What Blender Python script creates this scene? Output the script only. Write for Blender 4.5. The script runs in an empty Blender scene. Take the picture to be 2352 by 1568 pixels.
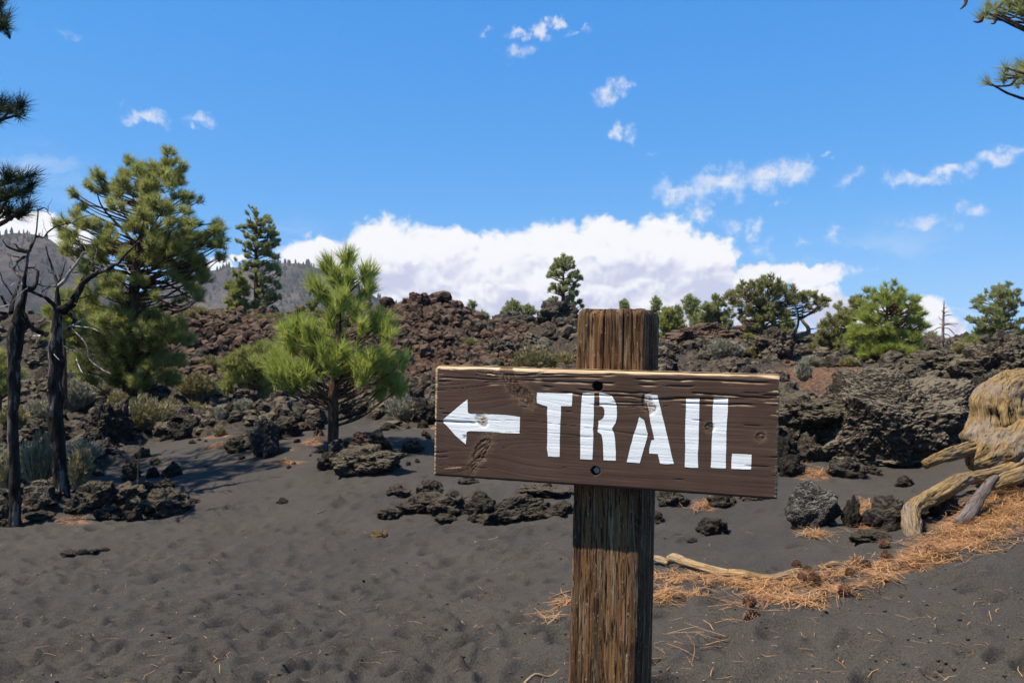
import bpy, math, random
import numpy as np
from mathutils import Vector, Matrix

# ------------------------------------------------------------------ camera, sky, sun, exposure
scene = bpy.context.scene
COL = scene.collection
EYE, F, CX, HOR = 1.5, 1898.5, 1176.0, 835.0      # eye height; focal length, centre and horizon in the photo's pixels (2352 wide)
cam_data = bpy.data.cameras.new("camera")
cam = bpy.data.objects.new("camera", cam_data)
COL.objects.link(cam)
cam.location = (0, 0, EYE)
cam.rotation_euler = (math.radians(90), 0, 0)
cam_data.sensor_width = 22.3
cam_data.lens = 18.0
cam_data.shift_y = (HOR - 784.0) / 2352.0
cam_data.clip_start = 0.05
cam_data.clip_end = 20000
cam_data.dof.use_dof = True
cam_data.dof.focus_distance = 1.27
cam_data.dof.aperture_fstop = 18.0
scene.camera = cam

SUN_H = (-0.93, -0.37)
SUN_EL = math.radians(60)
SUN_DIR = Vector((SUN_H[0] * math.cos(SUN_EL), SUN_H[1] * math.cos(SUN_EL), math.sin(SUN_EL))).normalized()
sun_data = bpy.data.lights.new("sun", 'SUN')
sun_data.energy = 5.0
sun_data.angle = math.radians(0.53)
sun_data.color = (1.0, 0.90, 0.76)
sun = bpy.data.objects.new("sun", sun_data)
COL.objects.link(sun)
sun.rotation_euler = SUN_DIR.to_track_quat('Z', 'Y').to_euler()
sun.location = (-20, -8, 40)

vs = scene.view_settings
vs.view_transform = 'Standard'
vs.look = 'None'
vs.exposure = 0.85
vs.gamma = 1.0
vs.use_curve_mapping = False
scene.cycles.max_bounces = 6
scene.cycles.diffuse_bounces = 4
scene.cycles.transparent_max_bounces = 8

SKY_STRENGTH = 0.10
SKY_K = 2 ** -vs.exposure
USE_HAZE = True


def azel(px, py):
    u = (px - CX) / F
    v = (HOR - py) / F
    az = math.atan(u)
    return az, math.atan(v * math.cos(az))


def build_world():
    w = bpy.data.worlds.new("World")
    scene.world = w
    w.use_nodes = True
    nt = w.node_tree
    N, L = nt.nodes, nt.links
    N.clear()

    def node(t, **kw):
        n = N.new(t)
        for k, v in kw.items():
            setattr(n, k, v)
        return n

    def setin(sock, v):
        if hasattr(v, 'is_linked') or isinstance(v, bpy.types.NodeSocket):
            L.new(v, sock)
        else:
            sock.default_value = v

    def m(op, a, b=0.0, c=0.0, clamp=False):
        n = node('ShaderNodeMath', operation=op, use_clamp=clamp)
        setin(n.inputs[0], a); setin(n.inputs[1], b); setin(n.inputs[2], c)
        return n.outputs[0]

    def vm(op, a, b=(0, 0, 0), c=(0, 0, 0)):
        n = node('ShaderNodeVectorMath', operation=op)
        setin(n.inputs[0], a)
        if op not in ('LENGTH', 'NORMALIZE'):
            setin(n.inputs[1], b)
        if op == 'MULTIPLY_ADD':
            setin(n.inputs[2], c)
        return n.outputs['Value'] if op in ('LENGTH', 'DOT_PRODUCT') else n.outputs['Vector']

    def noise(vec, scale, detail=6.0, rough=0.55, dist=0.0):
        n = node('ShaderNodeTexNoise', noise_dimensions='2D')
        n.inputs['Scale'].default_value = scale
        n.inputs['Detail'].default_value = detail
        n.inputs['Roughness'].default_value = rough
        n.inputs['Distortion'].default_value = dist
        L.new(vec, n.inputs['Vector'])
        return n.outputs['Fac'], n.outputs['Color']

    def ramp(val, lo, hi):
        n = node('ShaderNodeMapRange', interpolation_type='SMOOTHSTEP')
        setin(n.inputs['Value'], val)
        n.inputs['From Min'].default_value = lo
        n.inputs['From Max'].default_value = hi
        return n.outputs['Result']

    def mix(fac, a, b):
        n = node('ShaderNodeMix', data_type='RGBA')
        setin(n.inputs[0], fac); setin(n.inputs[6], a); setin(n.inputs[7], b)
        return n.outputs[2]

    sky = node('ShaderNodeTexSky', sky_type='NISHITA')
    sky.sun_disc = False
    sky.sun_elevation = SUN_EL
    sky.sun_rotation = math.atan2(SUN_DIR.x, SUN_DIR.y)
    sky.altitude = 2100
    sky.air_density = 1.0
    sky.dust_density = 0.3
    sky.ozone_density = 1.0
    # the camera's own colour response: the clear, saturated blue of the photograph
    sp = node('ShaderNodeSeparateColor')
    L.new(sky.outputs[0], sp.inputs[0])
    cc = node('ShaderNodeCombineColor')
    for k, (ga, am) in enumerate(SKY_RESPONSE):
        v = m('MULTIPLY', m('POWER', m('MULTIPLY', sp.outputs[k], 0.1), ga), am / SKY_STRENGTH)
        L.new(v, cc.inputs[k])
    skycol = cc.outputs[0]

    tc = node('ShaderNodeTexCoord')
    d = vm('NORMALIZE', tc.outputs['Generated'])
    sep = node('ShaderNodeSeparateXYZ')
    L.new(d, sep.inputs[0])
    az = m('ARCTAN2', sep.outputs[0], sep.outputs[1])
    el = m('ARCSINE', sep.outputs[2])
    cb = node('ShaderNodeCombineXYZ')
    L.new(az, cb.inputs[0]); L.new(el, cb.inputs[1])
    p = cb.outputs[0]

    # warp so that no outline is an ellipse
    _, wc = noise(p, 9.0, 5.0, 0.6)
    warp = vm('MULTIPLY_ADD', wc, (0.10, 0.075, 0.0), (-0.05, -0.0375, 0.0))
    pw = vm('ADD', p, warp)
    _, wc2 = noise(p, 34.0, 6.0, 0.62)
    warp2 = vm('MULTIPLY_ADD', wc2, (0.030, 0.028, 0.0), (-0.015, -0.014, 0.0))
    pb = vm('ADD', p, warp2)

    def blobs(vec, lst):
        acc = None
        for (px, py, rx, ry, wgt) in lst:
            a, e = azel(px, py)
            a2, _ = azel(px + rx, py)
            _, e2 = azel(px, py - ry)
            ra, re = max(a2 - a, 1e-3), max(e2 - e, 1e-3)
            ln = vm('LENGTH', vm('MULTIPLY_ADD', vec, (1 / ra, 1 / re, 0), (-a / ra, -e / re, 0)))
            v = m('MULTIPLY_ADD', ln, -wgt, wgt)
            if acc is None:
                acc = v
            else:
                n = node('ShaderNodeMath', operation='SMOOTH_MAX')
                L.new(acc, n.inputs[0]); L.new(v, n.inputs[1]); n.inputs[2].default_value = 0.15
                acc = n.outputs[0]
        return acc

    # the cumulus bank low over the ridge
    bank = [(760, 595, 130, 60, 1), (880, 575, 140, 78, 1), (1000, 585, 160, 82, 1), (1130, 594, 160, 78, 1), (1270, 584, 160, 80, 1),
            (1400, 576, 165, 88, 1), (1510, 572, 140, 78, 1), (1590, 580, 110, 60, 1), (1640, 590, 75, 38, 1), (1240, 660, 520, 120, 1.2),
            (880, 690, 330, 90, 1.1), (1500, 680, 280, 80, 1.1), (1250, 740, 620, 95, 1.2), (1700, 640, 200, 34, 1), (1850, 632, 140, 38, 1),
            (1890, 690, 75, 40, 1), (1990, 720, 170, 44, 1), (2100, 720, 90, 44, 1), (2150, 770, 90, 45, 1),
            (60, 520, 120, 42, 1), (150, 560, 70, 45, 1), (-60, 540, 140, 70, 1), (500, 612, 60, 26, .9), (540, 590, 40, 12, .7)]
    def billow(vec, scale):
        n = node('ShaderNodeTexVoronoi', feature='SMOOTH_F1', voronoi_dimensions='2D')
        n.inputs['Scale'].default_value = scale
        n.inputs['Detail'].default_value = 2.0
        n.inputs['Roughness'].default_value = 0.55
        n.inputs['Lacunarity'].default_value = 2.3
        n.inputs['Smoothness'].default_value = 0.55
        L.new(vec, n.inputs['Vector'])
        return n.outputs['Distance']

    _, wc3 = noise(p, 20.0, 3.0, 0.5)
    pv = vm('ADD', p, vm('MULTIPLY_ADD', wc3, (0.030, 0.024, 0.0), (-0.015, -0.012, 0.0)))
    pvs = vm('MULTIPLY', pv, (1.0, 1.25, 1.0))
    up = (-0.0035, 0.0075, 0)
    pvu = vm('MULTIPLY', vm('ADD', pv, up), (1.0, 1.25, 1.0))
    mb = blobs(pb, bank)
    bl0, bl1 = billow(pvs, 21.0), billow(pvu, 21.0)
    nb, _ = noise(p, 30.0, 7.0, 0.62)
    dens_b = m('ADD', mb, m('ADD', m('MULTIPLY_ADD', bl0, -0.36, 0.23), m('MULTIPLY_ADD', nb, 0.22, -0.11)))
    mask_b = ramp(dens_b, -0.04, 0.26)

    # small torn clouds
    small = [(1240, 75, 34, 26, 1), (1278, 48, 24, 18, 1), (1190, 75, 26, 18, .8), (1185, 125, 40, 22, .6), (1110, 78, 30, 14, .5), (1330, 72, 30, 12, .6),
             (1395, 220, 42, 42, 1.0), (1440, 205, 30, 12, .6), (1410, 300, 20, 26, .9), (1450, 315, 22, 22, .6),
             (335, 276, 62, 26, .95), (455, 278, 60, 18, .85), (1560, 440, 90, 36, 1), (1660, 420, 110, 40, 1), (1760, 405, 90, 45, 1),
             (1820, 390, 60, 38, .9), (1610, 490, 50, 30, .9), (1905, 352, 28, 16, .8), (1955, 410, 30, 30, .6), (2090, 406, 90, 26, .9),
             (2180, 395, 70, 22, .9), (2280, 370, 80, 26, .95), (2330, 345, 50, 18, .8), (2235, 490, 50, 28, .85), (2120, 515, 60, 22, .55),
             (1735, 530, 24, 30, .7), (1690, 520, 40, 24, .6), (1920, 535, 26, 30, .6), (1530, 483, 22, 12, .6), (1845, 555, 30, 16, .6), (2230, 718, 50, 8, .6),
             (1760, 580, 30, 26, .5), (1800, 460, 26, 14, .7), (155, 85, 26, 12, .25), (1505, 350, 30, 14, .25)]
    msm = blobs(vm('ADD', p, vm('MULTIPLY_ADD', wc2, (0.055, 0.045, 0), (-0.0275, -0.0225, 0))), small)
    ns, _ = noise(p, 42.0, 6.0, 0.65)
    dens_s = m('ADD', msm, m('MULTIPLY_ADD', ns, 1.35, -0.74))
    mask_s = m('MULTIPLY', ramp(dens_s, -0.10, 1.10), 0.92)

    # thin high streaks at the left and over the rest of the sky
    st = vm('MULTIPLY', pw, (1.6, 7.0, 1.0))
    nst, _ = noise(st, 3.2, 5.0, 0.6)
    streak = blobs(p, [(60, 390, 330, 90, 1), (250, 470, 300, 60, .7), (560, 520, 240, 60, .5), (2000, 580, 500, 120, .4)])
    mask_st = m('MULTIPLY', m('MULTIPLY', ramp(nst, 0.42, 0.75), ramp(streak, 0.0, 0.6)), 0.42)

    # scattered clouds in the rest of the sky, outside the picture
    nf, _ = noise(pw, 3.0, 6.0, 0.6)
    front = ramp(m('ABSOLUTE', az), 0.62, 0.9)
    mask_f = m('MULTIPLY', m('MULTIPLY', ramp(nf, 0.58, 0.70), front), ramp(el, 0.02, 0.2))

    # light and shade inside the clouds: bright where the cloud thins out upward, grey where more cloud lies above
    mb_up = blobs(vm('ADD', pb, (-0.012, 0.040, 0)), bank)
    nl, _ = noise(p, 11.0, 4.0, 0.5)
    nlu, _ = noise(vm('ADD', p, (-0.008, 0.018, 0)), 11.0, 4.0, 0.5)
    relief = m('MULTIPLY', m('SUBTRACT', nl, nlu), 1.5)
    puff = m('MULTIPLY', m('SUBTRACT', bl1, bl0), 1.15)
    lay, _ = noise(vm('MULTIPLY', p, (1.0, 6.0, 1.0)), 7.0, 4.0, 0.55)
    shade = m('ADD', m('MULTIPLY', m('SUBTRACT', mb, mb_up), 0.80), m('ADD', relief, m('ADD', puff, m('MULTIPLY_ADD', lay, 0.36, -0.18))))
    a0, e_lo = azel(1200, 760)
    a0, e_hi = azel(1200, 560)
    shade = m('ADD', shade, m('MULTIPLY', m('SUBTRACT', ramp(el, e_lo, e_hi), 0.62), 0.42))
    lightb = ramp(shade, -0.52, 0.74)
    whitec = (CLOUD_WHITE[0] / SKY_STRENGTH, CLOUD_WHITE[1] / SKY_STRENGTH, CLOUD_WHITE[2] / SKY_STRENGTH, 1)
    greyc = (CLOUD_GREY[0] / SKY_STRENGTH, CLOUD_GREY[1] / SKY_STRENGTH, CLOUD_GREY[2] / SKY_STRENGTH, 1)
    ccol = mix(lightb, greyc, whitec)

    col = mix(mask_st, skycol, (7.6 * SKY_K, 8.3 * SKY_K, 9.4 * SKY_K, 1))
    col = mix(mask_f, col, (7.8 * SKY_K, 8.2 * SKY_K, 8.9 * SKY_K, 1))
    col = mix(mask_s, col, (8.2 * SKY_K, 8.5 * SKY_K, 9.3 * SKY_K, 1))
    col = mix(mask_b, col, ccol)
    bg = node('ShaderNodeBackground')
    bg.inputs['Strength'].default_value = SKY_STRENGTH
    L.new(col, bg.inputs['Color'])
    out = node('ShaderNodeOutputWorld')
    L.new(bg.outputs[0], out.inputs['Surface'])


SKY_RESPONSE = ((1.10, 0.57 * SKY_K), (0.5, 0.705 * SKY_K), (0.25, 1.06 * SKY_K))      # per channel: exponent, gain
CLOUD_WHITE = tuple(c * SKY_K for c in (0.98, 0.98, 0.99))
CLOUD_GREY = tuple(c * SKY_K for c in (0.58, 0.60, 0.78))
build_world()

# ------------------------------------------------------------------ numeric helpers
RS = np.random.RandomState(7)
_perm = RS.permutation(256)
_perm = np.concatenate([_perm, _perm, _perm])
_grad = RS.normal(size=(256, 3))
_grad /= np.linalg.norm(_grad, axis=1)[:, None]


def pnoise(p):
    p = np.asarray(p, dtype=np.float64)
    i = np.floor(p).astype(np.int64)
    f = p - i
    u = f * f * f * (f * (f * 6 - 15) + 10)
    i &= 255
    out = 0
    for dx in (0, 1):
        wx = u[:, 0] if dx else 1 - u[:, 0]
        a = _perm[(i[:, 0] + dx) & 255]
        for dy in (0, 1):
            wy = wx * (u[:, 1] if dy else 1 - u[:, 1])
            b = _perm[(a + i[:, 1] + dy) & 255]
            for dz in (0, 1):
                w = wy * (u[:, 2] if dz else 1 - u[:, 2])
                g = _grad[_perm[(b + i[:, 2] + dz) & 255] & 255]
                out = out + w * (g[:, 0] * (f[:, 0] - dx) + g[:, 1] * (f[:, 1] - dy) + g[:, 2] * (f[:, 2] - dz))
    return out * 1.6


def fbm(p, octv=4, lac=2.03, gain=0.5):
    s, a = 0, 1.0
    p = np.array(p, dtype=np.float64)
    for o in range(octv):
        s = s + a * pnoise(p + 17.3 * o)
        p = p * lac
        a *= gain
    return s


def ridged(p, octv=4, lac=2.1, gain=0.5):
    s, a = 0, 1.0
    p = np.array(p, dtype=np.float64)
    for o in range(octv):
        s = s + a * (1 - 2 * np.abs(pnoise(p + 31.7 * o)))
        p = p * lac
        a *= gain
    return s


_cell = RS.rand(256, 3)


def worley(p):
    """distance to the nearest and second nearest feature point, and the id of the nearest"""
    p = np.asarray(p, dtype=np.float64)
    i = np.floor(p).astype(np.int64)
    f = p - i
    d1 = np.full(len(p), 9.0); d2 = np.full(len(p), 9.0); idn = np.zeros(len(p), dtype=np.int64)
    for dx in (-1, 0, 1):
        for dy in (-1, 0, 1):
            for dz in (-1, 0, 1):
                h = _perm[(_perm[(_perm[(i[:, 0] + dx) & 255] + i[:, 1] + dy) & 255] + i[:, 2] + dz) & 255]
                c = _cell[h] + np.array([dx, dy, dz])
                d = np.sqrt(((c - f) ** 2).sum(1))
                near = d < d1
                d2 = np.where(near, d1, np.minimum(d2, d))
                idn = np.where(near, h, idn)
                d1 = np.where(near, d, d1)
    return d1, d2, idn


def sstep(x, a, b):
    t = np.clip((x - a) / (b - a), 0, 1)
    return t * t * (3 - 2 * t)


def P3(x, y, z=0.0):
    x = np.asarray(x, dtype=np.float64)
    return np.stack([x, np.broadcast_to(y, x.shape), np.broadcast_to(z, x.shape)], axis=1)


def W(px, py, Y):
    """world point at depth Y seen at photo pixel (px, py)"""
    return np.array([(px - CX) / F * Y, Y, EYE - (py - HOR) / F * Y])


# ------------------------------------------------------------------ object helpers
def mk_mesh(name, V, faces, smooth=False, attrs=None):
    """faces: list of (M,k) integer arrays"""
    V = np.asarray(V, dtype=np.float32)
    if isinstance(faces, np.ndarray):
        faces = [faces]
    faces = [np.asarray(f, dtype=np.int32) for f in faces if len(f)]
    me = bpy.data.meshes.new(name)
    me.vertices.add(len(V))
    me.vertices.foreach_set("co", V.ravel())
    idx = np.concatenate([f.ravel() for f in faces])
    tot = np.concatenate([np.full(len(f), f.shape[1], dtype=np.int32) for f in faces])
    start = np.concatenate([[0], np.cumsum(tot)[:-1]]).astype(np.int32)
    me.loops.add(len(idx))
    me.loops.foreach_set("vertex_index", idx)
    me.polygons.add(len(tot))
    me.polygons.foreach_set("loop_start", start)
    if smooth:
        me.polygons.foreach_set("use_smooth", np.ones(len(tot), dtype=bool))
    else:
        me.polygons.foreach_set("use_smooth", np.zeros(len(tot), dtype=bool))
    if attrs:
        for k, v in attrs.items():
            at = me.attributes.new(k, 'FLOAT', 'POINT')
            at.data.foreach_set("value", np.asarray(v, dtype=np.float32))
    me.update(calc_edges=True)
    return me


def mk_obj(name, me, mat=None, parent=None, loc=None):
    o = bpy.data.objects.new(name, me)
    COL.objects.link(o)
    if mat is not None and me is not None and not me.materials:
        me.materials.append(mat)
    if loc is not None:
        o.location = loc
    if parent is not None:
        o.parent = parent
    return o


def tag(o, label=None, cat=None, group=None, kind=None):
    if label:
        o["label"] = label
    if cat:
        o["category"] = cat
    if group:
        o["group"] = group
    if kind:
        o["kind"] = kind
    return o


def empty(name, loc, label, cat, group=None):
    o = bpy.data.objects.new(name, None)
    COL.objects.link(o)
    o.location = loc
    o.empty_display_size = 0.1
    return tag(o, label, cat, group)


def smooth_path(pts, rad, sub=4):
    """Catmull-Rom through the points"""
    pts = np.asarray(pts, dtype=np.float64); rad = np.asarray(rad, dtype=np.float64)
    if len(pts) < 3 or sub < 2:
        return pts, rad
    q = np.vstack([2 * pts[0] - pts[1], pts, 2 * pts[-1] - pts[-2]])
    out, ro = [], []
    for k in range(len(pts) - 1):
        p0, p1, p2, p3 = q[k:k + 4]
        for j in range(sub):
            t = j / sub
            out.append(0.5 * ((2 * p1) + (-p0 + p2) * t + (2 * p0 - 5 * p1 + 4 * p2 - p3) * t * t + (-p0 + 3 * p1 - 3 * p2 + p3) * t ** 3))
            ro.append(rad[k] * (1 - t) + rad[k + 1] * t)
    out.append(pts[-1]); ro.append(rad[-1])
    return np.array(out), np.array(ro)


def tube(pts, rad, sides=6, cap=True):
    pts = np.asarray(pts, dtype=np.float64)
    n = len(pts)
    t = np.gradient(pts, axis=0)
    t /= np.linalg.norm(t, axis=1)[:, None] + 1e-12
    up = np.array([0, 0, 1.0]) if abs(t[0, 2]) < 0.9 else np.array([1.0, 0, 0])
    nrm = np.zeros_like(pts)
    v = np.cross(t[0], up); v /= np.linalg.norm(v)
    for k in range(n):
        v = v - t[k] * v.dot(t[k])
        v /= np.linalg.norm(v) + 1e-12
        nrm[k] = v
    bi = np.cross(t, nrm)
    a = np.linspace(0, 2 * np.pi, sides, endpoint=False)
    V = pts[:, None, :] + (np.cos(a)[None, :, None] * nrm[:, None, :] + np.sin(a)[None, :, None] * bi[:, None, :]) * np.asarray(rad)[:, None, None]
    V = V.reshape(-1, 3)
    i = np.arange(n - 1)[:, None] * sides
    j = np.arange(sides)[None, :]
    j2 = (j + 1) % sides
    Fq = np.stack([i + j, i + j2, i + sides + j2, i + sides + j], axis=-1).reshape(-1, 4)
    faces = [Fq]
    if cap:
        c0, c1 = len(V), len(V) + 1
        V = np.vstack([V, pts[0], pts[-1]])
        jj = np.arange(sides)
        t0 = np.stack([np.full(sides, c0), (jj + 1) % sides, jj], axis=1)
        t1 = np.stack([np.full(sides, c1), (n - 1) * sides + jj, (n - 1) * sides + (jj + 1) % sides], axis=1)
        faces.append(np.vstack([t0, t1]))
    return V, faces


class Acc:
    """collects pieces of one part"""
    def __init__(self):
        self.V, self.Fq, self.Ft, self.n = [], [], [], 0
        self.at = {}

    def add(self, V, faces, **attrs):
        V = np.asarray(V)
        if isinstance(faces, np.ndarray):
            faces = [faces]
        for f in faces:
            f = np.asarray(f)
            if len(f) == 0:
                continue
            (self.Fq if f.shape[1] == 4 else self.Ft).append(f + self.n)
        self.V.append(V)
        self.n += len(V)
        for k, v in attrs.items():
            self.at.setdefault(k, []).append(np.broadcast_to(np.asarray(v, dtype=np.float32), (len(V),)))

    def mesh(self, name, smooth=False, origin=None):
        V = np.concatenate(self.V)
        if origin is not None:
            V = V - np.asarray(origin)
        fs = []
        if self.Fq:
            fs.append(np.concatenate(self.Fq))
        if self.Ft:
            fs.append(np.concatenate(self.Ft))
        return mk_mesh(name, V, fs, smooth, {k: np.concatenate(v) for k, v in self.at.items()})


_ico_cache = {}


def ico(sub):
    if sub in _ico_cache:
        return _ico_cache[sub]
    t = (1 + 5 ** .5) / 2
    V = np.array([(-1, t, 0), (1, t, 0), (-1, -t, 0), (1, -t, 0), (0, -1, t), (0, 1, t), (0, -1, -t), (0, 1, -t), (t, 0, -1), (t, 0, 1), (-t, 0, -1), (-t, 0, 1)], dtype=float)
    Fc = np.array([(0, 11, 5), (0, 5, 1), (0, 1, 7), (0, 7, 10), (0, 10, 11), (1, 5, 9), (5, 11, 4), (11, 10, 2), (10, 7, 6), (7, 1, 8), (3, 9, 4), (3, 4, 2), (3, 2, 6), (3, 6, 8), (3, 8, 9), (4, 9, 5), (2, 4, 11), (6, 2, 10), (8, 6, 7), (9, 8, 1)])
    V /= np.linalg.norm(V, axis=1)[:, None]
    for _ in range(sub):
        e = np.vstack([Fc[:, [0, 1]], Fc[:, [1, 2]], Fc[:, [2, 0]]])
        es = np.sort(e, axis=1)
        uq, inv = np.unique(es, axis=0, return_inverse=True)
        inv = inv.ravel()
        mid = (V[uq[:, 0]] + V[uq[:, 1]]) / 2
        mid /= np.linalg.norm(mid, axis=1)[:, None]
        k = len(Fc)
        ab, bc, ca = inv[:k] + len(V), inv[k:2 * k] + len(V), inv[2 * k:] + len(V)
        V = np.vstack([V, mid])
        Fc = np.vstack([np.stack([Fc[:, 0], ab, ca], 1), np.stack([Fc[:, 1], bc, ab], 1), np.stack([Fc[:, 2], ca, bc], 1), np.stack([ab, bc, ca], 1)])
    _ico_cache[sub] = (V, Fc)
    return V, Fc


# ------------------------------------------------------------------ material helpers
class NT:
    def __init__(self, name, rough=0.9, spec=0.2):
        self.mat = bpy.data.materials.new(name)
        self.mat.use_nodes = True
        self.nt = self.mat.node_tree
        self.N, self.L = self.nt.nodes, self.nt.links
        self.bsdf = self.N['Principled BSDF']
        self.bsdf.inputs['Roughness'].default_value = rough
        self.bsdf.inputs['Specular IOR Level'].default_value = spec
        self.tc = self.N.new('ShaderNodeTexCoord')

    def set(self, sock, v):
        if isinstance(v, bpy.types.NodeSocket):
            self.L.new(v, sock)
        else:
            sock.default_value = v

    def coord(self, scale=(1, 1, 1), kind='Object'):
        n = self.N.new('ShaderNodeMapping')
        n.inputs['Scale'].default_value = scale
        self.L.new(self.tc.outputs[kind], n.inputs['Vector'])
        return n.outputs[0]

    def noise(self, scale, detail=4, rough=0.55, vec=None, color=False, dist=0.0):
        n = self.N.new('ShaderNodeTexNoise')
        n.inputs['Scale'].default_value = scale
        n.inputs['Detail'].default_value = detail
        n.inputs['Roughness'].default_value = rough
        n.inputs['Distortion'].default_value = dist
        self.L.new(vec if vec is not None else self.tc.outputs['Object'], n.inputs['Vector'])
        return n.outputs['Color'] if color else n.outputs['Fac']

    def voro(self, scale, vec=None, feature='F1'):
        n = self.N.new('ShaderNodeTexVoronoi')
        n.feature = feature
        n.inputs['Scale'].default_value = scale
        self.L.new(vec if vec is not None else self.tc.outputs['Object'], n.inputs['Vector'])
        return n.outputs['Distance']

    def attr(self, name):
        n = self.N.new('ShaderNodeAttribute')
        n.attribute_name = name
        return n.outputs['Fac']

    def rnd(self):
        return self.N.new('ShaderNodeObjectInfo').outputs['Random']

    def m(self, op, a, b=0.0, c=0.0, clamp=False):
        n = self.N.new('ShaderNodeMath')
        n.operation = op
        n.use_clamp = clamp
        self.set(n.inputs[0], a); self.set(n.inputs[1], b); self.set(n.inputs[2], c)
        return n.outputs[0]

    def rng(self, v, lo, hi, t0=0.0, t1=1.0):
        n = self.N.new('ShaderNodeMapRange')
        n.interpolation_type = 'SMOOTHSTEP'
        self.set(n.inputs['Value'], v)
        n.inputs['From Min'].default_value = lo
        n.inputs['From Max'].default_value = hi
        n.inputs['To Min'].default_value = t0
        n.inputs['To Max'].default_value = t1
        return n.outputs['Result']

    def mix(self, f, a, b):
        n = self.N.new('ShaderNodeMix')
        n.data_type = 'RGBA'
        self.set(n.inputs[0], f)
        for s, v in ((n.inputs[6], a), (n.inputs[7], b)):
            if isinstance(v, tuple) and len(v) == 3:
                v = v + (1.0,)
            self.set(s, v)
        return n.outputs[2]

    def ramp(self, f, stops):
        n = self.N.new('ShaderNodeValToRGB')
        cr = n.color_ramp
        while len(cr.elements) < len(stops):
            cr.elements.new(0.5)
        for e, (p, c) in zip(cr.elements, stops):
            e.position = p
            e.color = c + (1.0,)
        self.set(n.inputs[0], f)
        return n.outputs[0]

    def normal_z(self):
        g = self.N.new('ShaderNodeNewGeometry')
        s = self.N.new('ShaderNodeSeparateXYZ')
        self.L.new(g.outputs['Normal'], s.inputs[0])
        return s.outputs[2]

    def bump(self, h, dist=0.01, strength=1.0):
        n = self.N.new('ShaderNodeBump')
        n.inputs['Strength'].default_value = strength
        n.inputs['Distance'].default_value = dist
        self.set(n.inputs['Height'], h)
        self.L.new(n.outputs[0], self.bsdf.inputs['Normal'])

    def color(self, c):
        if isinstance(c, tuple) and len(c) == 3:
            c = c + (1.0,)
        self.set(self.bsdf.inputs['Base Color'], c)
        return self.mat

# ------------------------------------------------------------------ the ground: control points (photo pixel, depth) -> heights
def ctrl():
    c = []
    for px, py, Y in [(-300, 1568, 4.0), (0, 1568, 3.8), (600, 1568, 3.6), (1176, 1568, 3.35), (1700, 1568, 3.15), (2352, 1568, 2.95), (2700, 1568, 2.9),
                      (0, 1400, 5.2), (600, 1400, 4.9), (1176, 1400, 4.5), (1727, 1410, 3.8), (2100, 1400, 3.7), (2352, 1400, 3.5),
                      (-300, 1235, 7.6), (0, 1225, 7.7), (400, 1145, 9.2), (600, 1250, 7.1), (900, 1250, 6.8), (1176, 1250, 6.4), (1100, 1195, 7.2),
                      (1500, 1190, 6.8), (1700, 1240, 5.7), (1900, 1220, 5.6), (2100, 1230, 5.0), (2352, 1250, 4.3), (2600, 1240, 4.2),
                      (800, 1090, 9.4), (1000, 1030, 11), (765, 1030, 10.8), (600, 1060, 10.5), (450, 1080, 10.5), (300, 1060, 11.5), (150, 1140, 9.2),
                      (2100, 1065, 8.3), (1850, 1080, 8.0), (2300, 1090, 6.3), (2352, 1150, 5.4),
                      (-300, 1000, 14), (0, 1000, 14), (295, 950, 17.5), (600, 950, 15), (900, 960, 14), (1176, 950, 14),
                      (1500, 960, 13), (1800, 930, 12), (2000, 880, 15), (2350, 880, 12), (2352, 835, 16), (2650, 830, 15),
                      (-300, 900, 20), (0, 900, 20), (400, 880, 22), (700, 870, 24), (1000, 860, 24), (1250, 840, 24), (1600, 835, 24), (1900, 825, 25),
                      (2200, 812, 26), (2400, 805, 24), (2650, 800, 24),
                      (-300, 760, 32), (0, 750, 32), (200, 738, 32), (420, 728, 30), (560, 735, 31), (700, 738, 31), (860, 730, 31), (960, 708, 31), (1080, 742, 31), (1130, 770, 31),
                      (1220, 757, 36), (1320, 750, 37), (1500, 800, 34), (1700, 795, 36), (2000, 802, 36), (2300, 798, 34), (2600, 798, 34)]:
        p = W(px, py, Y)
        c.append((p[0] / p[1], p[1], p[2]))
    for u, Y, z in [(-1.0, 1.5, .10), (0, 1.5, .27), (1.0, 1.5, .45), (-1.0, 2.6, .05), (1.0, 2.6, .5), (1.1, 5, .75), (-1.1, 5, -.1), (1.1, 9, .9), (-1.1, 9, -.1),
                    (-1, 48, 1.2), (-.3, 48, 1.2), (.2, 48, .8), (.7, 48, .9), (1, 48, .9), (-1, 75, -1.5), (0, 75, -1.5), (1, 75, -1.5),
                    (-1, 20, .9), (1, 20, 1.6), (-1, 32, 2.6), (1, 32, 2)]:
        c.append((u, Y, z))
    return np.array(c)


_C = ctrl()


def _feat(u, Y):
    return np.stack([np.clip(u, -1.3, 1.3) * 2.2, np.log(np.clip(Y, 1.5, 90))], axis=1)


def _tps_fit():
    X = _feat(_C[:, 0], _C[:, 1])
    n = len(X)
    r2 = ((X[:, None] - X[None]) ** 2).sum(-1)
    K = 0.5 * r2 * np.log(r2 + 1e-12) + np.eye(n) * 0.002
    Pm = np.hstack([np.ones((n, 1)), X])
    A = np.block([[K, Pm], [Pm.T, np.zeros((3, 3))]])
    return X, np.linalg.solve(A, np.concatenate([_C[:, 2], np.zeros(3)]))


_X, _Wt = _tps_fit()


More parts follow.
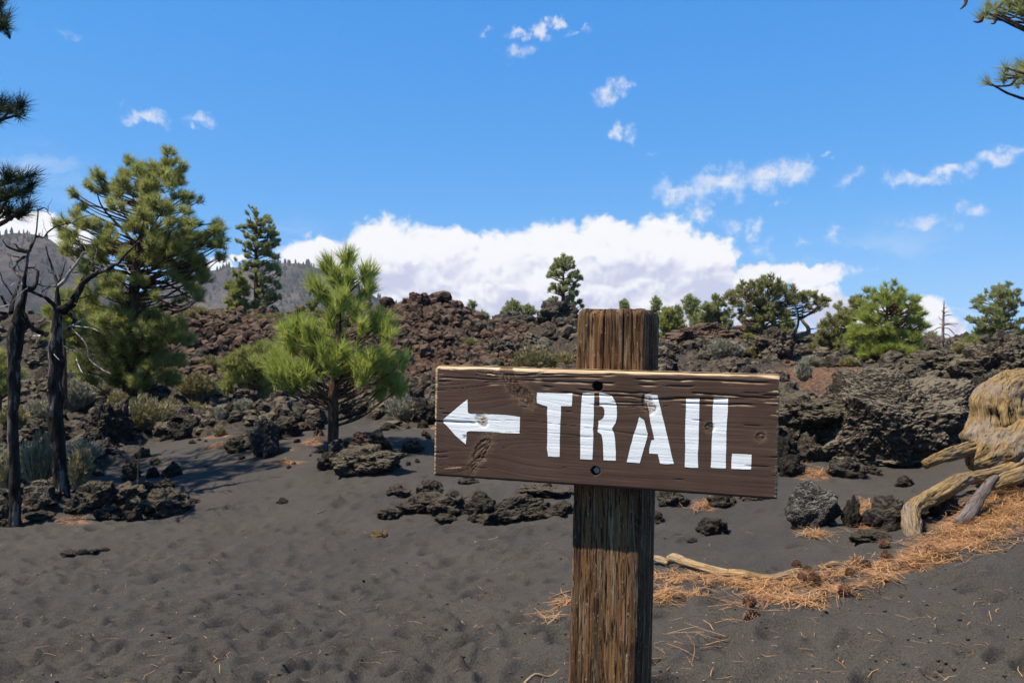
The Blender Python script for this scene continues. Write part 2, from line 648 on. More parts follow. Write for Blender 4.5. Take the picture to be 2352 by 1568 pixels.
def base_z(x, y):
    x = np.atleast_1d(np.asarray(x, float)); y = np.atleast_1d(np.asarray(y, float))
    u = x / np.maximum(y, 1.5)
    Xq = _feat(u, y)
    z = np.empty(len(x))
    for s in range(0, len(x), 20000):
        q = Xq[s:s + 20000]
        r2 = ((q[:, None] - _X[None]) ** 2).sum(-1)
        K = 0.5 * r2 * np.log(r2 + 1e-12)
        z[s:s + 20000] = K @ _Wt[:-3] + _Wt[-3] + q @ _Wt[-2:]
    far = sstep(y, 75, 160)
    return z * (1 - far) + far * (-4.0)


def ground_at(px, py, Y0=2.6, Y1=46.0):
    """the point of the (smooth) ground seen at a pixel"""
    Ys = np.exp(np.linspace(math.log(Y0), math.log(Y1), 700))
    x = (px - CX) / F * Ys
    zr = EYE - (py - HOR) / F * Ys
    d = zr - base_z(x, Ys)
    k = np.argmax(d < 0)
    if d[k] >= 0:
        k = len(Ys) - 1
    if k > 0:
        t = d[k - 1] / (d[k - 1] - d[k] + 1e-12)
        Y = Ys[k - 1] + t * (Ys[k] - Ys[k - 1])
    else:
        Y = Ys[0]
    return W(px, py, Y)


_gpx = np.linspace(-700, 3000, 120)
_gY = np.exp(np.linspace(math.log(2.3), math.log(46), 420))
_gX = (_gpx[:, None] - CX) / F * _gY[None]
_gz = base_z(_gX.ravel(), np.broadcast_to(_gY, _gX.shape).ravel()).reshape(_gX.shape)
_gpy = HOR - (_gz - EYE) / _gY[None] * F          # row of the picture at which each depth of the column is seen
_gpy = np.minimum.accumulate(_gpy, axis=1)


def ground_many(px, py):
    px = np.asarray(px, float); py = np.asarray(py, float)
    f = np.clip((px - _gpx[0]) / (_gpx[1] - _gpx[0]), 0, len(_gpx) - 1.001)
    i = f.astype(int); w = f - i
    Yv = np.empty((2, len(px)))
    for c in range(len(_gpx)):
        for q in (0, 1):
            k = np.nonzero(i + q == c)[0]
            if len(k):
                Yv[q, k] = np.exp(np.interp(-py[k], -_gpy[c] + np.arange(len(_gY)) * 1e-7, np.log(_gY)))
    Y = Yv[0] * (1 - w) + Yv[1] * w
    return np.stack([(px - CX) / F * Y, Y, EYE - (py - HOR) / F * Y], 1)


def to_px(x, y, z):
    y = np.maximum(y, 0.4)
    return CX + x / y * F, HOR - (z - EYE) / y * F


# sand reaches up to this line of the picture (ground in front of it is bare cinder sand)
_sx = np.array([-4000, 0, 100, 150, 230, 330, 430, 560, 650, 760, 900, 1000, 1200, 1500, 1790, 1990, 2110, 2250, 2352, 2700, 6000])
_sy = np.array([1225, 1212, 1188, 1140, 1085, 1040, 1012, 1010, 1005, 975, 990, 985, 1000, 1020, 1070, 1045, 1065, 1060, 1090, 1100, 1100])


def lava_mask(x, y, z=None):
    if z is None:
        z = base_z(x, y)
    px, py = to_px(x, y, z)
    nz = fbm(P3(x * .9, y * .5), 3) * 22
    return sstep(np.interp(px, _sx, _sy) - py + nz, -4, 22) * sstep(y, 4, 6)


_rd = np.random.RandomState(11)
DIPS = []
for _ in range(1750):
    Yd = math.exp(_rd.uniform(math.log(2.8), math.log(9.5)))
    ud = _rd.uniform(-.68, .66)
    if ud * Yd > .35 + .1 * Yd and _rd.rand() < .75:
        continue
    DIPS.append((ud * Yd, Yd, _rd.uniform(.05, .13), _rd.uniform(.4, .85), _rd.normal(.15, .5), _rd.uniform(.012, .036)))


def disp(x, y, lm):
    p = P3(x, y)
    sand = .035 * fbm(p * np.array([.9, 1.1, 1]), 3) + .010 * fbm(p * np.array([5.0, 6.0, 1]), 3)
    q = p + .12 * np.stack([pnoise(p * 2.3), pnoise(p * 2.3 + 9), np.zeros(len(p))], 1)
    rip = .014 * ridged(q * np.array([2.2, 5.2, 1]), 2) + .004 * fbm(q * np.array([13, 16, 1]), 2)
    sand = sand + rip
    for cx, cy, r, asp, an, dep in DIPS:
        k = np.nonzero((np.abs(x - cx) < 2.2 * r) & (np.abs(y - cy) < 2.2 * r))[0]
        if len(k) == 0:
            continue
        dx, dy = x[k] - cx, y[k] - cy
        a = (dx * math.cos(an) + dy * math.sin(an)) / r
        b = (-dx * math.sin(an) + dy * math.cos(an)) / (r * asp)
        d = np.sqrt(a * a + b * b)
        sand[k] += -dep * np.exp(-(d * 1.1) ** 4) + .45 * dep * np.exp(-((d - 1.25) / .38) ** 2)
    amp = np.clip(.35 + .03 * y, .5, 1.35) * (1 - .62 * sstep(x / np.maximum(y, 1.5), .26, .36) * sstep(y, 7, 9) * (1 - sstep(y, 27, 31)))
    d1, d2, _ = worley(P3(x * 1.5, y * 1.5, 3.3) + .35 * np.stack([pnoise(p * 1.7 + 5), pnoise(p * 1.7 + 8), 0 * x], 1))
    e1, e2, _ = worley(P3(x * 4.2, y * 4.2, 1.1) + .3 * np.stack([pnoise(p * 5 + 5), pnoise(p * 5 + 8), 0 * x], 1))
    rock = .26 * fbm(p * .55 + 4, 4) + .30 * (.55 - d1) + .15 * (.5 - e1) + .09 * ridged(p * 2.1, 3) + .045 * fbm(p * 9, 2)
    far = 1 - sstep(y, 60, 90)
    return sand * (1 - lm) * sstep(y, 1.0, 2.0) + amp * rock * lm * far


def H(x, y):
    x = np.atleast_1d(np.asarray(x, float)); y = np.atleast_1d(np.asarray(y, float))
    z = base_z(x, y)
    return z + disp(x, y, lava_mask(x, y, z))


# orange drifts of dead needles on the ground: photo ellipses (cx, cy, rx, ry)
DUFF = [(1925, 882, 120, 20), (1990, 862, 110, 13), (1870, 860, 110, 12), (2200, 838, 110, 14), (1840, 905, 60, 14), (2140, 850, 60, 8), (1860, 835, 80, 6), (1690, 838, 30, 5),
        (660, 1062, 40, 6), (540, 1028, 60, 6), (720, 1020, 30, 8), (690, 990, 40, 6), (480, 1005, 50, 6), (640, 965, 60, 6), (930, 965, 50, 8),
        (1000, 985, 60, 6), (1900, 930, 50, 6), (2250, 1190, 150, 46), (2330, 1150, 120, 50), (1990, 1195, 34, 30), (1620, 1163, 30, 10), (1870, 1092, 50, 16),
        (2050, 1310, 120, 14), (1800, 1347, 200, 14), (1560, 1378, 50, 9), (290, 1150, 60, 14), (1290, 1400, 30, 16), (600, 1035, 80, 5), (180, 1205, 40, 5), (20, 1200, 40, 8)]


def duff_mask(x, y, z):
    px, py = to_px(x, y, z)
    m = np.zeros(len(x))
    nz = fbm(P3(x * 2.5, y * 1.6), 3) * .5
    for cx, cy, rx, ry in DUFF:
        d = np.sqrt(((px - cx) / rx) ** 2 + ((py - cy) / ry) ** 2)
        m = np.maximum(m, 1 - sstep(d + nz, .55, 1.15))
    return m


def red_mask(x, y, z):
    px, py = to_px(x, y, z)
    a = sstep(y, 20, 25) * (1 - sstep(px, 1080, 1330)) * sstep(px, 330, 460)
    return a * np.clip(.8 + .7 * fbm(P3(x * .3, y * .3), 3), 0, 1)


def build_ground():
    uin = np.linspace(-.74, .74, 410)
    uo = .74 + (np.exp(np.linspace(0, 1, 26)[1:] * 2.2) - 1) / (math.exp(2.2) - 1) * 1.6
    u = np.concatenate([-uo[::-1], uin, uo])
    Yn = np.linspace(-6, 2.4, 26)
    Ym = np.exp(np.linspace(math.log(2.5), math.log(46), 480))
    Yf = np.exp(np.linspace(math.log(48), math.log(2300), 50))
    Y = np.concatenate([Yn, Ym, Yf])
    X = u[None, :] * np.maximum(Y, 2.5)[:, None]
    YY = np.broadcast_to(Y[:, None], X.shape)
    x, y = X.ravel(), YY.ravel().copy()
    z0 = base_z(x, y)
    lm = lava_mask(x, y, z0)
    z = z0 + disp(x, y, lm)
    nr, nc = X.shape
    i = np.arange(nr - 1)[:, None] * nc
    j = np.arange(nc - 1)[None, :]
    Fq = np.stack([i + j, i + j + 1, i + nc + j + 1, i + nc + j], -1).reshape(-1, 4)
    me = mk_mesh("ground", np.stack([x, y, z], 1), [Fq], True,
                 {"lava": lm, "red": red_mask(x, y, z0), "duff": duff_mask(x, y, z0)})
    g = NT("ground_cinder", 0.95, 0.15)
    lava, red, duff = g.attr("lava"), g.attr("red"), g.attr("duff")
    n1 = g.noise(1.1, 5, .6)
    n2 = g.noise(130, 4, .75)
    n3 = g.noise(14, 5, .65)
    sand = g.mix(g.rng(n1, .35, .7), (.041, .0360, .031), (.070, .0605, .050))
    sand = g.mix(g.m('MULTIPLY', g.rng(g.noise(.33, 3, .5), .42, .62), .5), sand, (.076, .064, .048))
    sand = g.mix(g.rng(n2, .25, .75), g.mix(.70, sand, (.010, .0095, .009)), g.mix(.45, sand, (.100, .090, .078)))
    speck = g.rng(g.noise(95, 2, .5), .72, .76)
    sand = g.mix(g.m('MULTIPLY', speck, .6), sand, (.11, .08, .05))
    rockc = g.mix(g.rng(n3, .35, .65), (.022, .019, .016), (.085, .068, .050))
    rockc = g.mix(g.rng(g.noise(3.2, 4, .6), .56, .70), rockc, (.095, .082, .055))
    redc = g.mix(g.rng(n3, .3, .7), (.040, .023, .017), (.105, .060, .042))
    redc = g.mix(g.rng(g.noise(1.3, 4, .6), .55, .7), redc, (.090, .074, .048))
    rockc = g.mix(red, rockc, redc)
    c = g.mix(lava, sand, rockc)
    dz = g.m('MULTIPLY', duff, g.rng(g.noise(16, 6, .75), .40, .60))
    c = g.mix(g.m('MULTIPLY', dz, .8), c, g.mix(g.rng(g.noise(60, 3, .6), .3, .7), (.21, .10, .045), (.34, .17, .075)))
    b = g.m('ADD', g.m('MULTIPLY', g.noise(320, 2, .7), g.m('SUBTRACT', 1.0, lava)), g.m('MULTIPLY', g.m('MULTIPLY', g.noise(11, 8, .72), lava), 22.0))
    b = g.m('ADD', b, g.m('MULTIPLY', g.noise(70, 4, .6), 1.6))
    g.bump(b, .006, .9)
    o = mk_obj("ground", me, g.color(c))
    tag(o, "black cinder sand slope rising into rough lava ground", None, None, "structure")
    return o


build_ground()

# ------------------------------------------------------------------ the trail sign
TH = math.radians(17)
NB = np.array([-math.sin(TH), -math.cos(TH), 0.0])
EYEV = np.array([0, 0, EYE])
BP0 = W(1400, 985, 1.25)


def on_plane(px, py, off=0.0):
    d = np.array([(px - CX) / F, 1.0, (HOR - py) / F])
    p1 = BP0 - NB * off
    return EYEV + d * (NB.dot(p1 - EYEV) / NB.dot(d))


BL, BR = on_plane(996, 1092), on_plane(1785, 1147)
TL, TR = on_plane(999, 838), on_plane(1790, 860)
BE = (BR - BL) / np.linalg.norm(BR - BL)
BU = np.cross(NB, BE)
if BU[2] < 0:
    BU = -BU
BMAT = Matrix(((BE[0], BU[0], NB[0], BL[0]), (BE[1], BU[1], NB[1], BL[1]), (BE[2], BU[2], NB[2], BL[2]), (0, 0, 0, 1)))


def bl(px, py):
    p = on_plane(px, py) - BL
    return np.array([p.dot(BE), p.dot(BU)])


S4 = 2352 / 4096.0


def crop(origin, scale, pts):
    return [bl((origin[0] + x / scale) * S4, (origin[1] + y / scale) * S4) for x, y in pts]


BLEN, BHGT = np.linalg.norm(BR - BL), 0.1797

# knots: centre (photo px), half length, half width (m), angle, depth of bare wood
KNOTS = [(bl(1172, 872), .027, .0095, -62, .9), (bl(1206, 912), .014, .009, -60, .8), (bl(1107, 964), .011, .0075, -35, .9), (bl(1106, 1034), .022, .009, 58, .85), (bl(1086, 1072), .012, .007, 60, .5),
         (bl(1489, 928), .013, .008, -65, .8), (bl(1630, 982), .006, .006, 0, .8), (bl(1747, 1003), .006, .006, 0, .7), (bl(1068, 1003), .003, .003, 0, .7)]
HOLES = [(bl(1373, 887), .0078), (bl(1368, 1081), .0072)]
TOPE = lambda a: bl(999, 838)[1] + (bl(1790, 860)[1] - bl(999, 838)[1]) * (a / BLEN)


def board_fields(a, b):
    """relief (m, outward), bare wood 0..1, dark 0..1 of the painted face"""
    ap, bp = a.copy(), b.copy()
    bare = np.zeros(len(a)); dark = np.zeros(len(a)); w = np.zeros(len(a))
    bw = b + .0022 * pnoise(P3(a * 7, b * 9)) + .004 * pnoise(P3(a * 2.2, b * 4, 5))
    for (c, ra, rb, ang, k) in KNOTS:
        t = math.radians(ang)
        da, db = a - c[0], b - c[1]
        d0 = np.sqrt((da / (ra * 2.6)) ** 2 + (db / (ra * 1.6)) ** 2)
        bw = bw + np.sign(db) * ra * .55 * np.exp(-d0 ** 2) * np.clip(np.abs(db) / (rb * .7), 0, 1)
    p = P3(a * 3.0, bw * 95)
    fine = ridged(P3(a * 5, bw * 210, 2), 2)
    w += .00022 * fbm(p, 3) + .00016 * fine
    streak = pnoise(P3(a * 9 + 3, bw * 260, 7)) + .5 * pnoise(P3(a * 30, bw * 420, 9))
    hgt = b / BHGT
    thr = .78 - .30 * sstep(hgt, .62, .98) - .13 * sstep(-np.abs(hgt - .14), -.16, -.02) * sstep(-a, -.33, -.2) - .22 * (1 - sstep(np.minimum(a, BLEN - a), .0, .035))
    cr = sstep(streak, thr, thr + .13)
    w -= .0011 * cr
    line = ridged(P3(a * 1.6, bw * 62, 4), 1)
    lc = sstep(line, .93, .985) * sstep(fbm(P3(a * 4, b * 30, 2), 2), -.1, .35)
    w -= .0006 * lc * (.5 + hgt)
    dark = np.maximum(dark, lc * .55)
    flake = sstep(pnoise(P3(a * 14, bw * 330, 12)), thr + .02, thr + .14)
    bare = np.maximum(bare, flake)
    w -= .0006 * flake
    # deep weathering checks near the top edge
    for k, (y0, x0, x1) in enumerate([(.147, .17, .53), (.158, .00, .36), (.140, .20, .46), (.166, .08, .52), (.152, .0, .15), (.133, .28, .50), (.126, .25, .36), (.171, .05, .30)]):
        yy = y0 + .0035 * pnoise(P3(a * 9, 3.1 * k)) + .0012 * pnoise(P3(a * 40, 7.7 * k))
        d = np.abs(bw * .4 + b * .6 - yy - .0)
        on = sstep(a, x0, x0 + .02) * (1 - sstep(a, x1 - .02, x1)) * sstep(pnoise(P3(a * 12, k * 2.3)), -.32, -.1)
        g = np.exp(-(d / .0008) ** 2) * on
        w -= .0022 * g
        dark = np.maximum(dark, .8 * g)
        lip = .75 * np.exp(-((b - yy + .0022) / .0009) ** 2) * on * sstep(pnoise(P3(a * 45, b * 300, k)), -.15, .3)
        bare = np.maximum(bare, lip * .9)
    # the split that runs into the arrow
    ys = np.interp(a, [0, .10], [bl(996, 966)[1], bl(1100, 971)[1]]) + .0006 * pnoise(P3(a * 60, 0))
    on = 1 - sstep(a, .062, .072)
    g = np.exp(-((b - ys) / .0013) ** 2) * on
    w -= .006 * g
    dark = np.maximum(dark, g)
    bare = np.maximum(bare, np.exp(-((b - ys - .0022) / .0012) ** 2) * on * .8)
    kn = np.zeros(len(a))
    for (c, ra, rb, ang, k) in KNOTS:
        t = math.radians(ang)
        da, db = a - c[0], b - c[1]
        u = (da * math.cos(t) + db * math.sin(t)) / ra
        v = (-da * math.sin(t) + db * math.cos(t)) / rb
        r = np.sqrt(u * u + v * v) + .35 * fbm(P3(a * 70, b * 70), 3)
        ins = 1 - sstep(r, .72, 1.08)
        rough = fbm(P3(u * 2.2 + 2 * c[0] * 50, v * 5 + u * 2, k * 3), 3)
        w += ins * (-.0009 + .0013 * rough) - .0010 * np.exp(-((r - 1.0) / .16) ** 2) * k
        kn = np.maximum(kn, ins * k)
        dark = np.maximum(dark, .75 * np.exp(-((r - 1.02) / .13) ** 2) * k)
        bare = np.maximum(bare, ins * k * sstep(rough, -.1, .4) * .55)
        hair = np.exp(-((r - 1.35) / .4) ** 2) * sstep(ridged(P3(u * 2, v * 12, 1), 2), .75, 1.1)
        bare = np.maximum(bare, hair * .22 * k)
    # weathered top edge
    et = TOPE(a) - b
    wear = .0040 + .0030 * fbm(P3(a * 18, 1.0), 3) + .0050 * np.exp(-((a - bl(1290, 850)[0]) / .05) ** 2)
    bare = np.maximum(bare, 1 - sstep(et, wear, wear + .0016))
    q = np.clip(1 - et / .008, 0, 1)
    w -= .0075 * q ** 2.2 + .0010 * q * fbm(P3(a * 30, b * 500), 2)
    q = np.clip(1 - b / .004, 0, 1)
    w -= .003 * q ** 2
    # frayed ends
    ee = np.minimum(a, BLEN - a)
    fr = (1 - sstep(ee, .0006, .0035 + .004 * np.clip(pnoise(P3(b * 260, a * 0 + 2.2)), 0, 1))) * sstep(pnoise(P3(b * 330, a * 0)), -.25, .15)
    bare = np.maximum(bare, fr * .9)
    w -= .0030 * np.clip(1 - ee / .003, 0, 1) ** 2
    for (c, r) in HOLES:
        d = np.sqrt((a - c[0]) ** 2 + (b - c[1]) ** 2) + .0011 * pnoise(P3(a * 260, b * 260))
        ins = 1 - sstep(d, r * .80, r * 1.0)
        w -= .014 * ins
        dark = np.maximum(dark, 1 - sstep(d, r * .85, r * 1.18))
        bare *= 1 - ins
    return w, np.clip(bare, 0, 1), np.clip(dark, 0, 1), kn


def build_sign():
    base = W(1400, 985, 1.29)
    bz = float(H(.13, 1.32)[0])
    root = empty("trail_sign", (0.13, 1.32, bz), "weathered brown wooden trail sign with white stencilled letters and arrow on a thick post", "sign")
    bpy.context.view_layer.update()
    # board ---------------------------------------------------------------
    nx, ny = 450, 164
    s = np.linspace(0, 1, nx); t = np.linspace(0, 1, ny)
    Sg, Tg = np.meshgrid(s, t)
    tl, tr = bl(999, 838), bl(1790, 860)
    a = Sg * BLEN * (1 - Tg) + (tl[0] + (tr[0] - tl[0]) * Sg) * Tg
    b = Tg * (tl[1] + (tr[1] - tl[1]) * Sg)
    a, b = a.ravel(), b.ravel()
    w, bare, dark, kn = board_fields(a, b)
    edge = np.zeros((ny, nx), bool); edge[0] = edge[-1] = True; edge[:, 0] = edge[:, -1] = True
    jag = .0012 * pnoise(P3(a * 60, b * 200, 3)) * edge.ravel()
    V = np.stack([a + jag * .6, b + jag * .5, w], 1)
    i = np.arange(ny - 1)[:, None] * nx
    j = np.arange(nx - 1)[None, :]
    Fq = np.stack([i + j, i + j + 1, i + nx + j + 1, i + nx + j], -1).reshape(-1, 4)
    acc = Acc()
    acc.add(V, [Fq], bare=bare, dark=dark, knot=kn)
    ring = np.concatenate([np.arange(nx), np.arange(1, ny) * nx + nx - 1, (ny - 1) * nx + np.arange(nx - 2, -1, -1), np.arange(ny - 2, 0, -1) * nx])
    R0 = V[ring]
    nr = len(ring)
    zs = [-.004, -.012, -.022, -.032, -.0375, -.038]
    RV = [R0]
    top = (R0[:, 1] > .1)
    for z in zs:
        q = R0.copy()
        q[:, 2] = z
        q[:, 0] += .0006 * pnoise(P3(R0[:, 1] * 200, z * 90, R0[:, 0] * 40))
        RV.append(q)
    RV = np.concatenate(RV)
    k = np.arange(len(zs))[:, None] * nr
    jj = np.arange(nr)[None, :]
    j2 = (jj + 1) % nr
    Fs = np.stack([k + j2, k + jj, k + nr + jj, k + nr + j2], -1).reshape(-1, 4)
    # sides: bare weathered top, painted bottom and ends
    isend = (np.abs(RV[:, 0]) < .004) | (np.abs(RV[:, 0] - BLEN) < .006)
    barev = np.where((RV[:, 1] > .17), .95, .06)
    acc.add(RV, [Fs], bare=barev, dark=0.0, knot=0.0)
    bk = np.array([[0, 0, -.038], [BLEN, 0, -.038], [tr[0], tr[1], -.038], [tl[0], tl[1], -.038]])
    acc.add(bk, [np.array([[3, 2, 1, 0]])], bare=.2, dark=0.0, knot=0.0)
    m = NT("painted_board", .7, .15)
    gx = m.coord((6, 260, 40))
    gr = m.noise(1.0, 4, .6, gx)
    gf = m.noise(1.0, 3, .6, m.coord((14, 900, 60)))
    blot = m.noise(9, 4, .6)
    paint = m.mix(m.rng(blot, .3, .7), (.056, .031, .0205), (.074, .044, .030))
    paint = m.mix(m.rng(gf, .55, .8), paint, (.095, .066, .048))
    wood = m.mix(m.rng(gr, .3, .7), (.36, .24, .125), (.60, .46, .28))
    wood = m.mix(m.rng(gf, .25, .5), (.22, .13, .06), wood)
    knotc = m.mix(m.rng(m.noise(70, 5, .65), .35, .65), (.075, .043, .023), (.26, .135, .055))
    knotc = m.mix(m.rng(m.noise(60, 3, .6), .58, .70), knotc, (.28, .225, .18))
    wood = m.mix(m.attr("knot"), wood, knotc)
    c = m.mix(m.attr("knot"), paint, m.mix(.55, paint, (.06, .035, .02)))
    c = m.mix(m.attr("bare"), c, wood)
    c = m.mix(m.m('MULTIPLY', m.attr("dark"), .9), c, (.010, .008, .007))
    m.bump(m.m('ADD', m.m('MULTIPLY', gf, .6), m.noise(700, 2, .6)), .0006, .55)
    board = mk_obj("board", acc.mesh("board", True), m.color(c))
    board.parent = root
    board.matrix_parent_inverse = root.matrix_world.inverted()
    board.matrix_world = BMAT
    board["label"] = "brown painted plank with frayed bare top edge and large knots"

    # letters -------------------------------------------------------------
    r1, r2, r3 = ((1720, 1550), 3.92), ((2280, 1530), 4.48), ((2660, 1550), 3.408)
    arrow_up = crop(*r1, [(205, 500), (350, 380), (470, 275), (588, 183), (593, 280), (592, 360), (603, 397), (640, 412), (760, 408), (900, 415), (1050, 420), (1200, 428), (1320, 442), (1413, 460), (1410, 560), (1405, 716), (1290, 712), (1150, 706), (960, 692), (770, 682), (640, 676), (592, 684), (573, 712), (570, 790), (563, 885), (480, 818), (390, 738), (320, 655), (260, 590), (205, 538), (190, 520)])
    T = crop(*r1, [(1680, 76), (1780, 82), (1860, 80), (2000, 88), (2100, 92), (2232, 90), (2230, 190), (2224, 289), (2140, 288), (2056, 286), (2054, 420), (2042, 560), (2040, 720), (2036, 860), (2036, 980), (2032, 1082), (1940, 1080), (1851, 1074), (1845, 1000), (1836, 960), (1840, 860), (1842, 700), (1842, 520), (1838, 400), (1842, 292), (1760, 270), (1680, 240), (1674, 160)])
    R1 = crop(*r2, [(230, 186), (330, 182), (436, 192), (434, 300), (428, 460), (430, 560), (422, 700), (412, 840), (420, 960), (412, 1140), (410, 1250), (402, 1376), (290, 1370), (183, 1364), (186, 1200), (184, 1000), (188, 760), (196, 560), (204, 380), (214, 250)])
    R2 = crop(*r2, [(524, 182), (600, 188), (690, 214), (760, 252), (808, 330), (836, 420), (844, 520), (838, 630), (818, 720), (750, 822), (790, 905), (806, 1000), (814, 1120), (822, 1250), (822, 1394), (700, 1392), (602, 1386), (598, 1260), (594, 1120), (584, 1020), (566, 930), (530, 900), (496, 884), (500, 820), (512, 740), (510, 682), (560, 660), (600, 625), (620, 560), (618, 490), (600, 440), (566, 416), (528, 410), (530, 300)])
    A1 = crop(*r2, [(1243, 615), (1330, 670), (1358, 790), (1394, 916), (1380, 1000), (1340, 1130), (1300, 1260), (1252, 1440), (1130, 1428), (1018, 1420), (1050, 1290), (1086, 1130), (1110, 1060), (1140, 930), (1180, 830), (1214, 720), (1226, 660)])
    A2 = crop(*r2, [(1340, 208), (1460, 216), (1566, 222), (1590, 330), (1620, 440), (1650, 580), (1684, 700), (1720, 860), (1770, 1060), (1812, 1260), (1862, 1452), (1740, 1456), (1616, 1446), (1598, 1380), (1574, 1274), (1500, 1270), (1420, 1266), (1422, 1190), (1440, 1110), (1462, 1030), (1512, 1026), (1500, 950), (1470, 820), (1440, 700), (1428, 600), (1418, 500), (1380, 400), (1338, 330), (1334, 260)])
    I1 = crop(*r3, [(288, 146), (380, 146), (470, 142), (468, 250), (466, 420), (460, 600), (458, 760), (448, 900), (452, 1088), (360, 1088), (270, 1080), (272, 960), (278, 820), (274, 640), (280, 440), (286, 280)])
    L1 = crop(*r3, [(664, 138), (760, 142), (860, 146), (858, 300), (846, 440), (838, 600), (836, 760), (830, 940), (830, 1100), (720, 1096), (624, 1088), (630, 1000), (636, 800), (640, 680), (652, 560), (650, 420), (652, 240), (662, 190)])
    L2 = crop(*r3, [(914, 898), (1040, 902), (1180, 910), (1178, 1000), (1172, 1112), (1040, 1110), (904, 1104), (904, 1020)])
    wm = NT("white_stencil_paint", .5, .4)
    gf = wm.noise(1.0, 3, .6, wm.coord((14, 800, 60)))
    wc = wm.mix(wm.rng(wm.noise(16, 4, .6), .3, .75), (.74, .75, .72), (.67, .68, .66))
    wc = wm.mix(wm.m('MULTIPLY', wm.rng(gf, .66, .76), .65), wc, (.30, .24, .19))
    worn = wm.m('MULTIPLY', wm.rng(wm.noise(1.0, 5, .7, wm.coord((30, 220, 60))),   .62, .74), .5)
    wc = wm.mix(worn, wc, wm.mix(wm.noise(200, 2, .5), (.42, .38, .33), (.20, .14, .10)))
    wc = wm.mix(wm.m('MULTIPLY', wm.rng(wm.noise(7, 5, .65), .45, .75), .30), wc, (.50, .49, .46))
    kc = wm.mix(wm.rng(wm.noise(120, 4, .6), .35, .65), (.13, .08, .045), (.44, .32, .20))
    wc = wm.mix(wm.m('MULTIPLY', wm.attr("knot"), .92), wc, kc)
    wc = wm.mix(wm.m('MULTIPLY', wm.attr("dark"), .6), wc, (.035, .026, .02))
    wm.bump(wm.m('ADD', wm.m('MULTIPLY', gf, .6), wm.noise(600, 2, .6)), .0006, .6)
    wmat = wm.color(wc)
    import bmesh

    def letter(name, label, polys):
        bm = bmesh.new()
        for poly in polys:
            P = np.array(poly)
            # slightly ragged outline
            Q = []
            for k in range(len(P)):
                p0, p1 = P[k], P[(k + 1) % len(P)]
                nseg = max(1, int(np.linalg.norm(p1 - p0) / .003))
                for q in range(nseg):
                    Q.append(p0 + (p1 - p0) * q / nseg)
            Q = np.array(Q)
            Q += .00022 * np.stack([pnoise(P3(Q[:, 0] * 210, Q[:, 1] * 210, 1)), pnoise(P3(Q[:, 0] * 210, Q[:, 1] * 210, 6))], 1)
            vs_ = [bm.verts.new((q[0], q[1], 0)) for q in Q]
            bm.faces.new(vs_)
        lo = min(v.co.y for v in bm.verts); hi = max(v.co.y for v in bm.verts)
        y = lo + .0007
        while y < hi:
            bmesh.ops.bisect_plane(bm, geom=bm.verts[:] + bm.edges[:] + bm.faces[:], dist=1e-7, plane_co=(0, y, 0), plane_no=(0, 1, 0))
            y += .0011
        lo = min(v.co.x for v in bm.verts); hi = max(v.co.x for v in bm.verts)
        x = lo + .002
        while x < hi:
            bmesh.ops.bisect_plane(bm, geom=bm.verts[:] + bm.edges[:] + bm.faces[:], dist=1e-7, plane_co=(x, 0, 0), plane_no=(1, 0, 0))
            x += .0024
        bmesh.ops.recalc_face_normals(bm, faces=bm.faces[:])
        if sum(f.normal.z for f in bm.faces) < 0:
            bmesh.ops.reverse_faces(bm, faces=bm.faces[:])
        co = np.array([v.co[:] for v in bm.verts])
        ww, bb, dd, kk = board_fields(co[:, 0], co[:, 1])
        for v, z in zip(bm.verts, ww):
            v.co.z = max(z, -.004) + .00045
        me = bpy.data.meshes.new(name)
        bm.to_mesh(me)
        bm.free()
        for nm, arr in (("knot", np.maximum(kk, 0)), ("dark", dd)):
            at = me.attributes.new(nm, 'FLOAT', 'POINT')
            at.data.foreach_set("value", arr.astype(np.float32))
        for p in me.polygons:
            p.use_smooth = True
        o = mk_obj(name, me, wmat, board)
        o["label"] = label
        return o

    letter("arrow", "white arrow pointing left", [arrow_up])
    letter("letter", "white stencilled letter T", [T])
    letter("letter", "white stencilled letter R", [R1, R2])
    letter("letter", "white stencilled letter A", [A1, A2])
    letter("letter", "white stencilled letter I", [I1])
    letter("letter", "white stencilled letter L", [L1, L2])

    # lag bolt in the lower hole -------------------------------------------
    c = HOLES[1][0]
    ang = np.linspace(0, 2 * np.pi, 17)[:-1]
    V, fs = tube(np.array([[c[0], c[1], -.0138], [c[0], c[1], -.0095], [c[0], c[1], -.0088]]), [.0052, .0052, .0044], 8)
    V2, fs2 = tube(np.array([[c[0], c[1], -.0139], [c[0], c[1], -.0128]]), [.0066, .0066], 16)
    acc = Acc(); acc.add(V, fs); acc.add(V2, fs2)
    bm_ = NT("grey_steel", .45, .5)
    bm_.bsdf.inputs['Metallic'].default_value = .7
    bo = mk_obj("bolt", acc.mesh("bolt"), bm_.color(bm_.mix(bm_.noise(300), (.20, .18, .17), (.34, .32, .31))), board)

    # post ----------------------------------------------------------------
    off = .0392
    FL, FR = on_plane(1327, 709, off), on_plane(1481, 711, off)
    FLb, FRb = on_plane(1305, 1568, off), on_plane(1462, 1568, off)
    yaw2 = math.radians(22.5)
    D = np.array([math.sin(yaw2), math.cos(yaw2), 0]) * .105
    ext = 1.42
    FLb = FL + (FLb - FL) * ext; FRb = FR + (FRb - FR) * ext
    cor_t = [FL, FR, FR + D, FL + D]
    cor_b = [FLb, FRb, FRb + D, FLb + D]

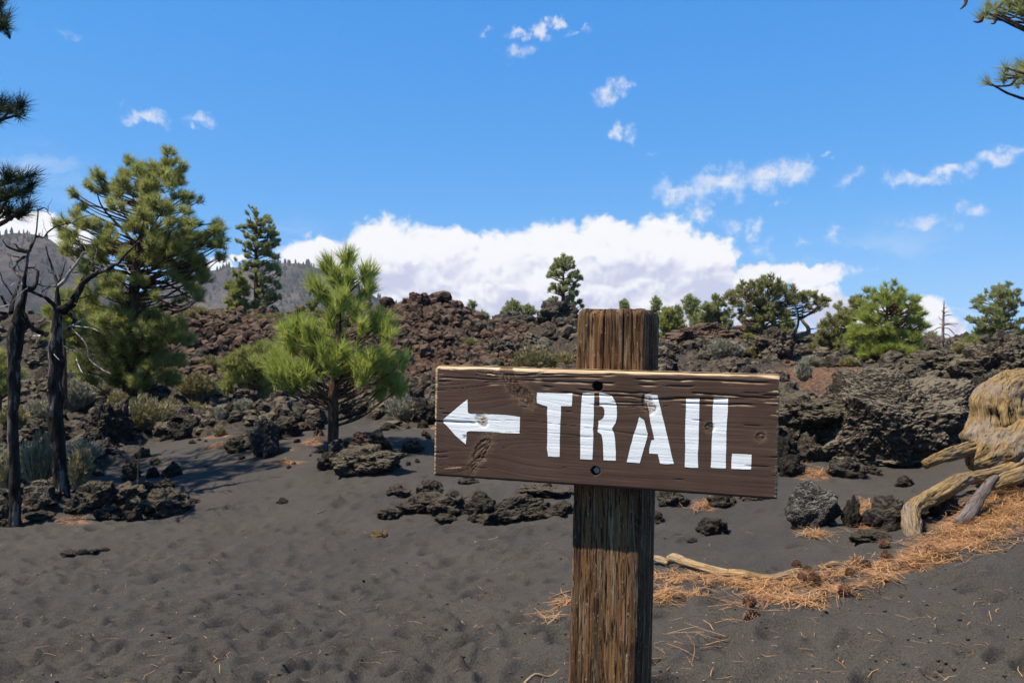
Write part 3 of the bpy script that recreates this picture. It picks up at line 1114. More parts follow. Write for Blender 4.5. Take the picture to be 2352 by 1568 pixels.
    def loop_pts(cor, n_side):
        """rounded square, counter-clockwise seen from above"""
        out, arc = [], []
        cor = np.array(cor)
        for k in range(4):
            p0, p1 = cor[k], cor[(k + 1) % 4]
            for q in range(n_side):
                tt = (q + .5) / n_side
                tt2 = tt
                pt = p0 + (p1 - p0) * tt2
                # round the corners
                r = .05
                e = min(tt, 1 - tt)
                if e < r:
                    cpt = cor.mean(0)
                    pt = pt + (cpt - pt) * .028 * (1 - e / r) ** 2
                out.append(pt)
        return np.array(out)

    ns = 76
    Lt, Lb = loop_pts(cor_t, ns), loop_pts(cor_b, ns)
    rows = 130
    tv = np.linspace(0, 1, rows)
    N_ = len(Lt)
    V = Lb[None] * (1 - tv[:, None, None]) + Lt[None] * tv[:, None, None]
    cen = V.mean(1, keepdims=True)
    outd = V - cen
    dist = np.linalg.norm(outd, axis=2, keepdims=True)
    outd = outd / dist
    per = np.broadcast_to(np.arange(N_)[None] / N_ * .42, (rows, N_))
    hz = np.broadcast_to((tv * np.linalg.norm(FL - FLb))[:, None], (rows, N_))
    an = np.arange(N_) / N_ * 2 * np.pi
    cyl = np.stack([np.broadcast_to(np.cos(an) * .0668, (rows, N_)).ravel(), np.broadcast_to(np.sin(an) * .0668, (rows, N_)).ravel(), hz.ravel()], 1)
    wv = cyl + np.stack([.004 * pnoise(cyl * np.array([8, 8, 3.])), .004 * pnoise(cyl * np.array([8, 8, 3.]) + 7), 0 * cyl[:, 0]], 1)
    dsp = .0007 * fbm(wv * np.array([150, 150, 2.2]), 3) + .0008 * ridged(wv * np.array([330, 330, 5]), 2) + .0009 * fbm(wv * np.array([30, 30, 3]), 2)
    hv = hz.ravel(); top = hv.max()
    pv = per.ravel()
    darkv = np.zeros(len(dsp))
    for px_, ln, wd, dp in [(1354, .19, .0006, .005), (1388, .30, .0008, .007), (1434, .24, .0008, .007), (1407, .6, .0006, .003), (1345, .9, .0006, .002), (1452, 1.0, .0006, .002), (1372, 1.1, .0006, .002)]:
        p0 = (px_ - 1327) / 154.0 * .105
        cl = np.abs(pv - p0 - .0012 * pnoise(P3(hv * 9, px_)))
        m_ = np.exp(-(cl / wd) ** 2) * (1 - sstep(top - hv, ln * .7, ln))
        dsp -= dp * m_
        darkv = np.maximum(darkv, m_)
    ct = np.clip(1 - (top - hv) / .010, 0, 1)
    dsp -= .006 * ct ** 2 + .0012 * ct * fbm(cyl * 90, 2)
    Vd = V.reshape(-1, 3) + outd.reshape(-1, 3) * dsp[:, None]
    Vd[:, 2] += (.004 * fbm(cyl * np.array([60, 60, 0.]), 3) * sstep(hv, top - .03, top)) - .0
    tone = np.clip(.5 + .5 * fbm(wv * np.array([42, 42, .9]), 3), 0, 1)
    i = np.arange(rows - 1)[:, None] * N_
    j = np.arange(N_)[None, :]
    j2 = (j + 1) % N_
    Fq = np.stack([i + j, i + j2, i + N_ + j2, i + N_ + j], -1).reshape(-1, 4)
    acc = Acc()
    acc.add(Vd, [Fq], dark=darkv, tone=tone, face=(pv < .105).astype(float))
    # end grain
    prev = Vd[-N_:]
    cp = prev.mean(0)
    ringsV = [prev]
    for sft in (.8, .55, .3, .08):
        q = cp + (prev - cp) * sft
        q[:, 2] = q[:, 2] * .3 + (cp[2] + .002) * .7 + .0015 * pnoise(q * 160)
        ringsV.append(q)
    RV = np.concatenate(ringsV)
    k = np.arange(4)[:, None] * N_
    Fc = np.stack([k + j, k + j2, k + N_ + j2, k + N_ + j], -1).reshape(-1, 4)
    acc.add(RV, [Fc, np.stack([np.full(N_ - 2, 4 * N_), 4 * N_ + np.arange(1, N_ - 1), 4 * N_ + np.arange(2, N_)], 1)], dark=.1, tone=.3, face=0.0)
    pm = NT("weathered_post", .92, .08)
    g1 = pm.noise(1.0, 5, .65, pm.coord((85, 85, 4.5)), dist=.5)
    g2 = pm.noise(1.0, 4, .65, pm.coord((330, 330, 26)), dist=.4)
    fl = pm.noise(1.0, 4, .7, pm.coord((260, 260, 110)))
    tone_ = pm.attr("tone")
    c = pm.mix(pm.rng(tone_, .2, .8), (.060, .038, .022), (.155, .080, .034))
    c = pm.mix(pm.m('MULTIPLY', pm.rng(g1, .50, .66), .9), c, (.21, .155, .095))
    c = pm.mix(pm.rng(g2, .52, .38), c, (.022, .011, .006))
    c = pm.mix(pm.m('MULTIPLY', pm.rng(pm.noise(1.0, 3, .6, pm.coord((60, 60, 4))), .55, .68), .8), c, (.034, .019, .015))
    c = pm.mix(pm.m('MULTIPLY', pm.rng(fl, .60, .68), .55), c, (.36, .28, .19))
    c = pm.mix(pm.attr("dark"), c, (.005, .004, .003))
    pm.bump(pm.m('ADD', g1, pm.m('ADD', pm.m('MULTIPLY', g2, .8), pm.m('MULTIPLY', fl, .5))), .0013, .8)
    post = mk_obj("post", acc.mesh("post", True, origin=root.location), pm.color(c), root)
    post["label"] = "thick square weathered wooden post"
    return root


build_sign()

# ------------------------------------------------------------------ materials of rock, bark and leaves
def rock_mat(name, lo, hi, lich, lich_amt, sc=1.0):
    g = NT(name, .95, .12)
    oc = g.tc.outputs['Object']
    n = g.noise(7 * sc, 6, .7)
    v = g.voro(16 * sc)
    r = g.rnd()
    c = g.mix(g.rng(n, .34, .68), lo, hi)
    c = g.mix(g.m('MULTIPLY', g.rng(v, .0, .22, 1, 0), .5), c, tuple(x * .35 for x in lo))
    nz = g.normal_z()
    lm = g.m('MULTIPLY', g.rng(g.m('ADD', nz, g.m('MULTIPLY', g.noise(10 * sc, 5, .7), 1.2)), 1.02, 1.42), lich_amt)
    c = g.mix(lm, c, g.mix(g.noise(30 * sc, 3, .6), tuple(x * .7 for x in lich), tuple(x * 1.25 for x in lich)))
    hs = g.N.new('ShaderNodeHueSaturation')
    g.set(hs.inputs['Value'], g.m('MULTIPLY_ADD', r, .5, .75))
    g.L.new(c, hs.inputs['Color'])
    h = g.m('ADD', g.noise(26 * sc, 7, .75), g.m('MULTIPLY', g.voro(38 * sc), -.9))
    g.bump(h, .035 / sc, .9)
    return g.color(hs.outputs[0])


ROCK_DARK = rock_mat("dark_lava", (.014, .012, .0105), (.066, .054, .042), (.125, .105, .072), .65)
ROCK_BOULDER = rock_mat("boulder_lava", (.022, .0185, .015), (.080, .064, .048), (.160, .135, .095), .95, 2.6)
ROCK_GREY = rock_mat("lichen_lava", (.016, .0135, .011), (.084, .068, .049), (.155, .130, .085), .65)
ROCK_RED = rock_mat("red_lava", (.027, .0165, .0125), (.100, .060, .042), (.145, .104, .070), .65)
ROCK_PALE = rock_mat("pale_lichen_rock", (.030, .027, .024), (.10, .088, .074), (.24, .23, .205), .8)
ROCK_TAN = rock_mat("tan_rock", (.10, .063, .028), (.32, .215, .095), (.38, .28, .14), .5)


def bark_mat(name, a, b, pale=None, sc=1.0, palek=0.0):
    g = NT(name, .95, .1)
    n = g.noise(1.0, 5, .65, g.coord((14 * sc, 14 * sc, 4 * sc)))
    c = g.mix(g.rng(n, .35, .65), a, b)
    if pale:
        c = g.mix(g.m('MULTIPLY', g.rng(g.noise(1.0, 5, .65, g.coord((11 * sc, 11 * sc, 2.0 * sc))), .53, .63), palek), c, pale)
    g.bump(g.m('ADD', n, g.m('MULTIPLY', g.voro(1.0, g.coord((22 * sc, 22 * sc, 7 * sc))), -.8)), .02 / sc, 1.0)
    return g.color(c)


BARK = bark_mat("pine_bark", (.030, .020, .015), (.105, .062, .040))
BARK_RED = bark_mat("orange_pine_bark", (.055, .030, .018), (.20, .105, .055))
BARK_BURNT = bark_mat("burnt_bark", (.008, .007, .006), (.030, .025, .021), (.19, .168, .148), 1.0, .75)
BARK_GREY = bark_mat("bleached_wood", (.22, .19, .16), (.46, .42, .37))
BARK_JUNIPER = bark_mat("juniper_bark", (.060, .045, .036), (.20, .15, .11))


def leaf_mat(name, a, b, tip, trans=.28):
    g = NT(name, .6, .25)
    t = g.attr("tint")
    c = g.mix(t, a, b)
    c = g.mix(g.rng(t, .93, 1.0), c, tip)
    g.color(c)
    tr = g.N.new('ShaderNodeBsdfTranslucent')
    g.set(tr.inputs['Color'], c)
    mx = g.N.new('ShaderNodeMixShader')
    mx.inputs[0].default_value = trans
    g.L.new(g.bsdf.outputs[0], mx.inputs[1])
    g.L.new(tr.outputs[0], mx.inputs[2])
    out = g.N['Material Output']
    g.L.new(mx.outputs[0], out.inputs['Surface'])
    return g.mat


LEAF_PINE = leaf_mat("pine_needles", (.185, .205, .050), (.455, .460, .150), (.50, .38, .12), .5)
LEAF_YOUNG = leaf_mat("young_pine_needles", (.200, .260, .040), (.480, .510, .130), (.54, .42, .12), .5)
LEAF_FAR = leaf_mat("distant_pine_needles", (.190, .220, .080), (.440, .465, .195), (.42, .38, .17), .5)
LEAF_OLIVE = leaf_mat("juniper_foliage", (.190, .195, .068), (.440, .420, .160), (.50, .36, .14), .5)
LEAF_SHADED = leaf_mat("shaded_pine_needles", (.018, .032, .012), (.065, .085, .028), (.10, .09, .03), .25)  # pine needles darkened: the crown's own shade is put into their colour
LEAF_SAGE = leaf_mat("sagebrush_leaves", (.18, .18, .125), (.38, .36, .26), (.42, .35, .22), .25)
LEAF_RABBIT = leaf_mat("rabbitbrush_leaves", (.15, .135, .052), (.36, .305, .125), (.42, .33, .14), .25)
LEAF_DRY = leaf_mat("dry_stems", (.14, .11, .075), (.32, .27, .20), (.4, .35, .27), .05)
NEEDLE_DRY = leaf_mat("dead_orange_needles", (.15, .068, .026), (.60, .34, .145), (.78, .62, .40), .2)


# ------------------------------------------------------------------ lava rocks
def rock_shape(seed, sub, lump=1.0, big=.34):
    V, Fc = ico(sub)
    o = np.array([seed * 3.71 % 50, seed * 7.13 % 50, seed * 1.37 % 50])
    p = V + o
    wv = V + .22 * np.stack([pnoise(p * 1.4), pnoise(p * 1.4 + 11), pnoise(p * 1.4 + 23)], 1)
    q = wv + o
    d1, d2, _ = worley(q * 1.7)
    e1, e2, _ = worley(q * 4.1 + .25 * np.stack([pnoise(q * 4), pnoise(q * 4 + 3), pnoise(q * 4 + 7)], 1))
    r = 1 + big * fbm(q * 1.0, 3) + lump * (.34 * (.52 - d1)) + lump * .17 * (.5 - e1) + .05 * fbm(q * 7, 2)
    if sub >= 4:
        f1, _, _ = worley(q * 9.5)
        r += lump * .085 * (.5 - f1) - lump * .10 * np.exp(-(f1 / .16) ** 2) * (fbm(q * 3, 2) > .05)
    if sub >= 5:
        r += .030 * fbm(q * 22, 2)
    Vr = wv * r[:, None]
    Vr[:, 2] = np.where(Vr[:, 2] < -.35, -.35 + (Vr[:, 2] + .35) * .3, Vr[:, 2])
    mn, mx = Vr.min(0), Vr.max(0)
    Vr = (Vr - (mn + mx) / 2) / ((mx - mn) / 2)
    return Vr * np.array([.5, .5, .5]), Fc


ROCKS = []
for s_ in range(9):
    V_, F_ = rock_shape(s_ + 1, 4)
    ROCKS.append(mk_mesh("lava_rock", V_, [F_], False))
_rr = random.Random(5)


def place_rock(px, py, w, h, label, group=None, mat=None, proto=None, depth=.85, rot=None, tilt=0.0, own=None, Y=None, name="lava_rock", sink=.16, cat="rock", air=False):
    """a rock whose foot is seen at (px,py), w and h photo pixels big"""
    p = ground_at(px, py) if Y is None else W(px, py, Y)
    s = p[1] / F
    k = _rr.randrange(len(ROCKS)) if proto is None else proto
    src = own if own is not None else ROCKS[k]
    me = src
    mat = mat or ROCK_DARK
    key = (src.name, mat.name)
    if key not in _rock_cache:
        me = src.copy()
        me.materials.clear()
        me.materials.append(mat)
        _rock_cache[key] = me
    me = _rock_cache[key]
    o = bpy.data.objects.new(name, me)
    COL.objects.link(o)
    z = float(H(p[0], p[1] + depth * w * s * .3)[0])
    hh = h * s / (1 - sink)
    if air:
        z = p[2]
    o.location = (p[0], p[1] + depth * w * s * .35, z + hh * (.5 - sink))
    rz = _rr.uniform(-.5, .5) if rot is None else rot
    if rot is None and own is None:
        rz += math.pi * _rr.randrange(2)
    o.rotation_euler = (0, tilt, rz)
    o.scale = (w * s, depth * w * s, hh)
    return tag(o, label, cat, group)


_rock_cache = {}


def build_rocks():
    big = mk_mesh("lava_boulder", *[(v, [f]) for v, f in [rock_shape(38, 6, .34, .12)]][0], False)
    big1 = mk_mesh("lava_stone", *[(v, [f]) for v, f in [rock_shape(38, 5, .50, .15)]][0], False)
    big2 = mk_mesh("lava_slab", *[(v, [f]) for v, f in [rock_shape(44, 5, 1.1)]][0], False)
    big3 = mk_mesh("lava_ledge", *[(v, [f]) for v, f in [rock_shape(72, 5, .95)]][0], False)
    big4 = mk_mesh("lava_block", *[(v, [f]) for v, f in [rock_shape(63, 5, 1.2)]][0], False)
    # the big boulder and its neighbours on the right
    place_rock(2105, 1074, 390, 222, "huge dark lava boulder with a brown underside, left of the tree stump", None, ROCK_BOULDER, own=big, depth=.9, rot=.3, name="lava_boulder", sink=.1)
    place_rock(2330, 1000, 200, 150, "dark lava boulder right behind the yellow tree stump", None, ROCK_DARK, own=big4, depth=.9, rot=1.2, name="lava_boulder", sink=.1)
    place_rock(2030, 893, 205, 50, "long tilted lava slab lying on top of the huge boulder", None, ROCK_GREY, own=big2, depth=.9, rot=-.1, tilt=-.44, name="flat_rock", Y=8.75, sink=.02, air=True)
    place_rock(1868, 990, 180, 88, "lava ledge with a dark hollow beneath it, beside the right end of the sign", None, ROCK_GREY, own=big3, depth=1.2, rot=.2, name="lava_ledge", Y=8.5, air=True, sink=.02)
    place_rock(1806, 1085, 74, 84, "dark lava block close behind the right end of the sign", None, ROCK_DARK, own=big4, depth=.9, rot=.6)
    place_rock(1945, 1040, 96, 62, "rounded lava block under the left foot of the huge boulder", None, ROCK_DARK, own=big4, depth=.8, rot=2.2, Y=8.9)
    place_rock(1868, 1062, 74, 66, "knobbly lava rock in the mouth of the dark hollow", None, ROCK_GREY)
    place_rock(1826, 1098, 60, 50, "small lava rock beside a tuft of orange needles, right of the sign", None, ROCK_DARK)
    place_rock(1958, 1103, 100, 46, "flat dark wedge of lava on the sand in front of the huge boulder", None, ROCK_DARK, proto=3)
    place_rock(2010, 1092, 40, 20, "small grey lava chip right of the flat dark wedge", None, ROCK_GREY)
    place_rock(2330, 910, 190, 110, "broad rough lava shoulder above the tree stump", None, ROCK_GREY, own=big3, depth=1.0, rot=2.0, name="lava_ledge", Y=11.5, sink=.1)
    place_rock(2330, 845, 110, 45, "dark lava hump on the skyline at the right edge", None, ROCK_DARK, own=big4, rot=.5, Y=17)
    place_rock(2170, 850, 190, 55, "low rough lava bank behind the tilted slab", None, ROCK_GREY, own=big3, depth=.6, rot=.4, Y=15)
    place_rock(1885, 1222, 128, 100, "grey lava rock whitened by lichen on its left side", None, ROCK_PALE, own=big1, rot=2.4, tilt=-.55, depth=.8, name="lichen_rock")
    place_rock(1962, 1215, 50, 74, "narrow dark lava rock leaning on the whitened rock", None, ROCK_DARK)
    place_rock(2052, 1216, 110, 78, "dark lava rock in the shade under the long root", None, ROCK_DARK, proto=5)
    place_rock(2012, 1256, 96, 28, "low flat lava rock half buried in front of the long root", None, ROCK_GREY, proto=1)
    place_rock(2170, 1188, 110, 60, "dark lava rock behind the grey dead branch", None, ROCK_DARK, proto=6)
    place_rock(2085, 1125, 46, 26, "small lava rock on the sand behind the long root", None, ROCK_DARK)
    place_rock(2300, 1105, 60, 24, "small flat lava rock at the foot of the stump", None, ROCK_GREY)
    place_rock(1643, 1240, 78, 40, "black lava rock alone on the sand right of the post", None, ROCK_DARK, proto=4)
    place_rock(1592, 1253, 30, 12, "tiny lava chip left of the lone black rock", None, ROCK_DARK)
    place_rock(1550, 1168, 80, 48, "dark lava rock just right of the post below the board", None, ROCK_DARK, proto=7)
    place_rock(1662, 1164, 70, 40, "lava rock beside needles below the right half of the board", None, ROCK_GREY, proto=0)
    place_rock(1745, 1150, 90, 40, "shaded lava rock below the right corner of the board", None, ROCK_DARK, proto=8)
    place_rock(1510, 1200, 36, 24, "grey lava pebble touching the right side of the post", None, ROCK_GREY)
    # the chain of rocks left of the post
    for (px, py, w, h, pr, lb) in [(912, 1140, 60, 26, 0, "leftmost upper stone of the rock chain left of the post"), (985, 1140, 66, 34, 1, "topmost stone of the rock chain, tan dirt below it"),
                                   (955, 1182, 105, 46, 2, "dark lava stone at the left of the rock chain"), (1034, 1186, 118, 54, 3, "knobbly lava stone in the left middle of the rock chain"),
                                   (890, 1193, 62, 22, 4, "small lava stone at the left tip of the rock chain"), (1022, 1203, 56, 18, 5, "small lava stone in front of the knobbly one"),
                                   (1108, 1200, 84, 66, 8, "squat grey lava stone in the middle of the rock chain"), (1238, 1198, 66, 42, 0, "lava stone right of the long slanted slab"), (1290, 1192, 84, 40, 2, "lava stone touching the left side of the post"),
                                   (1250, 1142, 130, 26, 0, "low lava stone in the shadow right under the board"), (1075, 1115, 54, 18, 5, "small lava stone just below the board's bottom edge")]:
        place_rock(px, py, w, h, lb, "rock chain left of the post", ROCK_DARK, proto=pr, rot=_rr.uniform(-.4, .4), depth=.95)
    place_rock(1185, 1204, 215, 56, "long flat black lava slab in the rock chain", "rock chain left of the post", ROCK_DARK, own=big2, depth=.6, rot=.12, tilt=-.14, name="flat_rock")
    place_rock(1000, 1176, 190, 40, "low black lava slab joining the stones at the chain's left half", "rock chain left of the post", ROCK_DARK, own=big2, depth=.6, rot=3.0, name="flat_rock")
    # rocks at the foot of the young pine
    place_rock(832, 1098, 175, 66, "broad lava rock with a black hollow below the young pine", None, ROCK_GREY, own=big3, depth=.8, rot=.5, name="lava_ledge")
    place_rock(752, 1086, 58, 40, "small lava rock left of the broad hollow rock", None, ROCK_GREY, proto=1)
    place_rock(835, 1046, 130, 52, "reddish lumpy lava rock at the foot of the young pine", None, ROCK_RED, own=big4, depth=.7, rot=1.0)
    place_rock(768, 1044, 34, 34, "lichen-spotted stone touching the young pine's trunk", None, ROCK_PALE, proto=4)
    place_rock(946, 1040, 56, 28, "lava rock split by a stalk, near the board's left edge", None, ROCK_DARK, proto=5)
    place_rock(880, 1038, 46, 36, "lava stone at the right of the reddish lumpy rock", None, ROCK_DARK)
    place_rock(648, 1163, 32, 22, "small black rock alone on open sand", None, ROCK_DARK, proto=8)
    place_rock(866, 1240, 48, 26, "tan stone alone on the sand", None, ROCK_TAN, proto=6, name="stone")
    for (px, w, h) in [(150, 40, 12), (185, 34, 10), (215, 26, 10), (238, 22, 8)]:
        place_rock(px, 1284 - (px - 150) * .1, w, h, "row of dark pebbles half buried in the sand, lower left", "pebbles in a row at lower left", ROCK_DARK)
    # the rocks at the left end of the sand
    for (px, py, w, h, pr, lb) in [(165, 1182, 70, 44, 0, "grey lava rock at the foot of the right burnt trunk"), (212, 1172, 110, 60, 1, "large grey lava rock in the left rock row"), (275, 1165, 110, 52, 2, "lumpy lava rock in the middle of the left rock row"),
                                   (240, 1195, 70, 34, 3, "low lava rock in front of the left rock row"), (330, 1140, 60, 34, 4, "dark lava rock at the base of the dry stalk"), (362, 1186, 130, 62, 5, "long lava rock at the front of the left rock row"),
                                   (297, 1196, 50, 42, 6, "ball-shaped lava rock standing in front of the left rock row"), (402, 1162, 60, 30, 7, "lava rock at the right end of the left rock row"), (185, 1150, 70, 30, 8, "lava rock behind the left rock row near the burnt trunk"),
                                   (375, 1128, 46, 26, 2, "small rock behind the dark rock at the dry stalk"), (440, 1158, 36, 14, 0, "small flat rock at the tip of the left rock row"), (80, 1205, 70, 20, 3, "low rock between the two burnt trunks"), (15, 1212, 50, 18, 4, "low rock left of the left burnt trunk")]:
        place_rock(px, py, w, h, lb, "rock row at the left end of the sand", ROCK_GREY if pr in (1, 2, 5, 6) else ROCK_DARK, proto=pr)
    place_rock(232, 1050, 120, 100, "black lava boulder with a cave-like shadow behind the right burnt trunk", None, ROCK_DARK, own=big4, depth=.8, rot=.9, name="lava_boulder", Y=12.5)
    place_rock(90, 1060, 130, 60, "lava boulder between the two burnt trunks", None, ROCK_GREY, own=big3, depth=.8, rot=2.6, name="lava_boulder", Y=12.5)
    place_rock(600, 1052, 92, 90, "pale lichen-covered lava rock left of the young pine", None, ROCK_PALE, own=big4, depth=.8, rot=2.0, name="lichen_rock")
    place_rock(540, 1042, 70, 40, "lava rock left of the pale lichen-covered one", None, ROCK_GREY, proto=3)
    place_rock(650, 1010, 80, 50, "dark lava rock behind the pale lichen-covered one", None, ROCK_DARK, proto=4)
    place_rock(1172, 778, 110, 54, "black lava outcrop on the crest, left one of the two by the lone pine", None, ROCK_DARK, own=big3, depth=.7, rot=.3, name="lava_outcrop", Y=35)
    place_rock(1275, 782, 118, 62, "black lava outcrop with a pointed horn under the lone pine", None, ROCK_DARK, own=big2, depth=.7, rot=2.8, tilt=.3, name="lava_outcrop", Y=35.5)
    place_rock(955, 725, 78, 40, "reddish lava knob at the highest point of the ridge", None, ROCK_RED, own=big4, depth=.8, rot=1.0, name="lava_outcrop", Y=30.5)
    place_rock(1048, 742, 26, 34, "black lava pinnacle on the ridge right of the highest knob", None, ROCK_DARK, proto=3, Y=31, name="lava_pinnacle")
    place_rock(1150, 835, 110, 50, "dark lava mound with a hollow above the board's left half", None, ROCK_DARK, own=big3, depth=.7, rot=1.7, Y=25, name="lava_outcrop")
    place_rock(945, 905, 70, 60, "rough dark lava boulder right of the young pine", None, ROCK_GREY, own=big4, depth=.9, rot=.2, Y=14.5, name="lava_boulder")
    place_rock(975, 960, 70, 60, "rough lava boulder touching the board's left edge", None, ROCK_DARK, own=big3, depth=.9, rot=.9, Y=13, name="lava_boulder")
    place_rock(1790, 845, 120, 70, "rough lava outcrop under the twisted juniper", None, ROCK_GREY, own=big4, depth=.8, rot=1.3, Y=24, name="lava_outcrop")
    place_rock(1630, 822, 210, 52, "low brown lava dome right of the post top", None, ROCK_RED, own=big2, depth=.8, rot=.1, Y=29, name="lava_dome")
    place_rock(1740, 800, 110, 46, "brown lava dome behind the twisted juniper", None, ROCK_RED, own=big2, depth=.8, rot=2.1, Y=33, name="lava_dome")
    place_rock(2110, 806, 80, 26, "dark lava hump below the dead snag", None, ROCK_DARK, own=big4, depth=.8, rot=2.1, Y=26)
    # loose rocks over the lava field and ridge: what nothing tells apart shares a label
    zones = [("loose lava rock in the jumble below the red ridge", "loose rocks below the red ridge", (430, 990), (870, 1010), 80, ROCK_GREY, (16, 60)),
             ("loose reddish rock on the face of the red ridge", "loose rocks on the red ridge", (430, 1140), (735, 860), 70, ROCK_RED, (10, 34)),
             ("loose lava rock in the shade behind the burnt trunks", "loose rocks behind the burnt trunks", (0, 420), (900, 1120), 50, ROCK_GREY, (22, 70)),
             ("loose lava rock on the rise right of the sign", "loose rocks right of the sign", (1795, 2350), (835, 1000), 34, ROCK_GREY, (12, 46)),
             ("loose lava rock between the post top and the juniper", "loose rocks right of the post top", (1520, 1830), (810, 850), 24, ROCK_GREY, (14, 44)),
             ("small lava stone scattered on the sand edge", "small stones at the sand edge", (430, 990), (1015, 1080), 26, ROCK_DARK, (8, 22))]
    marks = [("big pine's foot", 295, 950), ("young pine's trunk", 765, 1020), ("right burnt trunk's foot", 140, 1145), ("left burnt trunk's foot", 36, 1215), ("wide olive shrub", 330, 1000), ("yellow-brown bush", 455, 915),
             ("low spreading pine", 590, 890), ("highest red knob", 955, 722), ("tall slim pine's foot", 590, 725), ("black cave boulder", 232, 1040), ("grey spiky shrub", 925, 960), ("pale lichen-covered rock", 600, 1045), ("board's left edge", 1000, 900), ("board's upper left corner", 1010, 830),
             ("silvery shrub", 1666, 835), ("twisted juniper", 1790, 800), ("post top", 1515, 780), ("bright green pine", 2040, 825), ("right-edge pine", 2290, 805), ("dead snag", 2165, 805), ("huge boulder", 2105, 930), ("small silvery shrub", 1846, 865),
             ("young pine's top", 795, 740), ("broad hollow rock", 832, 1090), ("black pinnacle", 1048, 745), ("sagebrush between burnt trunks", 100, 975), ("ridge crest by the big pine", 452, 740)]

    def where(px, py):
        k = min(range(len(marks)), key=lambda i: (marks[i][1] - px) ** 2 + 2.2 * (marks[i][2] - py) ** 2)
        dx, dy = px - marks[k][1], (py - marks[k][2]) * 1.5
        d = math.hypot(dx, dy)
        if d < 22:
            r = "touching"
        elif abs(dx) > 2.2 * abs(dy):
            r = ("just " if d < 55 else "") + ("left of" if dx < 0 else "right of")
        elif abs(dy) > 2.2 * abs(dx):
            r = "in front of" if dy > 0 else "behind"
        else:
            r = ("front " if dy > 0 else "back ") + ("left of" if dx < 0 else "right of")
        return r + " the " + marks[k][0]

    for lb, gr, xr, yr, n, mt, sz in zones:
        for _ in range(n):
            px, py = _rr.uniform(*xr), _rr.uniform(*yr)
            w = sz[0] + (sz[1] - sz[0]) * _rr.random() ** 2.2
            m_ = mt if _rr.random() < .72 else ROCK_DARK
            f = _rr.uniform(.5, .85)
            look = ("small" if w < sz[0] * 1.5 else "mid-sized" if w < sz[0] * 2.4 else "large") + (" flat" if f < .6 else " chunky" if f > .75 else "")
            hue = {"red_lava": "reddish", "lichen_lava": "lichen-grey", "dark_lava": "dark"}[m_.name]
            place_rock(px, py, w, w * f, f"{look} {hue} rock {where(px, py)}", gr, m_, rot=_rr.uniform(0, 6.28))


build_rocks()


def build_rubble():
    """what nobody could count: the clinker between the rocks"""
    rnd = np.random.RandomState(3)
    shapes = [rock_shape(100 + k, 2) for k in range(7)]
    shapes1 = [rock_shape(140 + k, 1) for k in range(7)]

    def scatter(name, label, n, ur, Yr, mat, size, ok, pw=2.0):
        u = rnd.uniform(ur[0], ur[1], n)
        Y = np.exp(rnd.uniform(math.log(Yr[0]), math.log(Yr[1]), n))
        x = u * Y
        z0 = base_z(x, Y)
        lm = lava_mask(x, Y, z0)
        keep = ok(x, Y, z0, lm) & (duff_mask(x, Y, z0) < .35)
        x, Y = x[keep], Y[keep]
        z = H(x, Y)
        acc = Acc()
        for k in range(len(x)):
            s = (size[0] + (size[1] - size[0]) * rnd.rand() ** pw) * (Y[k] / 15) ** .55
            V, Fc = (shapes if s / Y[k] * F > 42 else shapes1)[rnd.randint(7)]
            a = rnd.uniform(0, 6.28)
            R = np.array([[math.cos(a), -math.sin(a), 0], [math.sin(a), math.cos(a), 0], [0, 0, 1]])
            t = rnd.uniform(-.5, .5)
            R = R @ np.array([[1, 0, 0], [0, math.cos(t), -math.sin(t)], [0, math.sin(t), math.cos(t)]])
            sc = np.array([s, s * rnd.uniform(.6, 1), s * rnd.uniform(.45, .85)])
            acc.add((V * sc) @ R.T + np.array([x[k], Y[k], z[k] + sc[2] * .22]), [Fc])
        o = mk_obj(name, acc.mesh(name), mat)
        tag(o, label, None, None, "stuff")
        return o

    scatter("lava_rubble", "grey clinker rubble covering the lava field", 3000, (-.68, .68), (8, 40), ROCK_GREY, (.10, .55), lambda x, y, z, lm: (lm > .75) & (red_mask(x, y, z) < .4))
    scatter("red_rubble", "red brown clinker rubble covering the ridge", 4300, (-.48, .10), (20, 33), ROCK_RED, (.08, .42), lambda x, y, z, lm: red_mask(x, y, z) > .25)
    scatter("dark_rubble", "black clinker rubble lying among the grey", 1300, (-.68, .68), (8, 38), ROCK_DARK, (.14, .65), lambda x, y, z, lm: (lm > .8))


build_rubble()

# ------------------------------------------------------------------ trees
def unit(v):
    v = np.asarray(v, float)
    return v / (np.linalg.norm(v, axis=-1, keepdims=True) + 1e-12)


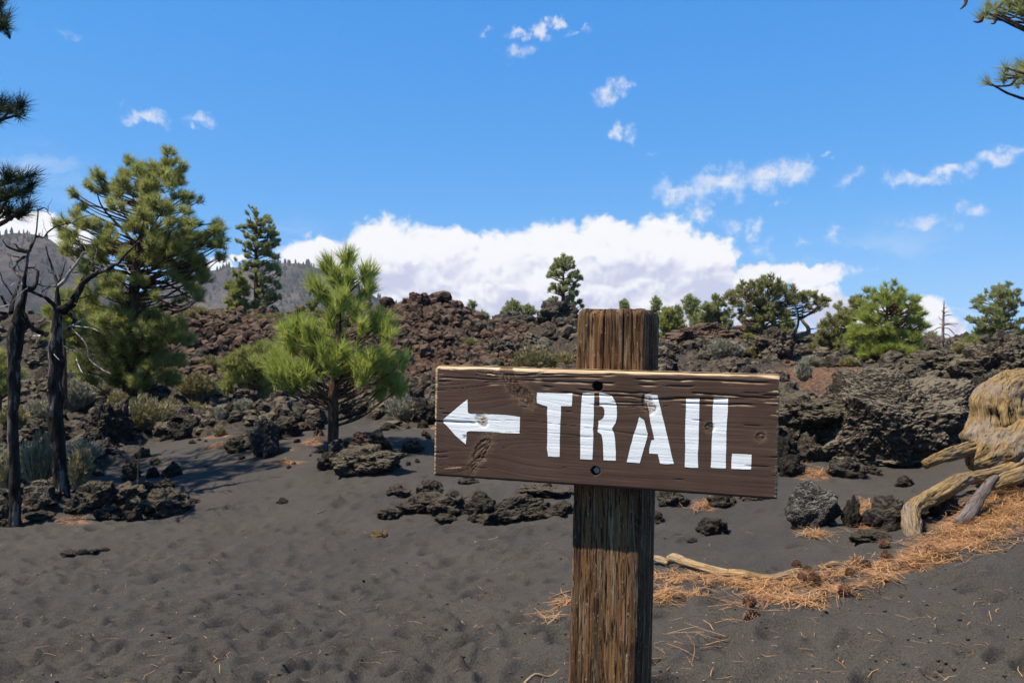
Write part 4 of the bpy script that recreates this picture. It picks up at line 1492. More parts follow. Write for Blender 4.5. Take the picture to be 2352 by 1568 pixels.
def needle_mesh(C, A, rnd, n, L, width, brush, ang=(.35, 1.15), droop=0.0, tint0=None):
    """bottle-brush tufts: C centres of the twig tips, A their axes"""
    N_ = len(C)
    A = unit(A)
    ref = np.where(np.abs(A[:, 2:3]) < .9, np.array([[0, 0, 1.0]]), np.array([[1.0, 0, 0]]))
    X = unit(np.cross(A, ref)); Yv = np.cross(A, X)
    ph = rnd.uniform(0, 2 * np.pi, (N_, n))
    th = rnd.uniform(ang[0], ang[1], (N_, n))
    along = rnd.uniform(-brush, 0, (N_, n))
    th = th * (1 - .55 * np.clip(1 + along / max(brush, 1e-6), 0, 1) * rnd.rand(N_, n))
    D = A[:, None] * np.cos(th)[..., None] + (X[:, None] * np.cos(ph)[..., None] + Yv[:, None] * np.sin(ph)[..., None]) * np.sin(th)[..., None]
    ln = L * rnd.uniform(.72, 1.08, (N_, n))
    B = C[:, None] + A[:, None] * along[..., None]
    T = B + D * ln[..., None]
    T[..., 2] -= droop * ln * (1 - np.abs(D[..., 2]))
    S = unit(np.cross(D, rnd.normal(size=(N_, n, 3)))) * (width / 2)
    V = np.stack([B - S, B + S, T], axis=2).reshape(-1, 3)
    Fc = np.arange(len(V)).reshape(-1, 3)
    t = (tint0 if tint0 is not None else rnd.uniform(.15, .75, N_))[:, None] + rnd.normal(0, .16, (N_, n))
    t = np.clip(t, 0, .92)
    t = np.where(rnd.rand(N_, n) < .012, 1.0, t)
    tint = np.repeat(t.ravel(), 3)
    return V, Fc, tint


def twigs(acc, P0, P1, r0, r1, sag=0.0, rnd=None):
    """many thin three-sided twigs at once"""
    P0, P1 = np.asarray(P0, float), np.asarray(P1, float)
    d = P1 - P0
    ln = np.linalg.norm(d, axis=1, keepdims=True)
    M = (P0 + P1) / 2 - np.array([0, 0, 1.0]) * ln * sag
    if rnd is not None:
        M = M + rnd.normal(0, .06, M.shape) * ln
    A = unit(d)
    ref = np.where(np.abs(A[:, 2:3]) < .9, np.array([[0, 0, 1.0]]), np.array([[1.0, 0, 0]]))
    X = unit(np.cross(A, ref)); Yv = np.cross(A, X)
    rm = (np.asarray(r0) + np.asarray(r1)) / 2
    rings = []
    far = np.linalg.norm(P0.mean(0)) > 20          # far twigs need no bend
    steps = ((P0, r0), (P1, r1)) if far else ((P0, r0), (M, rm), (P1, r1))
    for Pq, r in steps:
        r = np.broadcast_to(np.asarray(r, float), (len(P0),))[:, None]
        rings.append(np.stack([Pq + r * (X * math.cos(a) + Yv * math.sin(a)) for a in (0, 2.094, 4.189)], axis=1))
    V = np.stack(rings, axis=1).reshape(-1, 3)
    base = np.arange(len(P0))[:, None] * 3 * len(steps)
    q = []
    for k in range(0, 3 * (len(steps) - 1), 3):
        for a in range(3):
            b = (a + 1) % 3
            q.append(base + np.array([[k + a, k + b, k + 3 + b, k + 3 + a]]))
    acc.add(V, [np.concatenate(q)])


def build_tree(name, label, cat, group, base, trunk, trunk_r, clumps, rnd, L, n, width, leaf, bark, brush=.08, density=1.0, limb_r=.028, ang=(.35, 1.15), up=.55,
               sides=9, twig_r=.006, droop=0.0, extra_limbs=(), attach=.45, crown_name="crown", tintbias=0.0, trunk_label=None):
    """trunk: world polyline; clumps: (centre, radius vector, number of tufts)"""
    base = np.asarray(base, float)
    root = empty(name, tuple(base), label, cat, group)
    tp, tr_ = smooth_path(trunk, trunk_r, 5)
    wob = .18 * tr_[:, None] * np.stack([pnoise(tp * 3), pnoise(tp * 3 + 9), 0 * tp[:, 0]], 1)
    V, fs = tube(tp + wob, tr_ * (1 + .10 * pnoise(tp * 9)), sides)
    acc = Acc(); acc.add(V, fs)
    to = mk_obj("trunk", acc.mesh("trunk", True, origin=base), bark, root)
    if trunk_label:
        to["label"] = trunk_label
    bacc = Acc(); lacc = Acc()
    for (c, rv, nt) in clumps:
        c = np.asarray(c, float); rv = np.broadcast_to(np.asarray(rv, float), (3,))
        nt = max(2, int(nt * density))
        hd = np.linalg.norm(c[:2] - np.array([np.interp(c[2], tp[:, 2], tp[:, 0]), np.interp(c[2], tp[:, 2], tp[:, 1])])) if tp[-1, 2] > tp[0, 2] else 0
        za = np.clip(c[2] - attach * hd - .02, tp[0, 2] + .12 * (tp[-1, 2] - tp[0, 2]), tp[-1, 2])
        k = np.argmin(np.abs(tp[:, 2] - za))
        s = tp[k]
        ln = np.linalg.norm(c - s)
        lp = None
        if ln > .06:
            m1 = s + (c - s) * .4 + np.array([0, 0, -.05 * ln]) + rnd.normal(0, .05, 3) * ln
            m2 = s + (c - s) * .75 + np.array([0, 0, -.04 * ln]) + rnd.normal(0, .04, 3) * ln
            lr = min(limb_r * (.5 + ln * .5), tr_[k] * .75)
            lp, lrr = smooth_path([s, m1, m2, c], [lr, lr * .75, lr * .5, lr * .28], 3)
            V, fs = tube(lp, lrr, 5, False)
            bacc.add(V, fs)
        d = unit(rnd.normal(size=(nt, 3)))
        d[:, 2] = np.where(d[:, 2] < -.55, -d[:, 2], d[:, 2])
        T = c + d * rv * (rnd.rand(nt, 1) ** .45)
        out = T - s
        out[:, 2] *= .5
        A = unit(unit(d) * .55 + unit(out) * .35 + np.array([0, 0, up]) + rnd.normal(0, .22, (nt, 3)))
        if lp is not None:
            kk = np.argmin(((T[:, None] - lp[None]) ** 2).sum(-1) + 99 * (np.arange(len(lp))[None] < len(lp) * .45), axis=1)
            P0 = lp[kk]
        else:
            P0 = np.repeat(s[None], nt, 0)
        twigs(bacc, P0, T, twig_r, twig_r * .5, .05, rnd)
        ctint = np.clip(rnd.uniform(.18, .68) + tintbias + rnd.normal(0, .1, nt), .05, .9)
        V, Fc, tint = needle_mesh(T, A, rnd, n, L, width, brush, ang, droop, ctint)
        lacc.add(V, [Fc], tint=tint)
    for pts, rr in extra_limbs:
        lp, lrr = smooth_path(pts, rr, 4)
        V, fs = tube(lp, lrr, 7)
        bacc.add(V, fs)
    if bacc.n:
        mk_obj("branches", bacc.mesh("branches", True, origin=base), bark, root)
    if lacc.n:
        mk_obj(crown_name, lacc.mesh(crown_name, False, origin=base), leaf, root)
    return root


def px_clumps(lst, Y, trunk_px, halfw, rnd, per=1.0, depth=.9, copies=3):
    """photo clumps (px, py, radius[, n]), each split into a few small ones and spread in depth round the trunk"""
    out = []
    s = Y / F
    for t in lst:
        px0, py0, r = t[:3]
        nt = t[3] if len(t) > 3 else r * r * .085 + 4
        for k in range(copies):
            a = rnd.uniform(0, 6.283); q = r * .75 * math.sqrt(rnd.rand()) * (k > 0)
            px, py = px0 + q * math.cos(a), py0 + q * math.sin(a)
            w = halfw(py) if callable(halfw) else halfw
            dx = abs(px - trunk_px(py))
            dmax = math.sqrt(max(w * w - dx * dx, (w * .25) ** 2)) * s * depth
            dy = rnd.uniform(-1, 1) * dmax
            p = W(px, py, Y)
            rr = r * .92
            out.append((np.array([p[0], p[1] + dy, p[2]]), np.array([rr * s, rr * s * 1.3, rr * s]), nt * per / copies * 1.45))
    return out


def conic_clumps(base, Hh, prof, rnd, lev, cl=.22, nt=7, lean=(0, 0), zlo=.12, gap=.0):
    """a conifer crown: whorls of clumps; prof(t) = crown radius at height fraction t"""
    out = []
    for k in range(lev):
        t = zlo + (1 - zlo) * (k + .5 * rnd.rand()) / lev
        R = prof(t)
        m = max(2, int(2.5 + 4.2 * R / (cl * 2.2)))
        a0 = rnd.uniform(0, 6.28)
        for j in range(m):
            if rnd.rand() < gap:
                continue
            a = a0 + 6.283 * j / m + rnd.uniform(-.35, .35)
            rr = R * rnd.uniform(.62, 1.02)
            c = np.asarray(base) + np.array([math.cos(a) * rr + lean[0] * t, math.sin(a) * rr + lean[1] * t, Hh * t + rnd.uniform(-.03, .03) * Hh])
            s = cl * rnd.uniform(.75, 1.25)
            out.append((c, np.array([s, s, s * .62]), nt))
            if rr > cl * 2.2:
                c2 = np.asarray(base) + (c - np.asarray(base)) * np.array([.5, .5, 1.0])
                out.append((c2, np.array([s, s, s * .6]) * .9, nt * .6))
    c = np.asarray(base) + np.array([lean[0], lean[1], Hh * .985])
    out.append((c, np.array([cl * .5, cl * .5, cl * .8]), nt))
    return out


def straight_trunk(base, Hh, r, lean=(0, 0), wob=.02, rnd=None):
    ts = np.linspace(0, 1, 7)
    pts = [np.asarray(base) + np.array([lean[0] * t + (rnd.normal(0, wob) if rnd is not None and 0 < t < 1 else 0), lean[1] * t + (rnd.normal(0, wob) if rnd is not None and 0 < t < 1 else 0), Hh * t - .15 * (t == 0)]) for t in ts]
    return pts, [r * (1.15 if t == 0 else 1) * (1 - .86 * t) for t in ts]


def build_big_pine():
    rnd = np.random.RandomState(21)
    Y = 17.5
    Z = [(389, 350, 11), (379, 373, 15), (290, 373, 12), (320, 383, 13), (356, 386, 17), (409, 386, 13), (297, 406, 17), (336, 409, 20), (379, 406, 22), (412, 416, 20), (231, 412, 15), (234, 435, 16),
         (201, 432, 13), (175, 449, 10), (185, 476, 11), (274, 435, 15), (313, 435, 22), (363, 442, 24), (405, 452, 22), (442, 455, 12), (287, 458, 17), (306, 491, 20), (389, 491, 24), (425, 498, 14), (452, 495, 11),
         (389, 524, 26), (425, 531, 22), (455, 524, 18), (488, 518, 15), (504, 537, 16), (517, 567, 14), (468, 557, 22), (428, 551, 26), (508, 590, 12), (135, 518, 9), (148, 537, 11), (181, 518, 15), (214, 514, 17),
         (250, 528, 19), (211, 551, 20), (178, 567, 17), (158, 584, 13), (231, 570, 22), (280, 537, 22), (313, 534, 22), (274, 570, 24), (313, 567, 26), (356, 541, 22), (382, 551, 24), (356, 577, 26), (396, 577, 26),
         (438, 584, 24), (461, 600, 20), (428, 610, 24), (379, 607, 26), (330, 603, 24), (461, 636, 17), (445, 666, 19), (458, 689, 14), (412, 636, 20), (214, 584, 18), (198, 600, 18), (237, 633, 18), (214, 659, 18),
         (185, 692, 20), (204, 715, 24), (247, 676, 22), (241, 709, 26), (277, 669, 20), (303, 699, 22), (185, 748, 26), (231, 748, 28), (274, 735, 26), (313, 742, 26), (349, 732, 24), (372, 762, 26), (405, 748, 24), (419, 781, 22),
         (171, 793, 24), (218, 778, 30), (265, 793, 32), (311, 784, 32), (358, 784, 30), (405, 778, 26), (187, 840, 24), (233, 834, 30), (280, 834, 32), (327, 824, 32), (374, 831, 28), (417, 831, 20), (202, 880, 18), (265, 871, 26),
         (296, 880, 24), (389, 872, 18), (342, 872, 20), (150, 760, 16), (255, 605, 20), (290, 640, 18), (340, 650, 16), (400, 690, 14)]
    tpx = lambda py: float(np.interp(py, [360, 420, 480, 580, 660, 740, 870, 955], [385, 365, 345, 320, 308, 305, 300, 295]))
    hw = lambda py: float(np.interp(py, [340, 420, 520, 600, 700, 800, 880], [30, 90, 180, 170, 140, 140, 110]))
    cl = px_clumps(Z, Y, tpx, hw, rnd, 1.0, .8)
    tr = [W(tpx(py), py, Y) for py in (985, 955, 870, 740, 660, 580, 480, 420, 360)]
    rr = [.16, .15, .14, .125, .10, .08, .05, .03, .012]
    b = tr[1].copy()
    limbs = []
    for pts in ([(320, 575), (285, 530), (255, 500), (232, 470), (222, 440)], [(322, 560), (280, 560), (230, 590), (190, 600)], [(350, 480), (395, 500), (440, 515), (490, 515)],
                [(312, 640), (380, 650), (430, 680), (455, 690)], [(312, 650), (370, 690), (420, 705)], [(306, 690), (350, 715), (375, 690)]):
        yo = rnd.uniform(-.4, .4)
        limbs.append(([W(x, y, Y + yo * q / 4) for q, (x, y) in enumerate(pts)], np.linspace(.036, .010, len(pts))))
    build_tree("pine_tree", "large bushy pine tree left of centre, needles growing right down to the shrubs", "tree", None, b, tr, rr, cl, rnd, .165, 30, .0090, LEAF_PINE, BARK, brush=.10, limb_r=.020, extra_limbs=limbs, up=.5, twig_r=.006, attach=.35)


def build_young_pine():
    rnd = np.random.RandomState(4)
    Y = 10.8
    cx = lambda x: 516.8 + x * .3662
    Z = [(770, 215, 42), (650, 265, 40), (885, 300, 48), (570, 375, 52), (700, 350, 58), (800, 330, 46), (900, 400, 44), (650, 450, 66), (780, 470, 58), (680, 600, 44), (840, 540, 44), (980, 580, 66), (1010, 665, 56), (860, 640, 44),
         (480, 640, 66), (565, 655, 52), (390, 640, 40), (400, 740, 74), (500, 760, 70), (600, 720, 58), (650, 780, 52), (310, 850, 58), (400, 880, 66), (520, 880, 66), (640, 880, 66), (750, 900, 58), (850, 860, 64), (950, 850, 58), (1050, 840, 48),
         (1120, 845, 30), (1000, 920, 50), (900, 950, 44), (420, 965, 50), (350, 945, 38), (560, 950, 44), (780, 800, 56), (1050, 1000, 44), (1110, 1010, 28), (960, 1040, 30)]
    Z = [(cx(x), cx(y), r * .3662, max(5, r * .26)) for x, y, r in Z]
    tpx = lambda py: float(np.interp(py, [560, 600, 720, 760, 865, 920, 1035], [797, 795, 779, 777, 769, 766, 765]))
    hw = lambda py: float(np.interp(py, [560, 650, 760, 860], [20, 75, 130, 150]))
    cl = px_clumps(Z, Y, tpx, hw, rnd, 1.0, .8)
    tr = [W(tpx(py), py, Y) for py in (1050, 1035, 980, 920, 865, 760, 720, 640, 590)]
    rr = [.085, .075, .070, .072, .05, .036, .03, .02, .010]
    limbs = []
    for pts, r0 in (([(766, 925), (735, 895), (690, 855), (655, 820)], .036), ([(768, 915), (805, 890), (875, 850), (915, 832)], .034), ([(776, 815), (822, 785), (862, 752)], .024), ([(772, 830), (745, 790), (705, 755)], .022),
                    ([(766, 900), (740, 880), (700, 878)], .016), ([(768, 905), (810, 885), (880, 880)], .016), ([(780, 690), (820, 655), (846, 622)], .016), ([(779, 680), (758, 645), (750, 605)], .016)):
        yo = rnd.uniform(-.25, .25)
        limbs.append(([W(x, y, Y + yo * q / 3) for q, (x, y) in enumerate(pts)], np.linspace(r0, r0 * .3, len(pts))))
    build_tree("young_pine", "bright green young pine with long needles, standing on the sand left of the sign", "tree", None, tr[1], tr, rr, cl, rnd, .22, 34, .0095, LEAF_YOUNG, BARK, brush=.20, limb_r=.013, ang=(.15, .80), up=.75, extra_limbs=limbs, twig_r=.006, attach=.55, tintbias=.08)


def build_distant_pines():
    rnd = np.random.RandomState(9)

    def auth(label, Y, foot, top, clz, group=None, leaf=LEAF_FAR, L=.115, n=20, width=.016, per=.07, name="pine_tree", r0=.16, bark=BARK, tw=.012, depth=.9, foot_drop=20, hw=45, trunk=None, dens=1.0, up=.5, att=.35, limbs=()):
        fx, fy = foot; tx, ty = top
        tpx = (lambda py: fx + (tx - fx) * (fy - py) / max(1, fy - ty))
        s = Y / F
        c = px_clumps([(a, b, r, max(5, r * r * per * 2.3 + 3)) for a, b, r in clz], Y, tpx, hw, rnd, 1.0, depth)
        if trunk is None:
            tr = [W(fx, fy + foot_drop, Y)] + [W(fx + (tx - fx) * t + rnd.normal(0, .6), fy + (ty - fy) * t, Y) for t in np.linspace(0, 1, 6)]
        else:
            tr = [W(trunk[0][0], trunk[0][1] + foot_drop, Y)] + [W(a, b, Y) for a, b in trunk]
        rr = [r0 * 1.2] + list(r0 * (1 - .88 * np.linspace(0, 1, len(tr) - 1)))
        lm = [([W(a, b, Y + q * .1) for q, (a, b) in enumerate(pts)], np.linspace(w, w * .35, len(pts))) for pts, w in limbs]
        return build_tree(name, label, "tree", group, tr[1], tr, rr, c, rnd, L, n, width, leaf, bark, brush=.10, limb_r=.026, twig_r=tw, up=up, density=dens, sides=7, attach=att, extra_limbs=lm)

    z7 = lambda x, y: ((850 + x / 3.137) * S4, (800 + y / 3.137) * S4)
    Z = [(540, 115, 18), (505, 120, 14), (560, 190, 50), (640, 210, 50), (690, 240, 40), (520, 220, 34), (480, 320, 50), (540, 320, 44), (620, 290, 50), (700, 330, 44), (740, 290, 22), (370, 380, 26), (430, 360, 36), (520, 410, 44), (600, 400, 40), (700, 430, 55), (770, 420, 36), (815, 410, 14),
         (480, 470, 44), (560, 520, 50), (640, 520, 50), (740, 500, 50), (810, 500, 28), (370, 545, 30), (430, 570, 44), (500, 600, 40), (640, 600, 44), (720, 590, 55), (790, 570, 30), (640, 690, 50), (730, 690, 60), (800, 720, 34), (430, 700, 36), (360, 770, 28), (410, 640, 30), (470, 830, 50), (400, 860, 50), (510, 810, 36),
         (640, 810, 50), (720, 830, 60), (790, 880, 50), (830, 920, 28), (600, 930, 44), (650, 990, 44), (420, 950, 44), (620, 1050, 40), (720, 1020, 55), (800, 1060, 50), (850, 1090, 28), (620, 1150, 36), (720, 1160, 55), (800, 1200, 44), (640, 1220, 40), (740, 1250, 40), (840, 1230, 22), (490, 1060, 36), (600, 1290, 44), (590, 1350, 50), (680, 1330, 40), (740, 1400, 44), (540, 1410, 40), (640, 1420, 40), (480, 1370, 40)]
    Z = [(*z7(x, y), r / 3.137 * S4) for x, y, r in Z]
    auth("tall slim pine on the ridge at left, its trunk showing in gaps", 33, z7(560, 1440), z7(545, 110), Z, per=.20, hw=55, n=24)
    Z = [(330, 960, 55), (290, 1030, 60), (370, 1040, 60), (230, 1090, 55), (300, 1110, 65), (380, 1110, 55), (250, 1180, 60), (330, 1190, 70), (400, 1180, 44), (210, 1280, 50), (290, 1280, 70), (370, 1270, 60), (230, 1350, 55), (320, 1370, 60), (410, 1350, 50), (200, 1100, 40), (440, 1100, 30), (270, 1420, 44), (370, 1420, 44)]
    Z = [(*z7(x, y), r / 3.137 * S4) for x, y, r in Z]
    auth("bushy light green pine at the foot of the tall slim one", 32, z7(330, 1450), z7(330, 950), Z, per=.20, leaf=LEAF_PINE, hw=28, n=28)
    z8 = lambda x, y: ((2150 + x / 4.9) * S4, (1000 + y / 4.9) * S4)
    Z = [(500, 130, 44), (390, 200, 55), (560, 150, 44), (450, 230, 60), (550, 230, 60), (650, 200, 50), (715, 220, 26), (350, 170, 24), (640, 290, 60), (700, 340, 40), (420, 330, 66), (330, 380, 66), (500, 340, 60), (600, 350, 44), (270, 370, 26), (300, 470, 70), (220, 510, 44), (390, 480, 66), (470, 470, 50), (640, 510, 66), (740, 510, 77), (830, 550, 50), (770, 450, 40), (870, 560, 22),
         (480, 650, 50), (620, 650, 66), (720, 680, 44), (310, 730, 66), (230, 760, 40), (400, 760, 55), (480, 790, 66), (570, 780, 66), (680, 760, 66), (740, 830, 50), (640, 860, 66), (790, 700, 26), (780, 875, 20), (330, 950, 60), (240, 990, 50), (420, 830, 40), (600, 940, 60), (690, 960, 44), (560, 1000, 55),
         (300, 1100, 55), (200, 1120, 40), (420, 1090, 60), (480, 1040, 44), (600, 1080, 66), (700, 1060, 66), (820, 1030, 55), (870, 1090, 44), (660, 1160, 66), (760, 1180, 55), (540, 1240, 60), (440, 1270, 60), (330, 1310, 55), (620, 1290, 66), (720, 1300, 60), (400, 1340, 44), (600, 1350, 50)]
    Z = [(*z8(x, y), r / 4.9 * S4) for x, y, r in Z]
    auth("lone shapely pine on the dark crest just left of the post top", 38, z8(510, 1390), z8(500, 110), Z, per=.26, hw=42, n=24, r0=.13, bark=BARK_RED)
    # small pines along the crest
    for lb, Y, fx, fy, h, w in [("small pale pine just left of the highest red knob", 36, 938, 722, 32, 22), ("small pine behind the highest red knob", 37, 968, 708, 16, 16), ("small pine peeking over the crest right of the red knob", 38, 1004, 728, 26, 16), ("low bushy pine beside the black pinnacle", 37, 1030, 730, 22, 26),
                                ("forked light green pine on the crest above the dark outcrop", 36, 1082, 742, 48, 20), ("small pine leaning right on the crest slope", 36, 1106, 750, 30, 24), ("round-topped small pine on the left black outcrop", 40, 1176, 738, 46, 34), ("small pine with a thin bare trunk left of the lone pine", 40, 1214, 748, 46, 30),
                                ("tiny pine tip seen over the post's top", 42, 1434, 722, 30, 10)]:
        b = W(fx, fy, Y); s = Y / F
        Hh, R = h * s, w * s / 2
        bs = b - np.array([0, 0, .3])
        tr, rr = straight_trunk(bs, Hh + .3, .04, (rnd.uniform(-.1, .1), 0), .02, rnd)
        cl = conic_clumps(b, Hh, lambda t: R * (1.15 - abs(t - .6) * 1.2), rnd, 6, .2, 10, zlo=.3, gap=.25)
        build_tree("small_pine", lb, "tree", None, b, tr, rr, cl, rnd, .14, 22, .016, LEAF_FAR, BARK, brush=.08, limb_r=.02, twig_r=.008)
    # right of the post
    z6 = lambda x, y: ((2550 + x / 3.136) * S4, (1180 + y / 3.136) * S4)
    for lb, Y, foot, hh, w, lf, prof, zl, gp in [("pale slender pine far behind the post's right side", 44, z6(230, 330), 290, 130, LEAF_FAR, lambda t: 1.05 - t, .1, .25), ("thin far pine between the bushy one and the bare-trunked one", 44, z6(500, 420), 260, 90, LEAF_FAR, lambda t: .9 - abs(t - .75), .4, .3),
                                                 ("tall thin pine with a bare trunk right of the post", 38, z6(672, 520), 490, 170, LEAF_FAR, lambda t: 1.0 - abs(t - .8) * 1.5, .45, .25), ("spindly half-bare pine next to the tall thin one", 37, z6(722, 580), 330, 140, LEAF_FAR, lambda t: .8 - abs(t - .8), .4, .4)]:
        s = Y / F * S4 / 3.136
        b = W(foot[0], foot[1], Y)
        Hh, R = hh * s, w * s / 2
        tr, rr = straight_trunk(b - np.array([0, 0, .6]), Hh + .6, .07, (0, 0), .02, rnd)
        cl = conic_clumps(b, Hh, lambda t: R * max(.25, prof(t)), rnd, 10, .26, 11, zlo=zl, gap=gp)
        build_tree("pine_tree", lb, "tree", None, b, tr, rr, cl, rnd, .15, 22, .018, lf, BARK_RED if 'bare' in lb else BARK, brush=.09, limb_r=.03, twig_r=.010)
    Z = [(350, 190, 44), (320, 240, 50), (400, 230, 50), (300, 310, 60), (380, 310, 66), (440, 280, 50), (310, 390, 66), (400, 390, 66), (470, 370, 55), (540, 360, 44), (320, 480, 66), (400, 480, 70), (480, 460, 70), (560, 440, 66), (330, 570, 60), (420, 560, 70), (500, 540, 70), (580, 520, 66), (640, 460, 60), (700, 450, 44), (650, 540, 60), (720, 520, 55), (340, 630, 50), (450, 620, 55), (540, 600, 50), (620, 590, 50), (700, 580, 44)]
    Z = [(*z6(x, y), r / 3.136 * S4) for x, y, r in Z]
    auth("bushy dark green pine directly behind the post's right edge", 31, z6(430, 660), z6(360, 180), Z, per=.18, leaf=LEAF_PINE, hw=40, n=28)
    Z = [(960, 40, 50), (1040, 60, 44), (900, 120, 55), (980, 130, 60), (1060, 130, 50), (830, 180, 50), (920, 210, 66), (1010, 210, 60), (1100, 220, 50), (800, 250, 44), (880, 280, 66), (960, 290, 60), (1080, 290, 55), (1150, 260, 44), (840, 350, 55), (920, 370, 60), (1100, 380, 60), (1160, 350, 44), (870, 430, 55), (1000, 440, 50), (1140, 440, 50), (900, 520, 44), (960, 590, 50), (1060, 520, 44), (1150, 500, 50), (850, 500, 40), (820, 600, 44)]
    Z = [(*z6(x, y), r / 3.136 * S4) for x, y, r in Z]
    auth("round-crowned pine left of the twisted juniper", 32, z6(1040, 600), z6(1010, 60), Z, per=.17, leaf=LEAF_FAR, hw=42, n=24, bark=BARK, r0=.10, trunk=[z6(1040, 600), z6(1045, 470), z6(1040, 360), z6(1000, 270), z6(960, 200), z6(980, 80)])
    # the twisted juniper
    zj = lambda x, y: ((2600 + x / 2.94) * S4, (1100 + y / 2.94) * S4)
    Z = [(1350, 60, 55), (1300, 90, 44), (1420, 90, 55), (1220, 110, 60), (1350, 140, 66), (1450, 150, 66), (1080, 140, 55), (1150, 170, 60), (1260, 190, 60), (1540, 170, 66), (1640, 170, 66), (1700, 190, 44), (980, 220, 55), (1080, 240, 66), (1180, 260, 66), (1380, 240, 66), (1480, 260, 60), (1600, 260, 66), (1720, 260, 55), (1770, 250, 40),
         (900, 270, 50), (960, 330, 60), (1060, 340, 60), (1280, 320, 66), (1400, 340, 66), (1540, 350, 66), (1640, 340, 55), (1090, 430, 66), (1200, 420, 70), (1310, 420, 70), (1420, 430, 66), (1530, 430, 60), (1620, 470, 50), (1100, 510, 55), (1200, 510, 66), (1320, 510, 66), (1430, 510, 55), (1550, 500, 50), (1060, 540, 36),
         (1850, 230, 55), (1940, 240, 55), (2030, 270, 55), (2090, 300, 36), (1820, 300, 50), (1960, 320, 50), (2050, 350, 44), (1860, 380, 40), (1930, 420, 30), (1720, 300, 40), (2000, 400, 30), (1180, 620, 50), (1450, 620, 50), (1500, 590, 44), (1620, 600, 44)]
    Z = [(*zj(x, y), r / 2.94 * S4) for x, y, r in Z]
    limbs = [([zj(x, y) for x, y in pts], w) for pts, w in [
        ([(1560, 880), (1590, 770), (1680, 740), (1760, 715), (1850, 680), (1865, 640), (1850, 605), (1810, 560), (1780, 520), (1750, 520)], .12), ([(1740, 725), (1700, 680), (1735, 600), (1745, 520), (1735, 430), (1700, 340)], .06), ([(1750, 525), (1820, 490), (1890, 440), (1950, 390), (1990, 330)], .05),
        ([(1860, 640), (1920, 630), (2000, 620)], .03), ([(1740, 740), (1830, 740), (1950, 745)], .03), ([(1310, 560), (1250, 540), (1150, 545)], .05), ([(1320, 520), (1380, 450), (1380, 300)], .05), ([(1310, 640), (1400, 560), (1500, 520)], .05), ([(1400, 760), (1200, 750), (1100, 690), (980, 650)], .03), ([(1100, 690), (1040, 650), (1020, 610)], .015), ([(1800, 500), (1790, 440), (1840, 380)], .03), ([(1740, 430), (1800, 400), (1840, 330)], .03)]]
    limbs = [(p, w) for p, w in limbs]
    auth("twisted old juniper with a broad crown and a bare curling limb", 29, zj(1450, 850), zj(1350, 300), Z, per=.14, leaf=LEAF_OLIVE, hw=75, n=20, L=.10, width=.015, bark=BARK_JUNIPER, r0=.17, name="juniper_tree", depth=.65,
         trunk=[zj(1460, 850), zj(1400, 780), zj(1330, 690), zj(1310, 620), zj(1325, 560), zj(1310, 500), zj(1340, 380)], limbs=limbs, att=.1, tw=.012)
    # pinyon, bright pine, snag, right pine
    zr = lambda x, y: ((3200 + x / 2.625) * S4, (1050 + y / 2.625) * S4)
    Z = [(640, 370, 36), (590, 380, 30), (500, 420, 40), (440, 470, 40), (540, 450, 50), (620, 440, 50), (480, 510, 50), (560, 530, 60), (640, 510, 50), (400, 560, 50), (460, 590, 55), (540, 610, 55), (380, 640, 50), (450, 660, 55), (300, 560, 30), (260, 610, 36), (330, 600, 30), (230, 680, 40), (310, 680, 44), (380, 720, 50), (200, 750, 44), (280, 760, 50), (350, 800, 55), (430, 780, 50), (160, 800, 44), (150, 880, 50), (230, 850, 55), (320, 870, 60), (400, 880, 60), (250, 930, 55), (340, 940, 55), (420, 930, 44), (180, 930, 44), (500, 860, 36)]
    Z = [(*zr(x, y), r / 2.625 * S4) for x, y, r in Z]
    auth("dark olive pinyon pine between the juniper and the bright pine", 27, zr(490, 960), zr(600, 420), Z, per=.13, leaf=LEAF_OLIVE, hw=50, n=20, L=.11, width=.014, name="pinyon_pine", r0=.13, trunk=[zr(490, 960), zr(510, 850), zr(500, 740), zr(530, 620), zr(590, 480), zr(640, 380)])
    Z = [(912, 225, 28), (910, 290, 28), (900, 360, 40), (760, 300, 30), (800, 350, 44), (740, 400, 50), (860, 410, 44), (960, 320, 40), (1040, 330, 50), (1080, 400, 50), (980, 400, 40), (700, 470, 44), (780, 470, 50), (1000, 470, 44), (1080, 480, 55), (1150, 400, 40), (1190, 430, 22), (660, 540, 50), (740, 560, 50), (1120, 540, 50), (1040, 560, 44), (1240, 490, 28), (1290, 540, 30), (620, 600, 55), (700, 620, 44), (1190, 600, 50), (1130, 640, 50), (960, 620, 36), (600, 680, 50), (690, 690, 50), (1240, 640, 44), (1310, 660, 36), (1060, 680, 44), (1180, 720, 55),
         (570, 760, 50), (660, 760, 55), (760, 720, 55), (860, 740, 60), (960, 760, 60), (1060, 770, 60), (1250, 740, 44), (600, 840, 55), (700, 840, 60), (800, 820, 66), (900, 840, 66), (1000, 850, 60), (1100, 860, 60), (1180, 820, 50), (620, 920, 55), (720, 920, 60), (830, 910, 60), (940, 930, 55), (1050, 930, 50), (640, 1000, 55), (740, 1000, 50), (840, 990, 44), (1200, 930, 50), (1280, 980, 55), (1340, 1010, 40), (1230, 1010, 40), (540, 760, 30), (800, 640, 36), (870, 560, 30)]
    Z = [(*zr(x, y), r / 2.625 * S4) for x, y, r in Z]
    auth("bright green open-crowned young pine behind the lava slab at right", 22, zr(905, 1020), zr(912, 240), Z, per=.058, leaf=LEAF_YOUNG, hw=75, n=26, L=.17, width=.0125, r0=.075, bark=BARK_RED, tw=.008)
